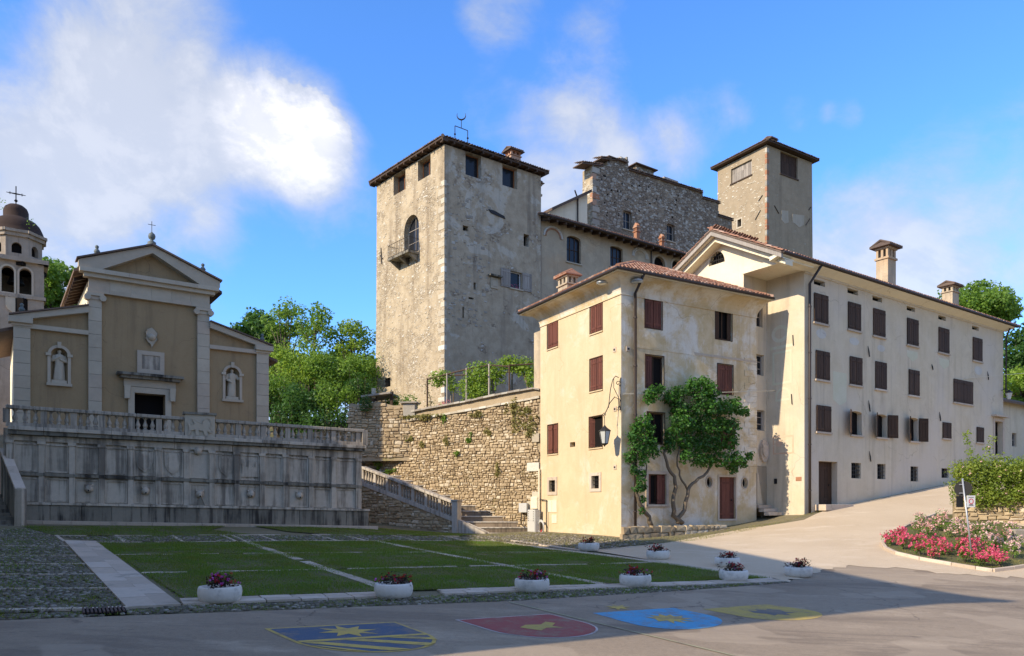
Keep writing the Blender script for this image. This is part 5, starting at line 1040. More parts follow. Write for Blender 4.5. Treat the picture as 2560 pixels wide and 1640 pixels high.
for x in (255, 925):
    u, z = HW.uv(1300 + x / 3.082, 300 + (905 if x < 500 else 1060) / 3.082); w = .8; lp = archloop((u - w, u + w, z - 1.0, z + .75)); q = MB(); P = HW.pt
    arc = [(u + w * math.cos(a), z + w * .9 * math.sin(a)) for a in np.linspace(math.pi, 0, 13)]; q.tube([P(*p, .02) for p in arc], .07, 6); q.build('blind_arch', M.patch if x > 500 else M.brick, hl); q = MB(); q.tube([P(u + (a_ - u) * 1.22, z + (b_ - z) * 1.22, .02) for a_, b_ in arc], .09, 6); q.build('blind_arch', M.patch, hl)
bk = MB(); P = HW.pt; bk.hexa([P(-.3, 5, -.5), P(LH, 5, -.5), P(LH, 5, -7), P(-.3, 5, -7), P(-.3, zh, -.5), P(LH, zh, -.5), P(LH, zh, -7), P(-.3, zh, -7)]); bk.build('wall', M.hall, hl)
e0, e1 = HW.pt(-.5, zh - .05, 1.0), HW.pt(LH + .3, zh - .05, 1.0); t0, t1 = HW.pt(-.5, zh + 2.0, -5), HW.pt(LH + .3, zh + 2.0, -5)
rf = slope(hl, e0, e1, t1, t0, M.tile_old, 'roof', .1); eu = Vector(e1) - Vector(e0); ev = Vector(t0) - Vector(e0); tiles('tiles', Vector(e0) - ev.normalized() * .05, eu, ev, [(0, 0), (eu.length, 0), (eu.length, 2.2), (0, 2.2)], rf, M.tile, .25, .5, .11)
for k in range(int(LH / .95)):
    MB().hexa([HW.pt(k * .95, zh - .42, .98), HW.pt(k * .95 + .16, zh - .42, .98), HW.pt(k * .95 + .16, zh - .2, -.1), HW.pt(k * .95, zh - .2, -.1), HW.pt(k * .95, zh - .2, .98), HW.pt(k * .95 + .16, zh - .2, .98), HW.pt(k * .95 + .16, zh + .1, -.1), HW.pt(k * .95, zh + .1, -.1)]).build('rafter', M.beam, rf)
mb = MB(); mb.tube([HW.pt(-.5, zh - .12, 1.08), HW.pt(LH, zh - .12, 1.08)], .085, 8); mb.build('gutter', M.pipe, rf)
for x, y in ((150, 780), (1005, 1010)):
    u, z = HW.uv(1300 + x / 3.082, 300 + y / 3.082); mb = MB(); mb.tube([HW.pt(u + .5, zh - .15, 1.05), HW.pt(u + .4, zh - .4, .8), HW.pt(u, z, .12), HW.pt(u, 6, .12)], .07, 7); mb.build('downpipe', M.pipe, hl)
for x, y, w_, h_, mt in ((920, 885, .38, .95, M.brick), (1113, 945, .34, .6, M.brick)):
    u = HW.u(1300 + x / 3.082); chimney(rf, HW.pt(u, zh + .35, -.35), w_, w_, h_ + .6, mt, M.brick, .62, capw=.03)
u = HW.u(1300 + 198 / 3.082); chimney(rf, HW.pt(u, zh + .3, -1.5), .75, .75, 3.4, M.hall, M.tile_old, .62, capw=.22)
# cream gable with a dark eave between tower and ruin
WG = HW.shift(-3.4); g0 = WG.uv(1300 + 225 / 3.082, 300 + 700 / 3.082); g1 = WG.uv(1300 + 500 / 3.082, 300 + 552 / 3.082)
MB().wprism(WG, [(g0[0], zh), (g1[0] + .3, zh), (g1[0] + .3, g1[1] - .1), (g0[0], g0[1] - .1)], -.3, 0).build('gable_wall', M.cream, hl)
MB().wprism(WG, [(g0[0] - .1, g0[1] - .12), (g1[0] + .4, g1[1] - .12), (g1[0] + .4, g1[1] + .16), (g0[0] - .1, g0[1] + .12)], -2.5, .55).build('gable_eave', M.tile_old, hl)
u, z = WG.uv(1300 + 440 / 3.082, 300 + 620 / 3.082); mb = MB(); mb.tube([WG.pt(u - .7, z + .6, .5), WG.pt(u, z + .1, .1), WG.pt(u, zh, .1)], .07, 6); mb.build('downpipe', M.pipe, hl)

# ================================================================== ruined palace wall with stepped top
RY = HY0 + 8.6; RW_ = Wall(((1481 - CX) / F * RY, RY), (1.40, 1.0))
rn = thing('ruined_wall', (*RW_.pt(5, 0)[:2], 12.0), 'tall stone wall of a ruined palace with stepped top and two windows', 'ruin')
def Rc(x, y): return RW_.uv(1300 + x / 3.082, 300 + y / 3.082)
top = [(560, 335), (690, 360), (690, 300), (760, 300), (760, 290), (832, 300), (836, 378), (900, 398), (1035, 436), (1110, 470), (1130, 470), (1220, 492), (1320, 530), (1405, 545), (1412, 604), (1530, 648), (1525, 735), (1632, 778), (1640, 1010)]
out = [Rc(*p) for p in top]; rz0 = 14.0; out = [(out[0][0], rz0), (out[-1][0], rz0)] + out[::-1]
def Rr(x0, y0, x1, y1): return RW_.rect(1300 + x0 / 3.082, 300 + y0 / 3.082, 1300 + x1 / 3.082, 300 + y1 / 3.082)
r_ops = [dict(r=Rr(796, 690, 862, 835), kind='glass', frame=M.grey_wood, bars=(1, 1), depth=.35, sill=M.ch_stone, arch=True, rise=.15), dict(r=Rr(1132, 792, 1192, 925), kind='glass', frame=M.grey_wood, bars=(1, 1), depth=.35, sill=M.ch_stone, arch=True, rise=.15)]
face(RW_, out, r_ops, rn, M.ruin, .4)
mb = MB(); n = len(out); P = RW_.pt
for i in range(2, n): a, b = out[i], out[(i + 1) % n]; mb.add([P(*a, 0), P(*b, 0), P(*b, -1.1), P(*a, -1.1)], [(0, 1, 2, 3)])
mb.poly([P(*p, -1.1) for p in out[::-1]]) if False else None
tri = tessellate_polygon([[Vector((u, z, 0)) for u, z in out]]); mb.add([P(*p, -1.1) for p in out], [t for t in tri]); mb.build('wall_top', M.ruin, rn)
ll = Rc(560, 335); wl = MB(); zl = ll[1] - .1; Wq = Wall(P(0, 0)[:2], (.712, -1.0)); ul = Wq.u(1300 + 482 / 3.082)
face(Wq, [(ul, rz0), (0, rz0), (0, zl), (ul, zl - .2)], [], rn, M.tower_lit, .3)
proud_stones('proud_stones', RW_, .1, out[-8][0] if False else Rc(1400, 600)[0], Rc(560, 900)[1], Rc(900, 460)[1], 750, M.grey_stone, rn, .15, .45, [o['r'] for o in r_ops]); proud_stones('proud_stones', Wq, ul, 0, zl - 7, zl - .4, 60, M.pale_stone, rn, .15, .45)
for k in range(13):
    z = zl - .7 - k * .62; MB().wbox(RW_, -.01, .5 if k % 2 else .9, z, z + .5, -.3, .03).build('corner_stone', M.brick if k in (1, 4, 5) else M.grey_stone, rn)
for x0, y0, x1, y1 in ((470, 330, 640, 350), (615, 292, 760, 310), (1405, 600, 1540, 640), (1522, 735, 1640, 772)):        # tiled copings
    a = Rc(x0, y0); b = Rc(x1, y1); q = MB(); q.wprism(RW_, [(a[0], a[1] - .1), (b[0], b[1] - .1), (b[0], b[1] + .0), (a[0], a[1] + .0)], -1.2, .16); q.build('coping', M.tile_old, rn)
    tiles('coping_tiles', RW_.pt(a[0], a[1] - .0, .2), Vector(RW_.pt(b[0], b[1], 0)) - Vector(RW_.pt(a[0], a[1], 0)), Vector((-RW_.n.x, -RW_.n.y, .25)), [(0, 0), (b[0] - a[0], 0), (b[0] - a[0], 1.2), (0, 1.2)], rn, M.tile_old, .25, .5, .11)
a, b = Rc(836, 384), Rc(1400, 560); q = MB(); q.wprism(RW_, [(a[0], a[1] - .06), (b[0], b[1] - .06), (b[0], b[1] + .0), (a[0], a[1] + .0)], -1.2, .2); q.build('coping', M.tile_old, rn)
d_ = Vector(RW_.pt(b[0], b[1])) - Vector(RW_.pt(*a)); tiles('coping_tiles', RW_.pt(a[0], a[1] - .0, .26), d_, Vector((-RW_.n.x, -RW_.n.y, .25)), [(0, 0), (d_.length, 0), (d_.length, 1.4), (0, 1.4)], rn, M.tile_old, .25, .5, .11)
for x0, y0, x1, y1, cap in ((690, 290, 800, 330, 1), (900, 342, 1035, 440, 1), (1118, 435, 1218, 500, 0), (1322, 510, 1408, 570, 0)):   # broken chimney stumps
    u0, z1 = Rc(x0, y0); u1, z0 = Rc(x1, y1); cu = (u0 + u1) / 2; q = MB().wbox(RW_, u0, u1, z0 - .4, z1, -1.0, -.1).build('chimney_stump', M.ruin, rn)
    proud_stones('proud_stones', RW_.shift(-.1), u0, u1, z0, z1, 26, M.grey_stone, q, .15, .4)
    if cap:
        w2 = (u1 - u0) / 2 + .3; qq = MB(); qq.add([RW_.pt(cu - w2, z1, .25), RW_.pt(cu + w2, z1, .25), RW_.pt(cu + w2, z1, -1.3), RW_.pt(cu - w2, z1, -1.3), RW_.pt(cu, z1 + .55, -.5)] + [RW_.pt(cu - w2, z1 + .08, .25), RW_.pt(cu + w2, z1 + .08, .25), RW_.pt(cu + w2, z1 + .08, -1.3), RW_.pt(cu - w2, z1 + .08, -1.3)], [(3, 2, 1, 0), (0, 1, 6, 5), (1, 2, 7, 6), (2, 3, 8, 7), (3, 0, 5, 8), (5, 6, 4), (6, 7, 4), (7, 8, 4), (8, 5, 4)]); qq.build('cap', M.tile_old, q)
    else: MB().wbox(RW_, u0 - .06, u1 + .06, z1 - .2, z1 + .02, -1.05, -.05).build('rim', M.grey_stone, q)
for k in range(60):                                          # flat near-black patches painted as the shade in putlog holes
    x, y = random.uniform(600, 1320), random.uniform(420, 760); u, z = Rc(x, y)
    if z > Rc(900, 470)[1] and x > 830: continue
    s = random.uniform(.05, .13); 
    if any(a - .3 < u < b + .3 and c - .3 < z < d + .3 for a, b, c, d in [o['r'] for o in r_ops]): continue
    MB().wprism(RW_, [(u - s, z - s * .7), (u + s, z - s), (u + s * .8, z + s), (u - s * .9, z + s * .8)], 0, .012).build('hole_shade', M.dark, rn)

for k in range(70):                                          # loose stones along the broken top
    i = random.randrange(3, n - 1); a, b = out[i], out[i + 1] if i + 1 < n else out[i]; t = random.random(); u = a[0] + (b[0] - a[0]) * t; z = a[1] + (b[1] - a[1]) * t; w = random.uniform(.15, .4)
    MB().wbox(RW_, u - w / 2, u + w / 2, z - .12, z + random.uniform(.08, .24), random.uniform(-.9, -.3), random.uniform(-.2, .08)).build('top_stone', M.grey_stone, rn, bevel=.03)
# ================================================================== keep: second tower
KY = RY + 13; KA = Vector(((1917 - CX) / F * KY, KY)); KR = Wall(KA, (1.54, 1.0)); KL = Wall(KA, (.6, -1.0)); zk = (HY - 362) / F * KY
KuR, KuL = KR.u(2030), KL.u(1794); KB = Vector(KR.pt(KuR, 0)[:2]); KD = Vector(KL.pt(KuL, 0)[:2]); KC = KB + (KD - KA)
kp = thing('castle_keep', (KA.x, KA.y, 12), 'far square stone keep with boarded top openings behind the white house', 'tower')
def K(W, x0, y0, x1, y1): return W.rect(1300 + x0 / 3.082, 300 + y0 / 3.082, 1300 + x1 / 3.082, 300 + y1 / 3.082)
k1, k2 = K(KL, 1626, 345, 1786, 495), K(KR, 2006, 238, 2140, 410); k1 = (k1[0], k1[1], k1[2], KL.uv(1300 + 1786 / 3.082, 300 + 300 / 3.082)[1]); k2 = (k2[0], k2[1], k2[2], k2[3])
k3 = K(KL, 1677, 772, 1706, 828)
face(KL, [(KuL, 10), (0, 10), (0, zk), (KuL, zk)], [dict(r=k1, kind='none'), dict(r=k3, kind='open', surround=M.ch_stone, sur_w=.2)], kp, M.keep, .4)
face(KR, [(0, 10), (KuR + .35, 10), (KuR, zk), (0, zk)], [dict(r=k2, kind='none')], kp, M.keep, .4)
bk = MB()
for a, b in ((KB, KC), (KC, KD)): bk.poly([V2(a, 10), V2(b, 10), V2(b, zk), V2(a, zk)])
bk.build('wall', M.keep, kp)
for W_, r, n, mt in ((KL, k1, 9, M.grey_wood), (KR, k2, 7, M.dark_wood)):
    b = MB().wprism(W_, rectloop(r), -.3, -.26).build('boarding', mt, kp)
    for k in range(n):
        a0 = r[0] + (r[1] - r[0]) * k / n; MB().wbox(W_, a0 + .01, a0 + (r[1] - r[0]) / n - .01, r[2], r[2] + (r[3] - r[2]) * .62, -.26, -.2 + random.uniform(0, .02)).build('board', mt, b); MB().wbox(W_, a0 + .01, a0 + (r[1] - r[0]) / n - .01, r[2] + (r[3] - r[2]) * .63, r[3], -.26, -.23 + random.uniform(0, .02)).build('board', mt, b)
    MB().wbox(W_, r[0] - .1, r[1] + .1, r[2] - .14, r[2], -.2, .1).build('sill', M.beam, b)
proud_stones('proud_stones', KL, KuL, -.1, zk - 12, zk - .4, 330, M.pale_stone, kp, .12, .35, [k1, k3])
for k in range(34): z = zk - .3 - k * .62; MB().wbox(KR, -.012, .22 if k % 2 else .38, z - .5, z - .02, -.25, .02).build('corner_brick', M.brick if k % 3 else M.grey_stone, kp)
for pts in ([(2015, 695), (2065, 700), (2070, 790), (2040, 800), (2015, 770)], [(2100, 725), (2190, 735), (2185, 810), (2150, 828), (2120, 800), (2100, 790)]):
    lp = [KR.uv(1300 + x / 3.082, 300 + y / 3.082) for x, y in pts][::-1]; MB().wprism(KR, lp if area2(lp) > 0 else lp[::-1], 0, .02).build('plaster_patch', M.patch_dim, kp)
for W_, x0, y0, x1, y1 in ((KR, 1958, 660, 1992, 722), (KR, 2232, 760, 2200, 810), (KR, 2240, 672, 2222, 694), (KL, 1855, 695, 1815, 770), (KL, 1870, 580, 1840, 625)):
    a = W_.uv(1300 + x0 / 3.082, 300 + y0 / 3.082); b = W_.uv(1300 + x1 / 3.082, 300 + y1 / 3.082); mb = MB(); mb.tube([W_.pt(*a, .05), W_.pt(*b, .05)], .05, 5); mb.build('wall_tie', M.iron, kp)
rf = hip(kp, KA, KB, KC, KD, zk + .25, .6, 1.5, M.tile_old, M.beam, None, (0, 0), .27, .55, .12)
chimney(rf, (KA.x * .55 + KC.x * .45 + .5, KA.y * .55 + KC.y * .45 - .5, zk + 1.5), .9, .9, 1.1, M.tile_old, M.tile_old, .6)

# ================================================================== retaining wall below the tower
RA = Vector((1.36, 45.6)); RTW = Wall(RA, (7.66, -4.4))
rw = thing('retaining_wall', (RA.x, RA.y, -1.4), 'sunlit rubble stone retaining wall with parapet below the castle tower', 'wall')
uw = RTW.u(905); u_l = RTW.u(1028)
def rz(x, y): return RTW.uv(840 + x / 3.08, 900 + y / 3.08)
tp = [rz(1570, 232), rz(1530, 222), rz(1300, 262), rz(1000, 325), rz(700, 380), rz(580, 405)]; ul = tp[-1][0]
cord = [rz(1575, 290), rz(1000, 395), rz(620, 460), rz(310, 512), rz(200, 530)]
def ztop(u):
    for (a, za), (b, zb2) in zip(tp[:-1], tp[1:]):
        if b <= u <= a: return za + (zb2 - za) * (u - a) / (b - a)
    return tp[-1][1] if u < tp[-1][0] else tp[0][1]
def zcord(u):
    for (a, za), (b, zb2) in zip(cord[:-1], cord[1:]):
        if b <= u <= a: return za + (zb2 - za) * (u - a) / (b - a)
    return cord[-1][1] if u < cord[-1][0] else cord[0][1]
lp = [(uw - 6, -2.5), (.6, -2.5)] + [(.6, tp[0][1])] + [(a, b) for a, b in tp] + [(ul, cord[-1][1]), (uw - 6, cord[-1][1])]
MB().wprism(RTW, lp, -.8, 0).build('core', M.mortar, rw)
proto = []
for k in range(10):
    rs = random.Random(50 + k); j = lambda s=.12: rs.uniform(-s, s); b = [(-.5 + j(), 0, -.5 + j()), (.5 + j(), 0, -.5 + j()), (.5 + j(), 0, .5 + j()), (-.5 + j(), 0, .5 + j())]; f = [(x * .86 + j(.03), 1 + j(.12), z * .84 + j(.03)) for x, _, z in b]; m_ = [(x * .98, .55, z * .98) for x, _, z in b]
    q = MB(); q.add(b + m_ + f + [(j(.1), 1.15, j(.1))], [(0, 1, 5, 4), (1, 2, 6, 5), (2, 3, 7, 6), (3, 0, 4, 7), (4, 5, 9, 8), (5, 6, 10, 9), (6, 7, 11, 10), (7, 4, 8, 11), (8, 9, 12), (9, 10, 12), (10, 11, 12), (11, 8, 12)]); proto.append(q)
pm = []
for q in proto:
    me = bpy.data.meshes.new('stone'); me.from_pydata(q.v, [], q.f); me.update(); me.materials.append(M.rubble); pm.append(me)
def rubble_wall(W, parent, u0, u1, zlo, zhi, n_obj, smean=.34, hmean=.19, mat=None, near=None):
    """Rubble courses; the stones seen largest are objects, the rest one mesh."""
    lst = []; z = zlo if not callable(zlo) else -2.2; zmax = 9.0 if callable(zhi) else zhi
    while z < zmax:
        hh = hmean * random.uniform(.65, 1.5); u = u0 + random.uniform(-.2, 0)
        while u < u1:
            w = smean * random.uniform(.45, 1.6); um = u + w / 2; lo = zlo(um) if callable(zlo) else zlo; hi = zhi(um) if callable(zhi) else zhi; zz = z + random.uniform(-.03, .03) + .05 * math.sin(um * .9)
            if lo < zz + hh * .5 < hi - hh * .3 and um < u1:
                if w > smean * 1.1 and random.random() < .3:       # two thin stones in place of a large one
                    lst.append((um, zz + hh * .24, w - .03, hh * .46 - .02)); lst.append((um + random.uniform(-.04, .04), zz + hh * .74, w - .05, hh * .44 - .02))
                else: lst.append((um, zz + hh / 2, w - .03, hh - .025))
            u += w
        z += hh
    lst.sort(key=lambda s: -(s[2] * s[3]) / (W.pt(s[0], 0)[1] ** 2)); V = []; Fc = []; ang = math.atan2(W.d.y, W.d.x)
    for i, (u, z, w, hh) in enumerate(lst):
        t = random.uniform(.05, .11); k = random.randrange(10); tilt = random.uniform(-.05, .05)
        if i < n_obj:
            o = bpy.data.objects.new('stone', pm[k]); COL.objects.link(o); o.location = W.pt(u, z, -.03); o.scale = (w, -t - .03, hh) if False else (w, t + .03, hh); o.rotation_euler = (0, -tilt, ang + math.pi); o.scale.x *= 1; adopt(o, parent)
        else:
            b = len(V)
            for x, y, zz in proto[k].v: V.append(W.pt(u + (x * w - zz * hh * tilt), z + zz * hh + x * w * tilt, -.03 + y * (t + .03)))
            Fc += [tuple(b + j_ for j_ in f) for f in proto[k].f]
    me = bpy.data.meshes.new('rubble_stones'); me.from_pydata(V, [], Fc); me.update(); tag(link_mesh('rubble_stones', me, mat or M.rubble, parent), kind='stuff')
rubble_wall(RTW, rw, uw - 4, .35, lambda u: -2.2, lambda u: zcord(u) - .02 if u > cord[-1][0] else cord[-1][1], 300, .27, .155)
def ribbon(mat, nm, f, u0, u1, n, dz0, dz1, a, b, parent):
    for k in range(n):
        x0, x1 = u0 + (u1 - u0) * k / n + .008, u0 + (u1 - u0) * (k + 1) / n - .008; P = RTW.pt; j = random.uniform(-.02, .02)
        MB().hexa([P(x0, f(x0) + dz0, b + j), P(x1, f(x1) + dz0, b + j), P(x1, f(x1) + dz0, a), P(x0, f(x0) + dz0, a), P(x0, f(x0) + dz1 + j, b + j), P(x1, f(x1) + dz1 + j, b + j), P(x1, f(x1) + dz1 + j, a), P(x0, f(x0) + dz1 + j, a)]).build(nm, mat, parent)
ribbon(M.pale_stone, 'string_course', zcord, cord[-1][0], .4, 26, -.04, .09, 0, .17, rw); ribbon(M.grey_stone, 'coping', ztop, ul, .4, 22, -.02, .09, -.55, .2, rw)
for k in range(14):                                           # pale corner blocks against the yellow house
    z = -1.4 + k * .58
    if k in (0, 2, 3, 6, 9): MB().wbox(RTW, .38 - (.5 if k % 2 else .85), .37, z, z + .52, 0, .14).build('quoin', M.pale_stone, rw, bevel=.02)
# upper left garden wall
UW = Wall(RTW.pt(ul, 0)[:2], (1.0, -.12)); 
gw = thing('garden_wall', (*UW.pt(-3, 0)[:2], 4.5), 'low dry stone garden wall left of the castle tower with a slab shelter', 'wall'); gl = UW.u(872)
def uz(x, y): return UW.uv(840 + x / 3.08, 900 + y / 3.08)
tg = [uz(570, 348), uz(440, 350), uz(310, 318), uz(200, 345), uz(120, 335), uz(95, 340)]
MB().wprism(UW, [(gl, 3.0), (.2, 3.0), (.2, tg[0][1])] + tg + [(gl, tg[-1][1])], -.6, 0).build('core', M.mortar, gw)
def gtop(u):
    for (a, za), (b, zb2) in zip(tg[:-1], tg[1:]):
        if b <= u <= a: return za + (zb2 - za) * (u - a) / (b - a)
    return tg[-1][1] if u < tg[-1][0] else tg[0][1]
rubble_wall(UW, gw, gl, .15, lambda u: 3.2, gtop, 60, .36, .2)
MB().wbox(UW, -.5, .3, tg[0][1] - .75, tg[0][1] + .1, -.5, .25).build('end_pier', M.grey_stone, gw, bevel=.02); MB().wbox(UW, -.65, .45, tg[0][1] + .1, tg[0][1] + .2, -.6, .4).build('pier_cap', M.grey_stone, gw)
a, b = uz(195, 288), uz(420, 258); MB().wprism(UW, [(a[0], a[1]), (b[0], b[1]), (b[0], b[1] + .12), (a[0], a[1] + .12)], -2.2, .1).build('shelter_slab', M.grey_stone, gw)
for x, y in ((290, 300), (415, 300)): u, z = uz(x, y); MB().wbox(UW, u - .09, u + .09, tg[1][1] - .3, z + .35 if x < 400 else z + .55, -.5, -.3).build('shelter_post', M.beam, gw)
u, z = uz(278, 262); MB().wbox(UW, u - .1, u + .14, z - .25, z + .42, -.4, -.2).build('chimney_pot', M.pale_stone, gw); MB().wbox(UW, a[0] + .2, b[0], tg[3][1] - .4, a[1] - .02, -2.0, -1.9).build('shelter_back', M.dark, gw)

# ================================================================== stair beside the retaining wall
SN = PX(1139, 1330, 46.0); SRW = Wall((SN.x, SN.y), (7.66, -4.4))
st = thing('garden_stair', (SN.x, SN.y, SN.z), 'stone stair with sloping balustrade beside the rubble retaining wall', 'stair')
sl0 = (HY - 1254) / F * 46.0; uu = SRW.u(905); sl1 = SRW.uv(916, 1169)[1]; grad = (sl1 - sl0) / (SRW.u(916)); zr = lambda u: sl0 + grad * u
Lst = -uu
def sbox(mb, u0, u1, za, zb2, a, b):
    P = SRW.pt; return mb.hexa([P(u0, za(u0), b), P(u1, za(u1), b), P(u1, za(u1), a), P(u0, za(u0), a), P(u0, zb2(u0), b), P(u1, zb2(u1), b), P(u1, zb2(u1), a), P(u0, zb2(u0), a)])
MB().wprism(SRW, [(uu - 1, -2.2), (0, -2.2), (0, zr(0) - 1.25), (uu - 1, zr(uu - 1) - 1.25)], -.3, .0).build('side_wall', M.mortar, st)
rubble_wall(SRW, st, uu - .5, -.15, lambda u: -2.0, lambda u: zr(u) - 1.27, 90, .4, .22)
nseg = 7
for k in range(nseg):
    u1, u0 = -.16 - (Lst - .2) * k / nseg, -.16 - (Lst - .2) * (k + 1) / nseg
    sbox(MB(), u0, u1, lambda u: zr(u) - 1.26, lambda u: zr(u) - 1.0, -.34, .1).build('string', M.stairst, st); sbox(MB(), u0, u1, lambda u: zr(u) - .17, lambda u: zr(u), -.36, .14).build('handrail', M.stairst, st, bevel=.02)
    sbox(MB(), u0 - .09, u0 + .09, lambda u: zr(u) - 1.0, lambda u: zr(u) - .16, -.24, .02).build('post', M.stairst, st)
    nb = 4
    for q in range(nb):
        u = u0 + .14 + (u1 - u0 - .16) * (q + .5) / nb; o = bpy.data.objects.new('baluster', bmesh_); COL.objects.link(o); o.location = SRW.pt(u, zr(u) - 1.03, -.11); o.scale = (.95, .95, .88); adopt(o, st)
nw = MB().wbox(SRW, -.2, .2, SN.z - .3, zr(0) + .02, -.32, .12).build('newel', M.stairst, st, bevel=.02); MB().wbox(SRW, -.24, .24, zr(0) + .02, zr(0) + .12, -.36, .16).build('newel_cap', M.stairst, nw)
# steps: front edges face the square and run from the balustrade to the retaining wall
def stair_x(Y): return SN.x + .26 - SRW.d.x / -SRW.d.y * (Y - SN.y), min(1.5, RA.x - 7.66 * (Y - 45.6) / 4.4 - .03)
for k in range(16):
    Y0, Y1 = 45.1 + .5 * k, 45.1 + .5 * (k + 1) + .12; z = -1.6 + .33 * k; (l0, r0), (l1, r1) = stair_x(Y0), stair_x(Y1); l0b, r0b = stair_x(Y0 - .05)
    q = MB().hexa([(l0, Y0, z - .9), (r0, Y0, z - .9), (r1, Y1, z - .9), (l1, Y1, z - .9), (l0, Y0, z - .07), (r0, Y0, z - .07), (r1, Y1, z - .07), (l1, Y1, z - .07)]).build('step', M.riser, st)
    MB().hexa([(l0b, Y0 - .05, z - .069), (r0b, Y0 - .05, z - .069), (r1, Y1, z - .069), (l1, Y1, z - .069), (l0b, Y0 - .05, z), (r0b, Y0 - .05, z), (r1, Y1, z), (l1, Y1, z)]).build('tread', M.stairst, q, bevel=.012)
MB().wprism(SRW, [(.16, SN.z - .4), (2.15, SN.z - .4), (2.15, SN.z - .0), (1.9, SN.z + .1), (.16, SN.z + .75)], -.32, .02).build('kerb', M.stairst, st, bevel=.02)
# ================================================================== yellow corner house
YA = Vector(((1553 - CX) / F * 38, 38.0)); YR = Wall(YA, (1.72, 1.0)); YL = Wall(YA, (.537, -1.0))
LYr, LYl = YR.u(1891), -YL.u(1351); YB = Vector(YR.pt(LYr, 0)[:2]); YD = Vector(YL.pt(-LYl, 0)[:2]); YC = YB + (YD - YA)
zy = YR.uv(1553, 712)[1]; zyb = -2.4
yh = thing('yellow_house', (YA.x, YA.y, -1.52), 'four storey yellow plastered corner house with dark red shutters and tiled hipped roof', 'house')
def Yx(W, x0, y0, x1, y1): return W.rect(1280 + x0 / 1.975, 620 + y0 / 1.975, 1280 + x1 / 1.975, 620 + y1 / 1.975)
yl = [dict(r=Yx(YL, 175, 362, 226, 499), kind='shut', wood=M.red_wood), dict(r=Yx(YL, 386, 272, 446, 424), kind='shut', wood=M.red_wood), dict(r=Yx(YL, 385, 552, 446, 707), kind='shut', wood=M.red_wood),
      dict(r=Yx(YL, 177, 877, 226, 1016), kind='shut', wood=M.red_wood, gap=.05), dict(r=Yx(YL, 382, 838, 446, 986), kind='open', wood=M.red_wood, depth=.2),
      dict(r=Yx(YL, 185, 1148, 215, 1204), kind='bars', surround=M.slab, sur_w=.19), dict(r=Yx(YL, 395, 1126, 432, 1188), kind='bars', surround=M.slab, sur_w=.17), dict(r=Yx(YL, 286, 960, 312, 984), kind='open', depth=.3)]
face(YL, [(-LYl, zyb), (0, zyb), (0, zy), (-LYl, zy)], yl, yh, M.yellow, .2)
for i in (0, 1, 2, 3, 4):
    r = yl[i]['r']; MB().ring(YL, inset(rectloop(r), -.05), .046, -.02, .02).build('shutter_frame', M.dark_wood, yh); MB().wbox(YL, r[0] - .06, r[1] + .06, r[2] - .11, r[2] - .05, 0, .06).build('sill', M.yellow, yh)
r = yl[4]['r']; leaf_open(YL, r[0] + .03, r[2] + .03, r[3] - .03, (r[1] - r[0]) / 2, math.radians(-55), M.red_wood, yh); plank_leaf(YL, r[0] + .06, (r[0] + r[1]) / 2 - .1, r[2] + .03, r[3] - .03, -.12, .05, M.red_wood, yh) if False else None
yr = [dict(r=Yx(YR, 657, 236, 740, 390), kind='shut', wood=M.red_wood), dict(r=Yx(YR, 1005, 297, 1085, 446), kind='open', frame=M.dark_wood, bars=(1, 0)),
      dict(r=Yx(YR, 660, 527, 748, 686), kind='open', frame=M.dark_wood, bars=(1, 0)), dict(r=Yx(YR, 1015, 572, 1090, 716), kind='shut', wood=M.red_wood),
      dict(r=Yx(YR, 668, 810, 752, 962), kind='open', frame=M.dark_wood, bars=(1, 0)), dict(r=Yx(YR, 1022, 850, 1098, 985), kind='shut', wood=M.red_wood),
      dict(r=Yx(YR, 672, 1116, 760, 1266), kind='open', frame=M.dark_wood, bars=(1, 0), surround=M.slab, sur_w=.16, sill=M.slab), dict(r=Yx(YR, 1022, 1130, 1102, 1338), kind='door', wood=M.red_wood, depth=.16, planks=4, surround=M.slab, sur_w=.1),
      dict(r=Yx(YR, 959, 1130, 987, 1181), kind='open', oval=True, surround=M.slab, sur_w=.06), dict(r=Yx(YR, 1135, 1134, 1161, 1186), kind='open', oval=True, surround=M.slab, sur_w=.06)]
face(YR, [(0, zyb), (LYr, zyb), (LYr, zy), (0, zy)], yr, yh, M.yellow_side, .2)
for i in (1, 2, 4, 6):
    r = yr[i]['r']; wd = (r[1] - r[0]) / 2
    if i == 2: plank_leaf(YR, r[0] + .03, r[0] + wd * .75, r[2] + .03, r[3] - .03, -.1, .05, M.red_wood, yh)
    if i == 6: plank_leaf(YR, r[1] - wd * .95, r[1] - .02, r[2] + .03, r[3] - .03, -.1, .05, M.red_wood, yh); plank_leaf(YR, r[0] + .02, r[0] + .2, r[2] + .03, r[3] - .03, -.1, .05, M.red_wood, yh, planks=1)
    if i == 1: plank_leaf(YR, r[0] + .02, r[0] + wd * .5, r[2] + .03, r[3] - .03, -.1, .05, M.dark_wood, yh, planks=2); plank_leaf(YR, r[1] - wd * .5, r[1] - .02, r[2] + .03, r[3] - .03, -.1, .05, M.dark_wood, yh, planks=2)
for i in (0, 1, 2, 3, 4, 5): r = yr[i]['r']; MB().ring(YR, inset(rectloop(r), -.05), .046, -.02, .02).build('shutter_frame', M.dark_wood, yh)
bk = MB()
for a, b in ((YB, YC), (YC, YD)): bk.poly([V2(a, zyb), V2(b, zyb), V2(b, zy), V2(a, zy)])
bk.build('wall', M.yellow_side, yh)
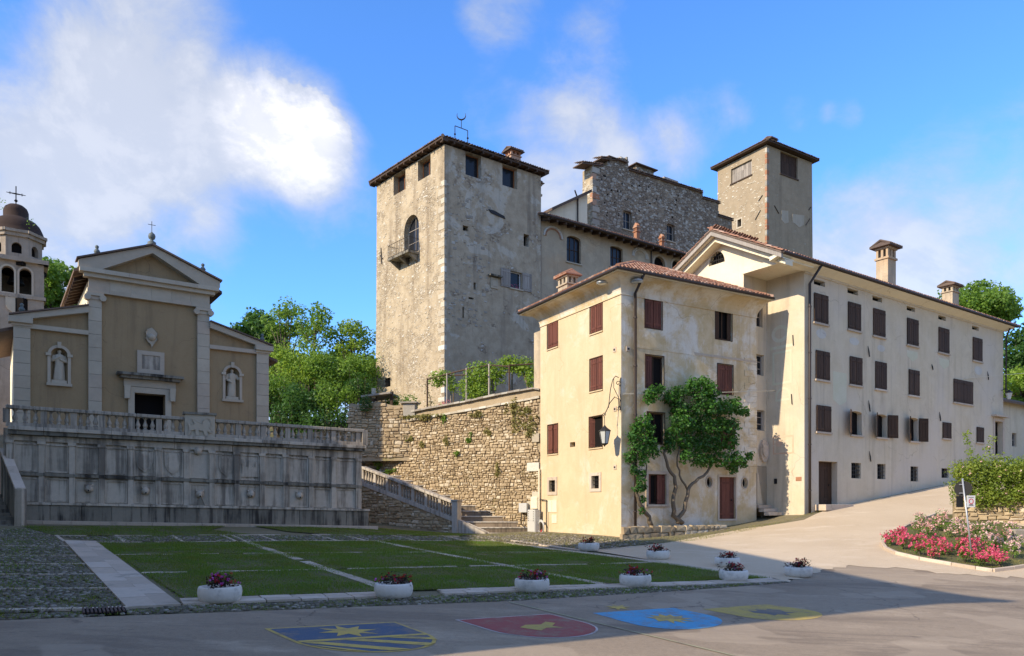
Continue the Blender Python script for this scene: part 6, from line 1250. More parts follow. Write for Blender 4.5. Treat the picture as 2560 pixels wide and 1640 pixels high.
# string courses, quoins, coved eave
z2 = Yx(YR, 610, 485, 700, 500); MB().wbox(YR, .9, LYr - .02, z2[3] - .06, z2[3] + .06, 0, .02).build('string_course', M.yellow_side, yh)
a, b = Yx(YR, 900, 520, 1000, 530), 0; MB().wbox(YR, a[0], LYr - .02, a[3] - .07, a[3] + .05, 0, .03).build('string_course', M.slab, yh)
z1q, z0q = YR.uv(1870, 620 + 540 / 1.975)[1], YR.uv(1870, 620 + 1110 / 1.975)[1]; nq = 18
for k in range(nq):
    z = z0q + (z1q - z0q) * k / nq; w_ = .95 if k % 2 else .6; MB().wbox(YR, LYr - w_, LYr + .02, z + .008, z + (z1q - z0q) / nq - .008, 0, .025).build('quoin', M.yellow_side, yh, bevel=.008)
oh = .95; cv = MB(); zr_ = zy + .35; nC = 6
for (p, q, n0, n1) in ((YD, YA, YL.n, None), (YA, YB, YR.n, None)):
    pass
def cove_ring(t):                                            # coved cornice profile: offset and height
    a = t * math.pi / 2; return .02 + (oh - .12) * (1 - math.cos(a)), -.55 + .75 * math.sin(a)
rows_ = []
for k in range(nC + 1):
    off, dz = cove_ring(k / nC); r2 = (YB - YA).normalized(); l2 = (YD - YA).normalized(); pts = [YD - r2 * off + l2 * off, YA - r2 * off - l2 * off, YB + r2 * min(off, .25) - l2 * off, YC + r2 * min(off, .25) + l2 * off]; rows_.append([V2(p, zy + dz + .12) for p in pts])
for k in range(nC):
    for j in range(4): cv.add([rows_[k][j], rows_[k][(j + 1) % 4], rows_[k + 1][(j + 1) % 4], rows_[k + 1][j]], [(0, 1, 2, 3)])
cv.build('coved_eave', M.yellow_side, yh)
hr_ = YL; MB().wbox(YL, -LYl, .03, zy - .48, zy - .42, 0, .05).build('moulding', M.yellow, yh); MB().wbox(YR, -.03, LYr, zy - .48, zy - .42, 0, .05).build('moulding', M.yellow_side, yh)
yroof = hip(yh, YA, YB, YC, YD, zy + .48, oh, 2.35, M.tile, M.soffit, M.pipe, (300, 0), .235, .43, .1, oh_b=.3)
c = Vector(YL.pt(-LYl * .80, 0, -.9)); chimney(yroof, (c.x, c.y, zy + .6), 1.0, .7, 1.7, M.hall, M.tile, math.atan2(YL.d.y, YL.d.x), capw=.2)
# down pipe, anchor plates, cabinets on the wall
def pipe_down(W, u, z1, z0, mat, bld, start=None, r=.075):
    mb = MB(); pts = ([start] if start else []) + [W.pt(u, z1, .16), W.pt(u, (z1 + z0) / 2, .16), W.pt(u, z0, .16)]; mb.tube(pts, r, 8); o = mb.build('downpipe', mat, bld, True)
    b = MB()
    for k in range(5): z = z0 + (z1 - z0) * (k + .5) / 5; b.tube([W.pt(u, z - .03, .16), W.pt(u, z + .03, .16)], r * 1.35, 8); 
    b.build('bracket', mat, o); return o
u = YR.u(1280 + 599 / 1.975); pipe_down(YR, u, zy - .35, h1(*YR.pt(u, 0)[:2]), M.pipe, yh, YR.pt(u - .1, zy + .4, .95))
for W_, x, y in ((YL, 508, 502), (YR, 573, 498), (YL, 510, 795), (YL, 510, 1082)):
    u, z = W_.uv(1280 + x / 1.975, 620 + y / 1.975); p = MB().wbox(W_, u - .12, u + .12, z - .12, z + .12, 0, .03).build('anchor_plate', M.slab, yh); MB().wbox(W_, u - .05, u + .05, z - .04, z + .04, .03, .06).build('anchor_bolt', M.iron, p)
for x0, y0, x1, y1 in ((176, 1246, 222, 1304), (198, 1316, 222, 1358)):
    r = Yx(YL, x0, y0, x1, y1); p = MB().wbox(YL, *r, 0, .03).build('meter_hatch', M.cream, yh, bevel=.01); MB().wbox(YL, (r[0] + r[1]) / 2 - .006, (r[0] + r[1]) / 2 + .006, r[2] + .03, r[3] - .03, .03, .034).build('hatch_joint', M.dark, p)
# narrow set-back wing at the rear left
wq = Wall(YL.pt(-LYl, 0, -.35)[:2], (.537, -1.0)); un = wq.u(1335); MB().wprism(wq, [(un, 4.5), (.1, 4.5), (.1, zy - .5), (un, zy - .5)], -3, 0).build('rear_wing', M.hall, yh)
# two eave floodlights
for x, y, W_ in ((490, 178, YL), (582, 176, YR)):
    u, z = W_.uv(1280 + x / 1.975, 620 + y / 1.975); c = Vector(W_.pt(u, z, .55)); fx = thing('floodlight', c, 'grey floodlight under the eave %s of the yellow house corner' % ('left' if W_ is YL else 'right'), 'floodlight', 'eave floodlights')
    mb = MB(); mb.lathe(c, [(.06, .16), (.2, .12), (.3, .02), (.32, -.06)], 14); mb.build('housing', M.steel, fx, True); q = MB(); q.lathe(c, [(.29, -.075), (.2, -.1), (.02, -.11)], 14); q.build('lens', M.lampglass, fx, True); q = MB(); q.tube([c + Vector((0, 0, .12)), Vector(W_.pt(u, z + .22, .3)), Vector(W_.pt(u, z + .16, .02))], .03, 6); q.build('arm', M.steel, fx)
# planting ledge of stones in front of the right face
pl = thing('stone_ledge', onground(1640, 1350), 'low mossy stone ledge under the creeper at the yellow house', 'ledge'); W_ = YR.shift(1.0); a0, a1 = W_.u(1555), W_.u(1800); zl0 = W_.uv(1560, 1322)[1]
MB().wbox(YR, 0.0, a1 - .8, -2.2, zl0 + .05, .01, .95).build('core', M.mortar, pl); u = a0
while u < a1:
    w = random.uniform(.3, .75)
    for zz in (0, 1): 
        g0 = h1(*W_.pt(u, 0)[:2]) - .12; hh = (zl0 + .1 - g0) / 2
        if hh > .06: o = bpy.data.objects.new('stone', pm[random.randrange(10)]); COL.objects.link(o); o.location = W_.pt(u + w / 2 + zz * .1, g0 + hh * (zz + .5), -.12); o.scale = (w * 1.02, .16, hh * 1.02); o.rotation_euler = (0, random.uniform(-.03, .03), math.atan2(W_.d.y, W_.d.x) + math.pi); adopt(o, pl)
    u += w

# ================================================================== long white house
LA = Vector(((2011 - CX) / F * 41.9, 41.9)); LD = Vector((1.405, 1.0)).normalized(); LN = Vector((-LD.y, LD.x)); WR = Wall(LA, LD); WS = Wall(LA, (LN.x * -1, LN.y * -1))   # facade, side wall
LL = WR.u(2508); wh = thing('white_house', (LA.x, LA.y, -.4), 'long white plastered house with dark brown shutters and a gabled cream front', 'house')
zle = WR.uv(2011, 668)[1]; zlb = -1.6
def Lx(W, x0, y0, x1, y1): return W.rect(1840 + x0 / 2.0806, 560 + y0 / 2.0806, 1840 + x1 / 2.0806, 560 + y1 / 2.0806)
lo = []
for q in ((405, 284, 463, 312), (580, 331, 635, 357), (710, 370, 760, 396), (888, 424, 932, 447), (1052, 472, 1092, 494), (1228, 527, 1263, 547)): lo.append(dict(r=Lx(WR, *q), kind='open', depth=.3))
for q in ((405, 359, 475, 508), (582, 405, 645, 545), (713, 439, 772, 578), (889, 489, 945, 625), (1053, 537, 1105, 665), (1231, 589, 1277, 707), (414, 657, 483, 805), (591, 689, 652, 833), (724, 715, 779, 855), (898, 757, 950, 888), (1131, 806, 1228, 925), (418, 943, 490, 1078), (1074, 1032, 1115, 1113), (1251, 1057, 1285, 1134)):
    lo.append(dict(r=Lx(WR, *q), kind='proud', wood=M.dark_wood, sill=M.slab, depth=.25, planks=3))
opn = [(597, 970, 655, 1095), (732, 987, 785, 1108), (903, 1005, 948, 1128)]
for q in opn: lo.append(dict(r=Lx(WR, *q), kind='open', sill=M.slab, depth=.32, arch=True, rise=.12))
for q in ((600, 1241, 650, 1322), (735, 1247, 778, 1326), (908, 1260, 948, 1338), (1069, 1270, 1107, 1320)): lo.append(dict(r=Lx(WR, *q), kind='bars', depth=.35))
dq = Lx(WR, 430, 1232, 527, 1458); lo.append(dict(r=dq, kind='door', wood=M.dark_wood, depth=.42, planks=5))
d2 = Lx(WR, 1345, 1024, 1386, 1200); lo.append(dict(r=d2, kind='open', depth=.35, surround=M.slab, sur_w=.25))
face(WR, [(0, zlb), (LL, zlb), (LL, zle), (0, zle)], lo, wh, M.white, .25)
MB().wbox(WR, d2[0] - .5, d2[1] + .5, d2[3] + .3, d2[3] + .42, 0, .35).build('door_hood', M.slab, wh); MB().wbox(WR, d2[0], d2[0] + .55, d2[2], d2[3], -.3, -.24).build('door', M.red_wood, wh)
for q, sides in zip(opn, ((-1, 0), (-1, 1), (-1, 1))):
    r = Lx(WR, *q); wd = (r[1] - r[0]) * .55
    plank_leaf(WR.shift(0), r[0] + .02, r[0] + wd * .55, r[2] + .02, r[3] - .06, -.2, .05, M.dark_wood, wh, planks=2)
    leaf_open(WR, r[0] - .02, r[2], r[3], -wd * 1.2, math.radians(-28), M.dark_wood, wh)
    if sides[1]: leaf_open(WR, r[1] + .02, r[2], r[3], wd * 1.2, math.radians(20), M.dark_wood, wh)
for x, y0, y1 in ((380, 575, 630), (687, 635, 690), (690, 918, 975), (1058, 978, 1025), (1308, 768, 810), (694, 1182, 1235), (1018, 730, 757)):
    u, z1 = WR.uv(1840 + x / 2.0806, 560 + y0 / 2.0806); z0 = WR.uv(1840 + x / 2.0806, 560 + y1 / 2.0806)[1]; mb = MB(); mb.tube([WR.pt(u - .08, z1, .04), WR.pt(u - .02, (z0 + z1) / 2, .06), WR.pt(u + .1, z0, .04)], [.012, .04, .03], 5); mb.build('wall_tie', M.iron, wh)
# side wall, projecting bay below the gable, gable
tS = (WS.u(1917)); usA = tS                                  # negative: away from the corner
face(WS, [(tS - .02, zlb), (0, zlb), (0, zle), (tS - .02, zle)], [], wh, M.white, .2)
PI_ = Vector(WS.pt(tS, 0)[:2]); WB = Wall(PI_ , LD); ub = WB.u(1859)       # connecting wall, runs to the left of the inner corner
def Bx(x0, y0, x1, y1): return WB.rect(1280 + x0 / 1.975, 620 + y0 / 1.975, 1280 + x1 / 1.975, 620 + y1 / 1.975)
bo = [dict(r=Bx(1196, 280, 1238, 384), kind='glass', frame=M.grey_wood, bars=(0, 1), depth=.22), dict(r=Bx(1200, 522, 1243, 625), kind='glass', frame=M.grey_wood, bars=(0, 2), depth=.22), dict(r=Bx(1204, 798, 1247, 900), kind='glass', frame=M.grey_wood, bars=(0, 2), depth=.22), dict(r=Bx(1211, 1075, 1272, 1268), kind='door', wood=M.dark_wood, planks=3, depth=.3)]
face(WB, [(ub, zlb), (0, zlb), (0, zle), (ub, zle)], bo, wh, M.white, .2)
PE = Vector(WB.pt(ub, 0)[:2]); WGb = Wall(PE, WS.d); oF = (PE - PI_).length                                             # gable plane
apx = 3.1 ; WE = Wall(LA + WS.n * apx, WS.d); ua, za = WE.uv(1777, 574); ue, ze = WE.uv(1953, 627); ul_ = 2 * ua - ue; sl_ = (za - ze) / (ue - ua)
def zrf(u, W0=None): return za - abs(u - ua) * sl_            # u measured along WE (same direction, origin over the corner line)
sh_ = (WGb.o - WE.o).dot(WE.d)                                # offset between the two u scales
gl0 = ul_ + .8; gr0 = 0.0
lun = WGb.uv(1300 + 1453 / 3.082, 300 + 1130 / 3.082); lun1 = WGb.uv(1300 + 1578 / 3.082, 300 + 1130 / 3.082); zl_ = lun[1]; wl_ = lun1[0] - lun[0]
lr = (lun[0], lun1[0], zl_, zl_ + wl_ * .62)
outl = [(gl0 - sh_, zle - 4), (0, zle - 4), (0, zle - .15), (gr0 - sh_, zle - .15), (gr0 - sh_, zrf(gr0) - .3), (ua - sh_, za - .3), (gl0 - sh_, zrf(gl0) - .3)]
face(WGb, outl, [dict(r=lr, kind='bars', arch=True, rise=wl_ * .62, depth=.3)], wh, M.cream, .3)
# soffit shelf over the recess, rake boards
qs = MB(); P0 = WGb.pt; z_ = zle - .15
qs.hexa([P0(0, z_ - .02, .12), P0(gr0 - sh_ + .5, z_ - .02, .12), P0(gr0 - sh_ + .5, z_ - .02, -oF - .1), P0(0, z_ - .02, -oF - .1), P0(0, z_ + .26, .12), P0(gr0 - sh_ + .5, z_ + .26, .12), P0(gr0 - sh_ + .5, z_ + .26, -oF - .1), P0(0, z_ + .26, -oF - .1)]); qs.build('cornice_shelf', M.cream, wh)
for sg in (-1, 1):
    u_e = ue if sg > 0 else ul_; lp = [(u_e, ze - .05), (u_e, ze - .33), (ua, za - .33), (ua, za - .05)]; lp = lp if area2(lp) > 0 else lp[::-1]
    MB().wprism(WE, lp, -.14, 0).build('rake_board', M.grey_wood, wh)
    lp = [(u_e, ze - .36), (u_e, ze - .62), (ua, za - .62), (ua, za - .36)]; lp = lp if area2(lp) > 0 else lp[::-1]; MB().wprism(WE, lp, -apx + oF, -.35).build('rake_moulding', M.cream, wh)
    lp = [(u_e, ze - .28), (u_e, ze - .345), (ua, za - .345), (ua, za - .28)]; lp = lp if area2(lp) > 0 else lp[::-1]; MB().wprism(WE, lp, -apx + oF - .1, -.13).build('rake_soffit', M.cream, wh)
# roof planes
Lb = LL + apx + .8
def wp(u, z, back): return WE.pt(u, z, -back)
r1 = slope(wh, wp(ue, ze, 0), wp(ua, za, 0), wp(ua, za, Lb), wp(ue, ze, Lb), M.tile_old, 'roof', .12); r2 = slope(wh, wp(ul_, ze, 0), wp(ua, za, 0), wp(ua, za, Lb), wp(ul_, ze, Lb), M.tile_old, 'roof', .12)
o_ = Vector(wp(ue, ze, 0)); eu = Vector(wp(ue, ze, Lb)) - o_; ev = Vector(wp(ua, za, 0)) - o_; tiles('tiles', o_ - ev.normalized() * .05, eu, ev, [(0, 0), (eu.length, 0), (eu.length, ev.length), (0, ev.length)], r1, M.tile, .235, .46, .105, 0, seg=4)
o_ = Vector(wp(ul_, ze, 0)); ev = Vector(wp(ua, za, 0)) - o_; tiles('tiles', o_, eu, ev, [(0, 0), (4.0, 0), (4.0, ev.length), (0, ev.length)], r2, M.tile, .235, .46, .105, 0, seg=4)
rt = MB(); n = 40; A_, B_ = Vector(wp(ua, za + .06, 0)), Vector(wp(ua, za + .06, Lb))
for k in range(n): rt.tube([A_.lerp(B_, k / n), A_.lerp(B_, (k + 1.06) / n)], [.14, .115], 7)
rt.build('ridge_tiles', M.tile, r1)
# closed eave soffit along the facade and gutter
sf = MB(); ov = (WE.o + WE.d * ue - LA).dot(WR.n) if True else .6
sf.hexa([WR.pt(-.05, zle - .22, .02), WR.pt(LL + .4, zle - .22, .02), WR.pt(LL + .4, ze - .12, ov), WR.pt(-.05, ze - .12, ov), WR.pt(-.05, zle, .02), WR.pt(LL + .4, zle, .02), WR.pt(LL + .4, ze - .04, ov), WR.pt(-.05, ze - .04, ov)]) ; sf.build('eave_soffit', M.soffit, wh)
sf2 = MB(); sf2.hexa([WE.pt(ue - .02, ze - .14, 0), WE.pt(ue - .02, ze - .14, -apx - .1), WE.pt(-.05, zle - .22, -apx - .1), WE.pt(-.05, zle - .22, -.05), WE.pt(ue - .02, ze - .06, 0), WE.pt(ue - .02, ze - .06, -apx - .1), WE.pt(-.05, zle - .0, -apx - .1), WE.pt(-.05, zle - .0, -.05)]); sf2.build('eave_soffit', M.soffit, wh)
gt = MB(); gt.tube([wp(ue + .06, ze - .02, .1), wp(ue + .06, ze - .02, Lb - .1)], .08, 8); gt.build('gutter', M.pipe, r1)
MB().wbox(WR, .0, LL, zle - .32, zle - .2, 0, .06).build('moulding', M.white, wh)
u = WR.u(2018); pipe_down(WR, u, zle - .9, h1(*WR.pt(u, 0)[:2]), M.pipe, wh, WR.pt(u + .25, ze - .1, ov)); 
u = WR.u(1840 + 1408 / 2.0806); mb = MB(); mb.tube([WR.pt(LL - .1, zle - .1, .5), WR.pt(LL + .15, zle - .6, .15), WR.pt(LL + .15, zle - 5, .12)], .06, 6); mb.build('downpipe', M.pipe, wh)
# rear and end walls
bk = MB(); wdt = (ue - ul_) - 1.3; Q = [LA, Vector(WR.pt(LL, 0)[:2]), Vector(WR.pt(LL, 0)[:2]) + LN * wdt, LA + LN * wdt]
bk.poly([V2(Q[1], zlb), V2(Q[2], zlb), V2(Q[2], ze), V2((Q[1] + Q[2]) / 2, za - .3), V2(Q[1], ze)]); bk.poly([V2(Q[2], zlb), V2(Q[3], zlb), V2(Q[3], ze - .3), V2(Q[2], ze - .3)]); bk.poly([V2(PI_, zlb), V2(Q[3], zlb), V2(Q[3], zle), V2(PI_, zle)]); bk.build('wall', M.white, wh)
# chimneys on the white house
def on_roof(px, back_t, W0=WE):                               # foot on the front slope below the ridge
    best = None
    for k in range(400):
        b = k * .1; u = ua + (ue - ua) * back_t; p = W0.pt(u, zrf(u), -b); x = CX + F * p[0] / p[1]
        if x > px: return p
    return p
p = on_roof(1840 + 778 / 2.0806, .45); zc = (HY - (560 + 92 / 2.0806)) / F * p[1]; chimney(r1, p, 1.0, .8, zc - p[2] - .3, M.hall, M.tile_old, math.atan2(LD.y, LD.x), capw=.3)
p = on_roof(1840 + 1115 / 2.0806, .3); zc = (HY - (560 + 298 / 2.0806)) / F * p[1]; chimney(r1, p, 1.0, .75, zc - p[2] - .35, M.hall, M.tile_old, math.atan2(LD.y, LD.x), capw=.25)
# frescoes on side wall and facade: thin painted plaster
M.fresco = m_plaster('faded_fresco', (0.58, 0.55, 0.38), (0.62, 0.58, 0.44), (0.66, 0.62, 0.52), (0.5, 0.48, 0.36), .2, .4, .1); M.fresco_red = m_plaster('red_fresco', (0.60, 0.40, 0.26), (0.62, 0.46, 0.33), (0.66, 0.58, 0.46), (0.5, 0.4, 0.3), .2, .5, .1)
def Sx(W, x, y): return W.uv(1840 + x / 2.0806, 560 + y / 2.0806)
def quadr(W, x0, y0, x1, y1): a = Sx(W, x0, y0); b = Sx(W, x1, y0); c_ = Sx(W, x0, y1); return (a[0], b[0], c_[1], a[1])
r = quadr(WS, 185, 535, 275, 625); MB().ring(WS, ovalloop(r), .2, 0, .006).build('fresco', M.fresco, wh)
r = quadr(WS, 190, 670, 290, 840); MB().ring(WS, rectloop(r), .12, 0, .006).build('fresco', M.fresco, wh); MB().wbox(WS, r[0] - .15, r[1] + .1, r[3] + .15, r[3] + .32, 0, .007).build('fresco', M.fresco, wh)
r = quadr(WS, 205, 855, 285, 925); MB().ring(WS, archloop(r), .12, 0, .006).build('fresco', M.fresco, wh)
r = quadr(WS, 192, 1105, 300, 1200); MB().ring(WS, rectloop(r), .09, 0, .006).build('fresco', M.fresco_red, wh); r = quadr(WS, 205, 1125, 242, 1160); MB().wprism(WS, ovalloop(r), 0, .006).build('fresco', M.fresco_red, wh)
r = quadr(WS, 312, 1316, 341, 1336); MB().wbox(WS, *r, 0, .03).build('house_plate', M.brick, wh); r = quadr(WS, 200, 1325, 214, 1352); MB().wbox(WS, *r, 0, .04).build('intercom', M.iron, wh)
for x, y0, y1 in ((297, 578, 632), (290, 885, 938)): u, z1 = Sx(WS, x, y0); z0 = Sx(WS, x, y1)[1]; mb = MB(); mb.tube([WS.pt(u, z1, .04), WS.pt(u + .04, z0, .05)], .03, 5); mb.build('wall_tie', M.iron, wh)
r = quadr(WS, 118, 1145, 165, 1225); cu, cz = (WB.uv(1280 + 1240 / 1.975, 620 + 1003 / 1.975)); MB().wprism(WB, ovalloop((cu - .42, cu + .36, cz - .62, cz + .62), 14), 0, .14).build('crest', M.slab, wh, bevel=.03); MB().wprism(WB, [(cu + x * .5 - .03, cz + y * .75) for x, y in SH], .14, .2).build('crest_field', M.slab, wh, bevel=.03)
for x0, y0, x1, y1, k in ((417, 540, 470, 590, 0), (590, 585, 640, 625, 0), (735, 625, 775, 660, 0), (890, 655, 945, 710, 1), (1057, 695, 1108, 750, 1), (1240, 735, 1280, 780, 0), (505, 765, 575, 940, 1)):
    r = quadr(WR, x0, y0, x1, y1); MB().wprism(WR, ovalloop(r) if not k else [(r[0], r[2] + .3), ((r[0] + r[1]) / 2, r[2]), (r[1], r[2] + .3), (r[1], r[3]), (r[0], r[3])], 0, .004).build('fresco', M.fresco if k else M.patch, wh)
# crooked entrance steps and threshold
dr_ = bo[3]['r']
for k in range(3): MB().wbox(WB, dr_[0] - .35, dr_[1] + .55 + k * .25, dr_[2] - .2 * (k + 1), dr_[2] - .2 * k - .01, -.3 if k == 0 else .35 * k, .35 * (k + 1)).build('step', M.slab, wh, bevel=.015)
MB().wbox(WR, dq[0] - .4, dq[1] + .5, dq[2] - .35, dq[2] - .01, -.35, .7).build('threshold', M.slab, wh, bevel=.02)
# low wing beyond the white house
WX = Wall(WR.pt(LL, 0, -.6)[:2], LD); wx = thing('low_wing', (*WX.pt(1, 0)[:2], 2.3), 'low white outbuilding wall beyond the end of the white house', 'building'); zx = WX.uv(2515, 1003)[1]
face(WX, [(0, 1), (12, 1), (12, zx), (0, zx)], [dict(r=WX.rect(2530, 1082, 2541, 1116), kind='glass', frame=M.grey_wood, bars=(0, 1))], wx, M.white, .2)
slope(wx, WX.pt(-.1, zx - .05, .5), WX.pt(12, zx - .05, .5), WX.pt(12, zx + 1.2, -3), WX.pt(-.1, zx + 1.2, -3), M.tile_old); MB().wbox(WX, .05, 12, 1, zx - .1, -3, -.3).build('core', M.white, wx)
# wall lamp at the far corner
c = Vector(WR.pt(LL - .3, WR.uv(2505, 990)[1], .5)); cl = thing('corner_lamp', c, 'small lantern on the far corner of the white house', 'lamp'); q = MB(); q.lathe(c, [(.1, -.3), (.22, .15), (.05, .3)], 6); q.build('lantern', M.lampglass, cl); q = MB(); q.tube([c + Vector((0, 0, .3)), Vector(WR.pt(LL - .3, c.z + .5, .3)), Vector(WR.pt(LL - .3, c.z + .4, .01))], .03, 6); q.lathe(c, [(.26, .15), (.05, .38)], 6); q.build('bracket', M.iron, cl)

# ================================================================== houses outside the picture on the left whose shade falls across the square
def plain_house(name, label, x0, x1, y0, y1, zt_, z0):
    o = thing(name, ((x0 + x1) / 2, (y0 + y1) / 2, z0), label, 'house'); b = MB(); b.box(x0, x1, y0, y1, z0 - 1, zt_); b.build('wall', M.cream, o); A, B, C2, D = (x0, y0), (x1, y0), (x1, y1), (x0, y1); hip(o, A, B, C2, D, zt_ + .1, .6, 1.6, M.tile_old, M.beam, None, (0, 0), .5, .9, .2)
    Wq2 = Wall((x1, y0), (0, 1))
    for i in range(int((y1 - y0) / 3)):
        for j in range(4):
            r = (1.0 + i * 3, 2.1 + i * 3, z0 + 1.5 + j * 3.3, z0 + 3.2 + j * 3.3)
            if r[3] < zt_ - .4: MB().wbox(Wq2, r[0], r[1], r[2], r[3], .01, .06).build('shutter', M.dark_wood, o)
FP, NP = Vector((-17.4, 20.3)), Vector((-12.4, 5.0)); pd = Vector((-.93, -.36)) * 13; po = thing('palace', (FP.x - 6, FP.y - 8, -2.4), 'tall plastered palace beside the square that shades the lawn', 'house')
zpt = 15.0; q = MB()
for a, b in ((NP, FP), (FP, FP + pd), (FP + pd, NP + pd), (NP + pd, NP)): q.poly([V2(a, -4), V2(b, -4), V2(b, zpt), V2(a, zpt)])
q.build('wall', M.cream, po); hip(po, NP + pd, NP, FP, FP + pd, zpt, .4, 1.5, M.tile_old, M.beam, None, (0, 0), .5, .9, .2); Wpp = Wall(NP, FP - NP)
for i in range(4):
    for j in range(5): r = (1.2 + i * 3.1, 2.3 + i * 3.1, -1.0 + j * 3.3, .8 + j * 3.3); MB().wbox(Wpp, *r, .01, .06).build('shutter', M.dark_wood, po)
plain_house('palace', 'plastered town house left of the terrace stair outside the picture', -46, -30.2, 12, 33, 17.0, -1.0)
plain_house('palace', 'long plastered palace facing the square from behind the viewer', -16, 40, -34, -14, 12.5, -3.0)
# ================================================================== hill and garden ground
P = RTW.pt; gd = MB(); zgd = 5.7
gd.hexa([P(.4, 0, -.79), P(ul - 1, 0, -.79), P(ul - 1, 0, -22), P(.4, 0, -22), P(.4, zgd, -.79), P(ul - 1, zgd, -.79), P(ul - 1, zgd, -22), P(.4, zgd, -22)]); tag(gd.build('garden_ground', M.earth), 'castle garden ground above the retaining wall', None, None, 'structure')
hx = np.linspace(-75, 70, 60); hy = np.linspace(58, 170, 40); HX, HYg = np.meshgrid(hx, hy)
HZ = 3.0 + np.clip((HYg - 58) / 22, 0, 1) ** 1.3 * 6 + np.clip((HYg - 90) / 60, 0, 1) * 7 - np.clip((HX - 0) / 18, 0, 1) * 4.5 + .4 * np.sin(HX * .5) * np.cos(HYg * .4)
i2 = np.arange(HX.size).reshape(HX.shape); q4 = np.stack([i2[:-1, :-1], i2[:-1, 1:], i2[1:, 1:], i2[1:, :-1]], -1).reshape(-1, 4)
tag(link_mesh('hillside', np_mesh('hillside', np.c_[HX.ravel(), HYg.ravel(), HZ.ravel()], q4), M.soil, None, True), 'wooded hillside behind the church and castle', None, None, 'structure')
def hz(X, Y): return float(3.0 + min(1, max(0, (Y - 58) / 22)) ** 1.3 * 6 + min(1, max(0, (Y - 90) / 60)) * 7 - min(1, max(0, X / 18)) * 4.5 + .4 * math.sin(X * .5) * math.cos(Y * .4))
def tree_at(name, label, px, ytop, Y, rx, rz_, mat, seed, group='trees on the hill', **kw):
    X = (px - CX) / F * Y; zt_ = (HY - ytop) / F * Y; b = hz(X, Y); return tree(name, label, (X, Y, b), zt_ - b, rx, rz_, mat, seed, group=group, **kw)
tree_at('broadleaf_tree', 'leafy tree between the bell tower and the church roof', 130, 640, 74, 3.4, 4.6, M.leaf_mid, 1, leaf=.4)
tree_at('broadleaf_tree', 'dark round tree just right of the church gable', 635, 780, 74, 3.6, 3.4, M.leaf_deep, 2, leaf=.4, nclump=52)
tree_at('robinia_tree', 'tall feathery light green tree in the middle of the hillside group', 712, 728, 70, 2.5, 5.0, M.leaf_mid, 3, leaf=.26, nclump=58, per=130)
tree_at('broadleaf_tree', 'round open crowned tree right of the feathery tree', 786, 748, 67, 2.1, 2.7, M.leaf_mid, 4, leaf=.27, nclump=40, per=120, trunk_r=.13)
tree_at('robinia_tree', 'bright yellow green bushy tree against the castle tower', 880, 788, 68, 2.6, 4.0, M.leaf_lime, 5, leaf=.26, nclump=60, per=130)
tree_at('broadleaf_tree', 'leafy tree behind the roof chimney of the white house', 2430, 695, 78, 4.5, 4.4, M.leaf_mid, 6, leaf=.34, nclump=60)
tree_at('broadleaf_tree', 'dark tree at the right edge beyond the white house', 2562, 792, 72, 3.2, 5.5, M.leaf_deep, 7, leaf=.32, nclump=60)
tree_at('broadleaf_tree', 'bright lower tree at the right edge above the low wing', 2556, 905, 66, 2.4, 2.2, M.leaf_lime, 8, leaf=.28, nclump=34)
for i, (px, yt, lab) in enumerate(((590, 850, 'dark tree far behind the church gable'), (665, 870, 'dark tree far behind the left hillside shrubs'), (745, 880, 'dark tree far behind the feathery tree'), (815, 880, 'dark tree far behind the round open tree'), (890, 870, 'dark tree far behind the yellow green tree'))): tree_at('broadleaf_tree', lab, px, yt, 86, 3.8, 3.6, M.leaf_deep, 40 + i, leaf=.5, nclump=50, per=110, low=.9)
def shrub(name, label, px, py, Y, r, mat, seed, leaf=.2, n=14, per=150, group='shrubs on the bank', cat='shrub'):
    """Multi-stemmed shrub centred on a sight line, rooted in the ground under it."""
    rs = random.Random(seed); c = PX(px, py, Y); t = thing(name, (c.x, c.y, c.z - r), label, cat, group); cl = []; mb = MB(); base = Vector((c.x, c.y, min(c.z - r, hz(c.x, c.y) - .2)))
    for k in range(n):
        d = Vector((rs.gauss(0, 1), rs.gauss(0, 1), rs.gauss(0, .8))).normalized() * rs.uniform(.35, .85); q = c + d * r; cl.append((q, r * rs.uniform(.3, .5))); 
        if k % 2: mb.tube([base + Vector((rs.uniform(-.2, .2), rs.uniform(-.2, .2), 0)), base.lerp(q, .6) + Vector((0, 0, .2)), q], [.07, .045, .015], 5)
    mb.build('stem', M.bark, t); leaves('foliage', cl, per, leaf, mat, t); return t
for i, (px, py, Y, r, m, lab) in enumerate((
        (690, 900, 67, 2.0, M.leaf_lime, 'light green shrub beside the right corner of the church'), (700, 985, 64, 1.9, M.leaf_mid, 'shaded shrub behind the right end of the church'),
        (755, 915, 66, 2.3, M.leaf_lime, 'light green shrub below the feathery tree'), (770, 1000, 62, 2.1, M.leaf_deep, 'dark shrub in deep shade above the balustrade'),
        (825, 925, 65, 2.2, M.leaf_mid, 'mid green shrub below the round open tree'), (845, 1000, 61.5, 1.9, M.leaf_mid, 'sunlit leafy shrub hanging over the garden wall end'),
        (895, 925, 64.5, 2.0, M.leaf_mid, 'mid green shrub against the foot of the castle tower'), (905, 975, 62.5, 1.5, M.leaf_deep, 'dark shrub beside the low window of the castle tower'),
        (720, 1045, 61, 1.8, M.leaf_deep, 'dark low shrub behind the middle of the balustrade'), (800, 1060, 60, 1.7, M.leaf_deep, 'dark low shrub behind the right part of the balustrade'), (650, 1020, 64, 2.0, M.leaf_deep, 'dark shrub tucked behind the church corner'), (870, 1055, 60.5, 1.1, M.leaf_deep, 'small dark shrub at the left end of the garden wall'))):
    shrub('shrub', lab, px, py, Y, r, m, 20 + i, .24, 18, 170)
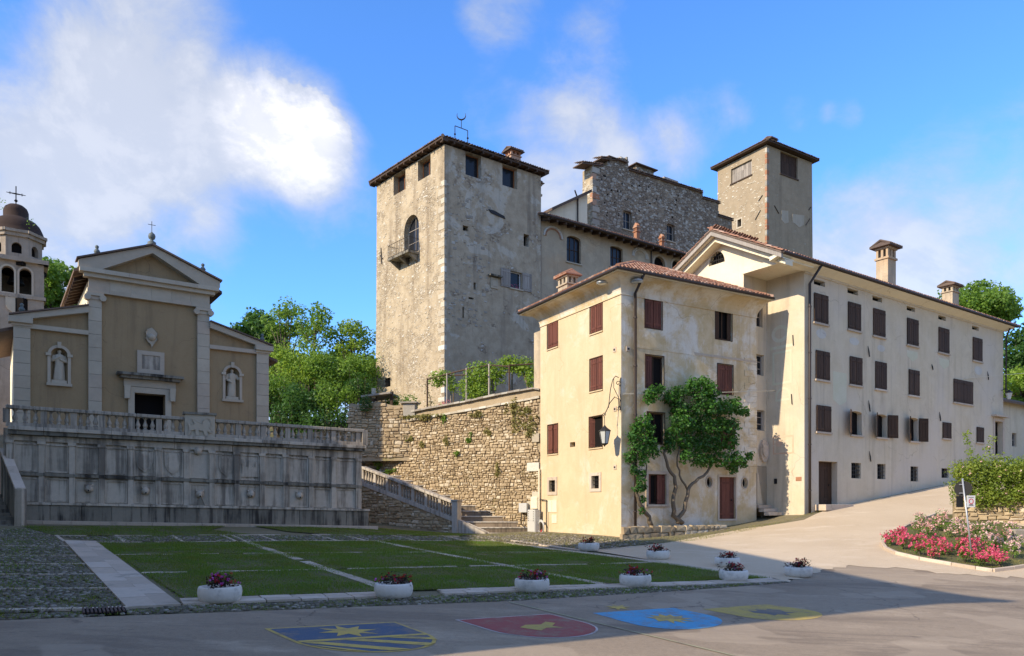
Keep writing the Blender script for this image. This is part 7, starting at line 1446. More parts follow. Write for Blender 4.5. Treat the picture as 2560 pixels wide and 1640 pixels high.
b = UW.uv(840 + 240 / 3.08, 900 + 350 / 3.08); c = Vector(UW.pt(b[0], b[1], .35)); bb = thing('box_bush', c - Vector((0, 0, .55)), 'small round green bush on the garden wall', 'bush'); leaves('foliage', [(c, (.45, .45, .55)), (c + Vector((0, 0, .1)), .4)], 1500, .1, M.leaf_deep, bb, shell=.3); q = MB(); q.tube([c - Vector((0, 0, .7)), c], .04, 5); q.build('stem', M.bark, bb)
u, z = UW.uv(840 + 480 / 3.08, 900 + 310 / 3.08); c = Vector(UW.pt(u, z, -.9)); bb = thing('low_bush', (c.x, c.y, zgd), 'low green bush behind the garden wall beside the tower', 'bush'); leaves('foliage', [(c + Vector((x, 0, 0)), (.6, .5, .5)) for x in (-.6, 0, .6)], 900, .12, M.leaf_mid, bb); q = MB(); q.tube([Vector((c.x, c.y, zgd - .2)), c], .05, 5); q.build('stem', M.bark, bb)
# ------------------------------------------------------------------ tufts on the retaining wall
def tuft(W, px, py, w, hh, mat, lab, n=7, leaf=.15, per=700, off=.14):
    u, z = W.uv(px, py); c = Vector(W.pt(u, z, off)); t = thing('wall_plant', c, lab, 'plant', 'plants rooted in the retaining wall'); cl = []
    for k in range(n): cl.append((c + Vector((W.d.x, W.d.y, 0)) * random.uniform(-w, w) * .7 + Vector((0, 0, random.uniform(-hh, hh) * .7)), (max(.12, w * .45), .14, max(.12, hh * .42))))
    leaves('foliage', cl, per, leaf, mat, t, shell=.9); q = MB(); q.tube([c - Vector((W.n.x, W.n.y, 0)) * .2, c], .02, 5); q.build('stem', M.bark, t)
def rp(x, y): return 840 + x / 3.08, 900 + y / 3.08
for x, y, w, hh, m, lab in ((450, 560, .5, .25, M.leaf_dry, 'dry grass patch in the upper left joints of the wall'), (560, 600, .4, .2, M.leaf_dry, 'dry grass patch between two wall holes'), (1400, 500, .3, .5, M.leaf_dry, 'hanging dry grass below the tall tuft'), (1530, 480, .25, .4, M.leaf_dry, 'dry grass tuft touching the yellow house corner'), (760, 440, .9, .15, M.leaf_dry, 'dry fringe in the middle of the string course'), (420, 850, .6, .15, M.leaf_mid, 'green fringe along the stair handrail'), (270, 510, .9, .5, M.leaf_lime, 'yellow green plant tuft at the left end of the wall string course'), (350, 470, 1.1, .4, M.leaf_dry, 'dry plant tuft above the left part of the string course'), (1360, 410, .42, .75, M.leaf_dry, 'tall dry plant tuft near the top right of the retaining wall'), (1480, 520, .45, .5, M.leaf_dry, 'dry plant tuft right of centre near the yellow house'), (1460, 400, .4, .35, M.leaf_dry, 'dry grass tuft under the parapet near the yellow house'),
        (830, 450, .22, .3, M.leaf_mid, 'small green tuft under the string course'), (860, 620, .2, .3, M.leaf_dry, 'small dry tuft in the middle of the wall'), (1030, 600, .2, .3, M.leaf_mid, 'green tuft right of the wall centre'), (1250, 830, .16, .5, M.leaf_dry, 'hanging tuft low on the right of the wall'), (250, 640, .3, .5, M.leaf_lime, 'green tuft beside the balustrade end post'), (280, 760, .45, .35, M.leaf_lime, 'green creeper low beside the balustrade end'), (340, 820, .3, .25, M.leaf_lime, 'green tuft just above the stair handrail'), (640, 440, 1.3, .15, M.leaf_dry, 'long dry grass fringe on the string course'), (1170, 560, .25, .3, M.leaf_dry, 'pale tuft in the upper wall joints'), (940, 720, .12, .2, M.leaf_mid, 'tiny green tuft under a wall hole'), (1100, 420, .5, .15, M.leaf_dry, 'short grass fringe under the parapet'), (670, 650, .2, .2, M.leaf_dry, 'small tuft left of the wall centre')):
    tuft(RTW, *rp(x, y), w * 1.25, hh * 1.25, m, lab)
# ------------------------------------------------------------------ pergola with grapevine
pg = thing('pergola', (*RTW.pt(-4, 0, -1.5)[:2], zgd), 'wooden pergola with thin posts along the parapet below the tower', 'pergola'); pts = []
def pgp(x, y, off): u, z = RTW.shift(off).uv(*rp(x, y)); return Vector(RTW.shift(off).pt(u, z))
for x, y, off, r, m in ((703, 140, -.9, .06, M.beam), (855, 100, -.9, .06, M.grey_wood), (1005, 62, -.9, .07, M.grey_wood), (1180, 30, -1.0, .08, M.grey_wood), (1335, 40, -1.0, .06, M.beam), (885, 110, -2.3, .06, M.grey_wood), (1355, 80, -2.4, .07, M.grey_wood), (1165, 100, -2.5, .07, M.grey_wood)):
    p = pgp(x, y, off); pts.append(p); q = MB(); q.tube([Vector((p.x, p.y, zgd - .3)), p], r, 6); q.build('post', m, pg)
for a, b in ((0, 1), (1, 2), (2, 3), (3, 4), (1, 5), (3, 7), (4, 6), (5, 7), (7, 6)): q = MB(); q.tube([pts[a] - Vector((0, 0, .08)), pts[b] - Vector((0, 0, .08))], .05, 6); q.build('beam', M.beam, pg)
p_end = pgp(1525, 30, -1.0); q = MB(); q.tube([pts[4], p_end], .05, 6); q.build('beam', M.beam, pg)
def vine(name, label, stems, clumps, mat, leaf, per, cat='vine', bark=None, group=None, shell=.6):
    b = stems[0][0][0]; t = thing(name, b, label, cat, group); q = MB()
    for pth, rad in stems: q.tube(pth, rad, 7)
    q.build('stem', bark or M.vinebark, t, True); leaves('foliage', clumps, per, leaf, mat, t, shell=shell); return t
def cl_at(lst, W, tr=rp, s=1.0): return [(Vector(W.pt(*W.uv(*tr(x, y)))), r * s) for x, y, r in lst]
W1 = RTW.shift(-1.4)
g0 = pgp(1240, 230, -1.4); vine('grapevine', 'sunlit grapevine spreading over the middle of the pergola', [([Vector((g0.x, g0.y, zgd - .2)), g0 + Vector((-.3, 0, .6)), pgp(1120, 60, -1.5)], [.09, .07, .03])],
     cl_at([(1090, 90, .55), (1040, 150, .5), (1130, 130, .6), (1060, 210, .55), (1110, 240, .6), (1160, 220, .5), (1030, 260, .5), (1080, 290, .45), (1190, 110, .5), (1230, 90, .45), (1150, 60, .4), (1250, 130, .4), (990, 200, .4)], W1, rp, 1.35), M.leaf_lime, .17, 560)
g0 = pgp(1480, 200, -1.6); vine('grapevine', 'grapevine over the right end of the pergola beside the yellow house', [([Vector((g0.x, g0.y, zgd - .2)), g0, pgp(1440, 90, -1.5), pgp(1340, 30, -1.5)], [.1, .09, .06, .03])],
     cl_at([(1290, 40, .4), (1340, 25, .42), (1390, 30, .45), (1440, 50, .45), (1490, 50, .4), (1420, 80, .35), (1370, 60, .35), (1510, 110, .35), (1500, 160, .35), (1310, 10, .3)], W1, rp, 1.35), M.leaf_lime, .17, 560)
g0 = pgp(905, 230, -1.6); vine('grapevine', 'thin grapevine on the left end of the pergola', [([Vector((g0.x, g0.y, zgd - .2)), g0, pgp(860, 130, -1.3), pgp(760, 150, -1.2)], [.06, .05, .04, .02])],
     cl_at([(760, 150, .4), (800, 140, .42), (840, 130, .4), (880, 160, .35), (900, 210, .3), (790, 180, .25)], W1, rp, 1.35), M.leaf_lime, .17, 560)
g0 = pgp(730, 300, -1.5); vine('grapevine', 'dry leaved vine climbing the leftmost pergola post', [([Vector((g0.x, g0.y, zgd - .2)), g0, pgp(690, 190, -1.3)], [.04, .03, .02])], cl_at([(690, 190, .25), (715, 250, .35), (735, 310, .35), (700, 330, .3), (745, 350, .3)], W1), M.leaf_dry, .12, 260)
fx = thing('garden_flowers', (*RTW.pt(RTW.u(1110), 0, -.95)[:2], zgd), 'red flowers in the garden behind the parapet under the tower corner', 'flowers'); leaves('blooms', cl_at([(820, 345, .25), (860, 335, .28), (840, 350, .25)], RTW.shift(-.9)), 700, .09, M.f_pink, fx); leaves('foliage', cl_at([(820, 370, .35), (860, 365, .35)], RTW.shift(-.95)), 300, .12, M.leaf_mid, fx)
# ------------------------------------------------------------------ creepers on the yellow house
def yp(x, y): return 1280 + x / 1.975, 620 + y / 1.975
W5 = YR.shift(.42)
def yq(x, y, off): W_ = YR.shift(off); return Vector(W_.pt(*W_.uv(*yp(x, y))))
def gnarl(pts, off, seed, sw=.05):
    rs = random.Random(seed); out = []
    pts = [yq(x, y, off) for x, y in pts]
    for a, b in zip(pts[:-1], pts[1:]):
        for k in range(3): p = a.lerp(b, k / 3); out.append(p + Vector((rs.uniform(-sw, sw), rs.uniform(-sw, sw), rs.uniform(-sw, sw))))
    return out + [pts[-1]]
s1 = gnarl([(845, 1360), (800, 1320), (790, 1250), (812, 1180), (800, 1130), (768, 1080), (750, 1010), (790, 960), (850, 850)], .4, 1)
s2 = gnarl([(815, 1355), (850, 1290), (870, 1190), (905, 1150), (960, 1110), (990, 1060), (1020, 960)], .42, 2); s3 = gnarl([(868, 1190), (830, 1120), (815, 1060), (830, 980)], .42, 3)
rl = lambda p, a, b: [a + (b - a) * i / (len(p) - 1) for i in range(len(p))]
big = [(790, 735, .5), (700, 720, .42), (680, 745, .35), (730, 700, .35), (830, 720, .5), (880, 690, .5), (940, 690, .55), (990, 720, .5), (900, 740, .5), (820, 790, .6), (880, 800, .6), (940, 790, .65), (1000, 790, .6), (1050, 790, .55), (1100, 800, .5), (1140, 815, .35), (800, 860, .55), (860, 880, .65), (930, 880, .7), (1000, 880, .65), (1060, 880, .55), (790, 930, .5), (850, 960, .6), (920, 970, .65), (990, 970, .6), (1060, 960, .5), (840, 1030, .45), (900, 1050, .5), (960, 1050, .5), (1020, 1040, .5), (1080, 1040, .5), (1120, 1060, .42), (1145, 1030, .3), (1090, 1085, .35), (770, 980, .35), (1110, 760, .3), (950, 655, .25), (905, 670, .3)]
bv = vine('creeper', 'large dark green creeper with two twisted trunks on the yellow house wall', [(s1, rl(s1, .13, .05)), (s2, rl(s2, .12, .045)), (s3, rl(s3, .06, .03))], [(p + Vector((YR.n.x, YR.n.y, 0)) * random.uniform(-.1, .45), r * random.uniform(.75, 1.02)) for p, r in cl_at(big, W5, yp)], M.leaf_vine, .17, 1300)
s4 = gnarl([(690, 1370), (665, 1310), (630, 1270), (612, 1210), (618, 1140), (600, 1080), (620, 1000)], .3, 4); s5 = gnarl([(655, 1200), (660, 1120), (665, 1070), (640, 1030)], .3, 5, .03)
sm = [(640, 860, .42), (610, 890, .45), (670, 900, .42), (590, 930, .42), (640, 940, .5), (690, 960, .42), (600, 980, .45), (650, 1000, .5), (700, 1005, .38), (590, 1030, .38), (630, 1050, .38), (610, 1100, .33), (640, 1110, .3), (590, 1090, .25), (620, 1150, .3), (640, 1180, .28), (610, 1190, .25), (640, 1240, .2), (630, 1300, .2), (665, 840, .3)]
vine('creeper', 'smaller bright green creeper near the corner downpipe of the yellow house', [(s4, rl(s4, .13, .05)), (s5, rl(s5, .05, .03))], [(p + Vector((YR.n.x, YR.n.y, 0)) * random.uniform(-.1, .25), r * random.uniform(.7, 1.0)) for p, r in cl_at(sm, YR.shift(.35), yp)], M.leaf_vine, .16, 1300)
# ------------------------------------------------------------------ hedge wall at the right
WHd = Wall(((2392 - CX) / F * 38.5, 38.5), (1.0, -.42)); hw_ = thing('street_wall', (*WHd.pt(2, 0)[:2], -1.3), 'old stone wall under the flowering hedge beside the rising street', 'wall')
lpz = [(-.1, -2.2), (9, -2.6), (9, .95), (2.0, .75), (-.1, .3)]; MB().wprism(WHd, lpz, -.7, 0).build('core', M.mortar, hw_); rubble_wall(WHd, hw_, 0, 8.6, -2.4, .62, 80, .42, .22)
hd = thing('rose_hedge', (*WHd.pt(2.5, 0, -.6)[:2], .4), 'yellow green flowering hedge spilling over the stone wall at the right', 'hedge'); cl = []; fl = []; rs = random.Random(5)
for k in range(130):
    px, py = rs.uniform(2398, 2640), rs.uniform(1156, 1256)
    if px < 2430 and py < 1172: continue
    u, z = WHd.uv(px, py); cl.append((Vector(WHd.pt(u, z, rs.uniform(-.6, .5))), rs.uniform(.3, .62)))
for px, py in ((2420, 1105), (2416, 1085), (2425, 1130), (2468, 1120), (2480, 1100), (2395, 1165), (2400, 1185), (2520, 1255), (2530, 1275), (2540, 1240)): cl.append((Vector(WHd.pt(*WHd.uv(px, py), .1)), .24))
leaves('foliage', cl, 800, .12, M.leaf_hedge, hd, shell=.7)
for k in range(40): c_, r_ = rs.choice(cl); fl.append((c_ + Vector((WHd.n.x, WHd.n.y, .2)) * r_ * .85, .05))
tag(leaves('blooms', fl, 200, .08, M.f_pale, hd), kind='stuff'); q = MB()
for k in range(7): u = .3 + k * .9; q.tube([WHd.pt(u, .2, -.5), WHd.pt(u + .2, 1.2, -.2), WHd.pt(u + .1, 2.0, -.1)], [.05, .035, .01], 5)
q.build('stem', M.bark, hd)
# ------------------------------------------------------------------ rose bed with kerb
bedpx = [(2206, 1362), (2214, 1374), (2240, 1386), (2300, 1400), (2380, 1414), (2440, 1424), (2482, 1430), (2530, 1424), (2640, 1405), (2640, 1330), (2560, 1318), (2480, 1304), (2400, 1288), (2340, 1288), (2300, 1302), (2262, 1320), (2222, 1342)]
bed = [gp(*p) for p in bedpx]; tag(drape('flower_bed', bed, .05, M.soil, .5), 'rose bed with grassy soil at the right edge of the street', None, None, 'structure')
kb = thing('bed_kerb', V2(bed[0], h1(*bed[0])), 'curved stone kerb around the rose bed', 'kerb'); loop = bed[10:] + bed[:9] if False else [bed[i] for i in (13, 14, 15, 16, 0, 1, 2, 3, 4, 5, 6, 7, 8)]
for a, b in zip(loop[:-1], loop[1:]):
    n = max(1, int((Vector(b) - Vector(a)).length / .8))
    for k in range(n):
        p, q_ = lerp2(a, b, k / n + .004), lerp2(a, b, (k + 1) / n - .004); d = (Vector(q_) - Vector(p)).normalized(); nn = Vector((-d.y, d.x)) * .075
        zz = [h1(*p), h1(*q_)]; MB().hexa([(p[0] - nn.x, p[1] - nn.y, zz[0] - .1), (q_[0] - nn.x, q_[1] - nn.y, zz[1] - .1), (q_[0] + nn.x, q_[1] + nn.y, zz[1] - .1), (p[0] + nn.x, p[1] + nn.y, zz[0] - .1), (p[0] - nn.x, p[1] - nn.y, zz[0] + .13), (q_[0] - nn.x, q_[1] - nn.y, zz[1] + .13), (q_[0] + nn.x, q_[1] + nn.y, zz[1] + .13), (p[0] + nn.x, p[1] + nn.y, zz[0] + .13)]).build('kerb_stone', M.slab, kb, bevel=.02)
blades('bed_grass', [shrink(bed, .1)], 260, .12, .013, M.leaf_dry, 'rough grass in the rose bed')
rs = random.Random(11); ORD = 'first second third fourth fifth sixth seventh eighth ninth tenth eleventh twelfth thirteenth fourteenth fifteenth sixteenth'.split()
def rose(px, py, r, hh, petal, lab, grp, nb):
    p = onground(px, py); t = thing('rose_bush', p, lab, 'rose bush', grp); cl = [(p + Vector((rs.uniform(-r, r) * .6, rs.uniform(-r, r) * .6, hh * rs.uniform(.3, .8))), r * rs.uniform(.4, .6)) for _ in range(9)]
    leaves('foliage', cl, 800, .075, M.leaf_mid, t, shell=.8); q = MB()
    for k in range(5): c_ = cl[k][0]; q.tube([p + Vector((rs.uniform(-.05, .05), 0, -.05)), p.lerp(c_, .6), c_], [.015, .012, .006], 4)
    q.build('stem', M.bark, t); fl = []
    for k in range(nb): c_, rr = rs.choice(cl); d = Vector((rs.gauss(0, 1), rs.gauss(-.5, 1), abs(rs.gauss(.5, .8)))).normalized(); fl.append((c_ + d * rr * rs.uniform(.85, 1.1), .055 * rs.uniform(.7, 1.3)))
    P_, N_ = clump_points(fl, 600, .6); V_, F_ = leaf_cloud(P_, .065, .4, .9, N_); tag(link_mesh('blooms', np_mesh('blooms', V_, F_), petal, t), kind='stuff')
PINK = ((2226, 1366, .4), (2258, 1376, .42), (2250, 1352, .38), (2292, 1370, .42), (2300, 1392, .42), (2335, 1380, .45), (2370, 1392, .45), (2330, 1402, .3), (2400, 1385, .42), (2412, 1410, .4), (2445, 1398, .45), (2450, 1418, .38), (2485, 1410, .42), (2500, 1420, .35), (2430, 1376, .35))
for i, (px, py, r) in enumerate(sorted(PINK)):
    rose(px, py, r, .62, M.f_pink, '%s bright pink rose bush from the left tip of the bed' % ORD[i], 'pink rose bushes in the bed', 58)
PALE = ((2292, 1342, .42), (2322, 1350, .42), (2310, 1322, .4), (2345, 1330, .45), (2375, 1345, .45), (2352, 1312, .4), (2395, 1330, .42), (2405, 1358, .42), (2440, 1350, .45), (2465, 1372, .42), (2490, 1382, .45), (2470, 1345, .42), (2505, 1362, .42), (2535, 1380, .45), (2530, 1400, .4), (2540, 1350, .42))
for i, (px, py, r) in enumerate(sorted(PALE)):
    rose(px, py, r, .8, M.f_pale, '%s pale pink rose bush from the left at the back of the bed' % ORD[i], 'pale rose bushes in the bed', 40)
p = onground(2545, 1358); q = MB(); q.box(p.x - .35, p.x + .4, p.y - .3, p.y + .3, p.z - .1, p.z + .62); tag(q.build('stone_block', M.grey_stone, None, bevel=.06), 'rough stone block standing behind the rose bed', 'stone block')
# ================================================================== planters
def planter(first, px, py, label, seed, mag):
    p = onground(px, py - 5); r = .45; t = thing('planter', p, label, 'planter', 'white stone flower planters'); t['_local'] = 1; t.rotation_euler[2] = seed
    q = MB(); q.lathe((0, 0, 0), [(.36, -.02), (.41, .02), (.45, .1), (.465, .2), (.455, .3), (.435, .335), (.40, .335), (.385, .29), (.38, .26)], 28); b = q.build('bowl', M.planter, t, True)
    q = MB(); q.lathe((0, 0, 0), [(.38, .262), (.3, .28), (.05, .29)], 16); q.build('soil', M.soil, t)
    rs = random.Random(seed * 13); ox, oy = rs.uniform(-.05, .05), rs.uniform(-.05, .05); hh = rs.uniform(.08, .2); cl = [(Vector((ox + rs.gauss(0, .15), oy + rs.gauss(0, .15), .34 + rs.uniform(0, hh))), rs.uniform(.08, .16)) for _ in range(rs.randint(22, 34))] + [(Vector((rs.uniform(-.36, .36), rs.uniform(-.36, .36), .34)), .07) for _ in range(8)]
    fo = link_mesh('foliage', None, None) if False else None
    P_, N_ = clump_points(cl, 800, .8); V_, F_ = leaf_cloud(P_, .06, .4, .7, N_); o = link_mesh('foliage', np_mesh('foliage', V_, F_), M.leaf_pot); o.parent = t
    for nm, mat, k in (('red_flowers', M.f_red, 26), ('magenta_flowers', M.f_mag, mag)):
        if not k: continue
        fl = []
        for _ in range(k): c_, rr = rs.choice(cl); d = Vector((rs.gauss(0, .8), rs.gauss(0, .8), 1)).normalized(); fl.append((c_ + d * rr * .95, .028))
        P_, N_ = clump_points(fl, 700, .6); V_, F_ = leaf_cloud(P_, .045, .5, .95, N_); o = tag(link_mesh(nm, np_mesh(nm, V_, F_), mat), kind='stuff'); o.parent = t
for i, (px, py, lab, mag) in enumerate(((550, 1508, 'white stone planter of red and magenta flowers nearest the left stone path', 22), (984, 1497, 'white planter of red flowers in front of the blue star shield, second along the road', 4), (1330, 1483, 'white planter of red and magenta flowers behind the red painted shield', 8), (1588, 1470, 'white planter behind the light blue painted shield on the lawn edge', 8), (1834, 1456, 'white planter behind the yellow painted shield, half covering another planter', 2), (1996, 1446, 'rightmost white planter at the outer corner of the lawn', 5),
        (1472, 1381, 'white planter closest to the yellow house corner', 0), (1645, 1402, 'white planter on the lawn edge facing the stone ledge', 0), (1818, 1421, 'white planter half hidden behind another near the lawn corner', 0))): planter(None, px, py, lab, i + 1, mag)
# ================================================================== painted shields on the road
def m_paint(name, c, worn=.45):
    m, g = new_mat(name); v = g.coord(); f = g.range(g.noise(v, 1.6, 9, .75), worn - .12, worn + .2); f2 = g.range(g.noise(v, 30, 4, .8), .3, .5)
    col = g.mix(g.math('MULTIPLY', g.math('MULTIPLY', f, f2), .0), c, (.27, .21, .145)); wearf = g.math('MULTIPLY', g.range(g.noise(v, 2.3, 9, .78), .44, .68), .8); col = g.mix(wearf, col, (.27, .21, .145)); col = g.vary(col, g.noise(v, 55, 3, .8), .6, 1.35)
    return finish(m, g, col, .9, g.bump(g.noise(v, 55, 3, .8), .4, .01))
PB, PYl, PR_, PW, PC, PYp, PG = m_paint('blue_paint', (.085, .12, .175)), m_paint('yellow_paint', (.60, .42, .11)), m_paint('red_paint', (.34, .09, .08)), m_paint('white_paint', (.55, .48, .44)), m_paint('sky_paint', (.10, .36, .56)), m_paint('ochre_paint', (.50, .36, .10)), m_paint('grey_paint', (.16, .15, .14))
def shield_frame(TLp, TRp, BRp, BLp):
    a, b, c, d = [gp(*p) for p in (TLp, TRp, BRp, BLp)]
    return lambda s, t: lerp2(lerp2(a, b, s), lerp2(d, c, s), t)
def sheet(fr, loop, lift, mat, nm, parent):
    pts = [fr(s, t) for s, t in loop]; tri = tessellate_polygon([[Vector((x, y, 0)) for x, y in pts]]); V = [(x, y, plane_h(x, y) + lift) for x, y in pts]; mb = MB(); 
    mb.add(V, [t if area2([pts[i] for i in t]) > 0 else tuple(reversed(t)) for t in tri]); return mb.build(nm, mat, parent)
def shield_loop(i=0.0, n=9, sq=.5):
    pts = [(i, i * 1.3), (1 - i, i * 1.3), (1 - i, sq)]
    for k in range(1, n): a = math.pi / 2 * k / n; pts.append((.5 + (.5 - i) * math.cos(a), sq + (1 - i - sq) * math.sin(a)))
    pts.append((.5, 1 - i))
    for k in range(n - 1, 0, -1): a = math.pi / 2 * k / n; pts.append((.5 - (.5 - i) * math.cos(a), sq + (1 - i - sq) * math.sin(a)))
    return pts + [(i, sq)]
def star(cx, cy, ro, ri, n, asp=1.0): return [(cx + (ro if k % 2 == 0 else ri) * math.sin(math.pi * k / n), cy - asp * (ro if k % 2 == 0 else ri) * math.cos(math.pi * k / n)) for k in range(2 * n)]
def marking(label, fr): return thing('painted_shield', V2(fr(.5, .5), plane_h(*fr(.5, .5))), label, 'road marking', 'heraldic shields painted on the road')
f1 = shield_frame((660, 1572), (988, 1555), (1160, 1618), (815, 1642)); s = marking('painted blue and yellow shield with a star and stripes on the road', f1)
sheet(f1, shield_loop(0), .006, PYl, 'border', s); sheet(f1, shield_loop(.028), .010, PB, 'field', s); sheet(f1, star(.5, .27, .22, .10, 8), .014, PYl, 'star', s)
sheet(f1, [(.03, .50), (.97, .50), (.97, .56), (.03, .56)], .014, PYl, 'stripe', s)
for a, b in (((.05, .56, .2, .56, .70, .93, .56, .96)), ((.34, .56, .5, .56, .88, .80, .79, .88)), ((.64, .56, .8, .56, .965, .63, .95, .70))) if False else (): pass
for q in ((.04, .57, .16, .57, .62, .965, .46, .965), (.34, .57, .48, .57, .87, .835, .78, .90), (.66, .57, .79, .57, .965, .66, .95, .74)): sheet(f1, [(q[0], q[1]), (q[2], q[3]), (q[4], q[5]), (q[6], q[7])], .014, PYl, 'stripe', s)
sheet(f1, [(.05, .66), (.13, .72), (.34, .96), (.22, .89)], .014, PYl, 'stripe', s)
f2 = shield_frame((1137, 1550), (1374, 1535), (1556, 1579), (1325, 1607)); s = marking('painted dull red shield with a pale border and faint figure on the road', f2)
sheet(f2, shield_loop(0), .006, PW, 'border', s); sheet(f2, shield_loop(.02), .010, PR_, 'field', s); sheet(f2, [(.3, .5), (.42, .42), (.55, .46), (.68, .36), (.72, .45), (.6, .55), (.64, .66), (.5, .6), (.38, .68), (.34, .6)], .014, PYp, 'figure', s)
f3 = shield_frame((1482, 1533), (1684, 1520), (1860, 1556), (1668, 1585)); s = marking('painted sky blue shield with a yellow lion and star on the road', f3)
sheet(f3, shield_loop(0), .006, PC, 'field', s); sheet(f3, [(.30, .58), (.36, .46), (.34, .34), (.42, .40), (.44, .28), (.5, .36), (.58, .26), (.57, .38), (.66, .34), (.62, .44), (.72, .46), (.63, .52), (.70, .62), (.58, .58), (.60, .74), (.52, .62), (.47, .76), (.45, .62), (.36, .72), (.40, .58)], .010, PYl, 'lion', s)
f3b = shield_frame((1500, 1514), (1560, 1510), (1590, 1524), (1530, 1528)); sheet(f3b, star(.5, .5, .5, .22, 7), .010, PYl, 'star', s)
f4 = shield_frame((1756, 1523), (1916, 1511), (2105, 1536), (1950, 1560)); s = marking('painted ochre yellow shield with a grey worn figure on the road, farthest right', f4)
sheet(f4, shield_loop(0), .006, PYp, 'field', s); sheet(f4, [(.30, .42), (.36, .3), (.44, .36), (.5, .26), (.57, .35), (.66, .3), (.7, .44), (.64, .56), (.68, .66), (.56, .62), (.5, .74), (.44, .62), (.34, .66), (.36, .54)], .010, PG, 'figure', s)
a, b = gp(1272, 1506), gp(1835, 1641); p, q_ = offset_line(a, b, .022); r, s_ = offset_line(a, b, -.022); mb = MB(); mb.add([(x, y, plane_h(x, y) + .018) for x, y in (p, r, s_, q_)], [(0, 1, 2, 3)])
tag(mb.build('painted_line', m_paint('pale_line_paint', (.42, .40, .22))), 'thin pale yellow line painted across the road between shields', 'road marking')
# ================================================================== wall lantern on the corner
lc = Vector(YR.pt(0, 0, 0)); dl = Vector((-.98, -.2, 0)).normalized(); ln = thing('wall_lantern', Vector((lc.x, lc.y, YR.uv(1553, 1000)[1])), 'wrought iron scroll bracket with a glass lantern on the yellow house corner', 'lantern')
def lp_(x, y, Yd=38.0): t = (540 - x) / 1.975 * Yd / F / .98; z = (HY - (620 + y / 1.975)) / F * (Yd - .2 * t); q = lc + dl * (t + .03); return Vector((q.x, q.y, z))
q = MB(); q.tube([lp_(540, 640), lp_(540, 800)], .028, 6)
def spiral(cx, cy, r0, r1, a0, a1, n=16): return [lp_(cx + (r0 + (r1 - r0) * k / n) * math.cos(a0 + (a1 - a0) * k / n), cy + (r0 + (r1 - r0) * k / n) * math.sin(a0 + (a1 - a0) * k / n)) for k in range(n + 1)]
q.tube([lp_(538, 800), lp_(528, 745), lp_(510, 735), lp_(485, 765), lp_(470, 800), lp_(455, 828), lp_(458, 838)], .024, 6); q.tube([lp_(478, 790), lp_(488, 700), lp_(500, 650), lp_(515, 632), lp_(530, 640)], .022, 6)
q.tube(spiral(527, 668, 4, 14, 0, 7.5), .018, 5); q.tube(spiral(531, 790, 3, 12, 2, 9), .018, 5); q.tube([lp_(505, 640), lp_(505, 690), lp_(520, 720), lp_(540, 760)], .018, 5); q.tube(spiral(456, 822, 3, 9, 0, 7), .016, 5); q.build('bracket', M.iron, ln)
hk = lp_(459, 845); hb = hk - Vector((0, 0, .35)); q = MB(); q.tube([lp_(458, 832), hb], .016, 5); q.lathe(hb, [(.03, .05), (.06, 0), (.16, -.1), (.33, -.22), (.34, -.25)], 6); q.build('lantern_cap', M.iron, ln)
q = MB(); q.lathe(hb, [(.29, -.255), (.17, -.86)], 6); q.build('lantern_glass', M.lampglass, ln); q = MB()
for k in range(6): a_ = 2 * math.pi * (k + .5) / 6; q.tube([hb + Vector((.3 * math.cos(a_), .3 * math.sin(a_), -.25)), hb + Vector((.175 * math.cos(a_), .175 * math.sin(a_), -.87))], .016, 4)
q.lathe(hb, [(.19, -.86), (.17, -.9), (.05, -.96), (.02, -1.02)], 6); q.build('lantern_frame', M.iron, ln)
# overhead cable
a = Vector(YR.pt(.05, YR.uv(1556, 986)[1], .12)); b = Vector((36.5, 54.0, 0)); b = PX(2500, 938, 55.0); e = PX(2900, 905, 62.0); pts = [a.lerp(b, t) - Vector((0, 0, 1.1 * 4 * t * (1 - t) * .25)) for t in np.linspace(0, 1, 24)]; q = MB(); q.tube(pts + [b.lerp(e, .5), e], .018, 5); tag(q.build('overhead_cable', M.cable), 'thin pale cable strung from the yellow house across the white house', 'cable')
# ================================================================== cabinets, pipes and hose at the foot of the yellow house
def yl_px(px, py, off): W_ = YL.shift(off); u, z = W_.uv(px, py); return W_, u, z
W_ = YL.shift(.55); u0, u1 = W_.u(1319), W_.u(1341); z1 = W_.uv(1319, 1274)[1]; z0 = W_.uv(1319, 1330)[1]; u1 = min(u1, u0 + .9)
cb = thing('utility_cabinet', W_.pt(u0, z0), 'grey upright electric cabinet at the rear corner of the yellow house', 'cabinet'); q = MB().wbox(W_, u0, u1, z0 - .1, z1, -.35, 0).build('body', M.cabinet, cb, bevel=.015); MB().wbox(W_, u0 + .03, u1 - .03, (z0 + z1) / 2 + .01, z1 - .05, 0, .02).build('door', M.cabinet, cb); MB().wbox(W_, u0 + .03, u1 - .03, z0 + .05, (z0 + z1) / 2 - .01, 0, .02).build('door', M.cabinet, cb)
vv = MB()
for k in range(5): vv.wbox(W_, u0 + .1, u0 + .16, z1 - .15 - k * .13, z1 - .09 - k * .13, .02, .024); vv.wbox(W_, u1 - .2, u1 - .14, z1 - .15 - k * .13, z1 - .09 - k * .13, .02, .024)
vv.build('vent', M.dark, cb)
W2 = RTW.shift(.16); u0, u1 = W2.u(1301), W2.u(1321); z1 = W2.uv(1301, 1258)[1]; z0 = W2.uv(1301, 1281)[1]; jb = thing('junction_box', W2.pt(u0, z0), 'grey junction box on the stone wall left of the cabinet', 'box'); MB().wbox(W2, u0, u1, z0, z1, 0, .22).build('case', M.cabinet, jb, bevel=.02); q = MB(); q.tube([W2.pt(u0 + .15, z0, .1), W2.pt(u0 + .1, z0 - .7, .12), W2.pt(u0 + .4, z0 - .9, .2)], .03, 5); q.build('cable', M.iron, jb)
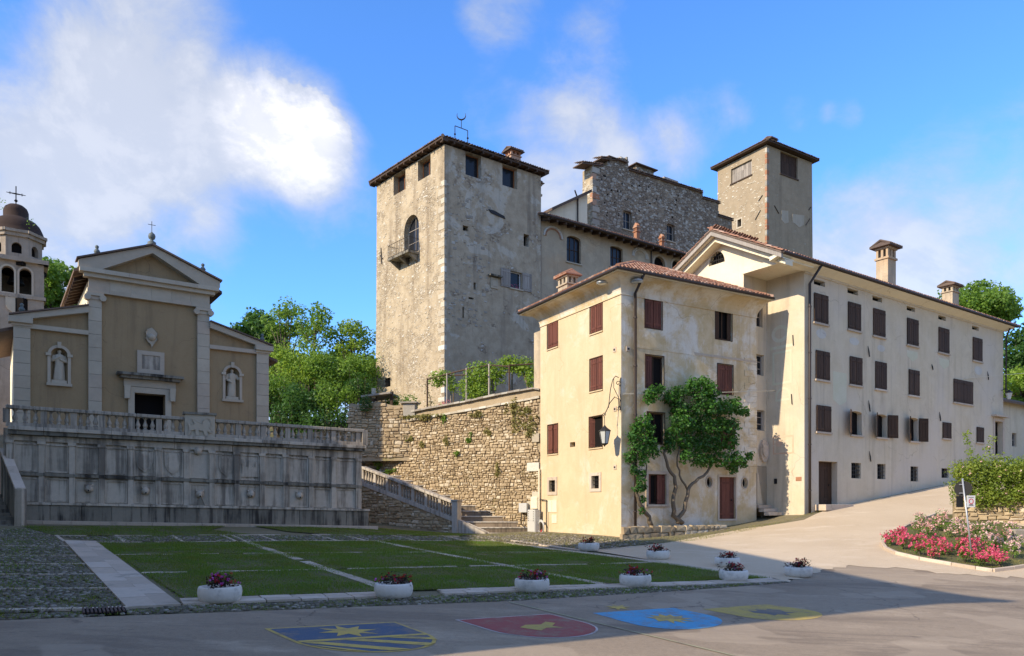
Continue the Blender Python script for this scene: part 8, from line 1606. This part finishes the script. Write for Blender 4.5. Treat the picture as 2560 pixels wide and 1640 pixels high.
u0, u1 = W2.u(1331), W2.u(1349); z1 = W2.uv(1331, 1242)[1]; z0 = W2.uv(1331, 1272)[1]; jb = thing('junction_box', W2.pt(u0, z0), 'beige meter box on the stone wall above the cabinet', 'box'); MB().wbox(W2, u0, min(u1, u0 + .7), z0, z1, 0, .25).build('case', M.cream, jb, bevel=.02); MB().wbox(W2, u0 + .05, min(u1, u0 + .7) - .05, z0 + .05, z1 - .05, .25, .265).build('lid', M.cream, jb)
W3 = YL.shift(.12); u = W3.u(1348); z0 = W3.uv(1348, 1330)[1]; pp_ = thing('standpipe', W3.pt(u, z0), 'tall beige conduit pipe up the rear edge of the yellow house', 'pipe'); q = MB(); q.tube([W3.pt(u, z0 - .1), W3.pt(u, W3.uv(1348, 1172)[1])], .06, 7); q.build('pipe', M.cream, pp_); q = MB(); q.tube([W3.pt(W3.u(1366), z0 - .1), W3.pt(W3.u(1366), W3.uv(1366, 1250)[1]), W3.pt(W3.u(1350), W3.uv(1350, 1249)[1])], .035, 6); q.build('gas_pipe', M.iron, pp_)
W3 = YL.shift(.3); u, z = W3.uv(1352, 1318); hs = thing('hose', W3.pt(u, z - .3), 'coiled pale hose on the ground by the cabinet', 'hose'); q = MB(); c = Vector(W3.pt(u, z))
for k in range(4): rr = .3 + .03 * k; q.tube([c + Vector((W3.d.x * rr * math.cos(t), W3.d.y * rr * math.cos(t) + .03 * k, rr * 1.1 * math.sin(t))) for t in np.linspace(0, 6.283, 18)], .022, 5, False)
q.build('coil', M.cabinet, hs); q = MB(); q.tube([c - Vector((0, .05, .35)), c - Vector((-.05, .05, .15))], .05, 6); q.build('nozzle', M.signred, hs)
# ================================================================== sign post by the rose bed
b = onground(2434, 1408); zt_ = b.y * (HY - 1192) / F; sp = thing('sign_post', b, 'leaning steel post with a round sign seen from behind and two panels by the roses', 'sign'); top = PX(2406, 1196, b.y)
q = MB(); q.tube([b - Vector((0, 0, .3)), top], .035, 10); q.build('post', M.steel, sp, True); ax = (top - b).normalized()
def onpost(py): t = (b.z - b.y * (HY - py) / F) / (b.z - top.z); return b.lerp(top, t)
def disc(c, r, n3, th, mat, nm, parent, n=28): q = MB(); q.tube([c, c + n3 * th], r, n); return q.build(nm, mat, parent)
c = onpost(1222); dn = Vector((.62, .78, 0)).normalized(); dk_ = disc(c + dn * .05 + Vector((-.03, 0, 0)), .31, dn, .02, M.signback, 'round_sign', sp); 
for dz in (-.17, .17): q = MB(); q.tube([c + Vector((-.16, .03, dz)), c + Vector((.1, .03, dz))], .02, 5); q.build('clamp', M.steel, sp)
c = onpost(1254); Wp = Wall((c.x - .28, c.y + .06), (1, .25)); MB().wbox(Wp, -.06, .26, c.z - .22, c.z + .22, 0, .02).build('rear_panel', M.signback, sp)
Wq_ = Wall((c.x + .02, c.y - .05), (1, .1)); pn = MB().wbox(Wq_, 0, .34, c.z - .22, c.z + .24, 0, .02).build('permit_panel', M.signwhite, sp); MB().ring(Wq_, ovalloop((.07, .27, c.z - .1, c.z + .12), 20), .03, .02, .024).build('red_ring', M.signred, pn)
for k, w_ in ((0, .22), (1, .16), (2, .2)): MB().wbox(Wq_, .17 - w_ / 2, .17 + w_ / 2, c.z + .155 + .0 - k * .0 if k == 0 else c.z - .125 - (k - 1) * .035, c.z + .175 if k == 0 else c.z - .105 - (k - 1) * .035, .02, .023).build('printed_line', M.signback, pn)
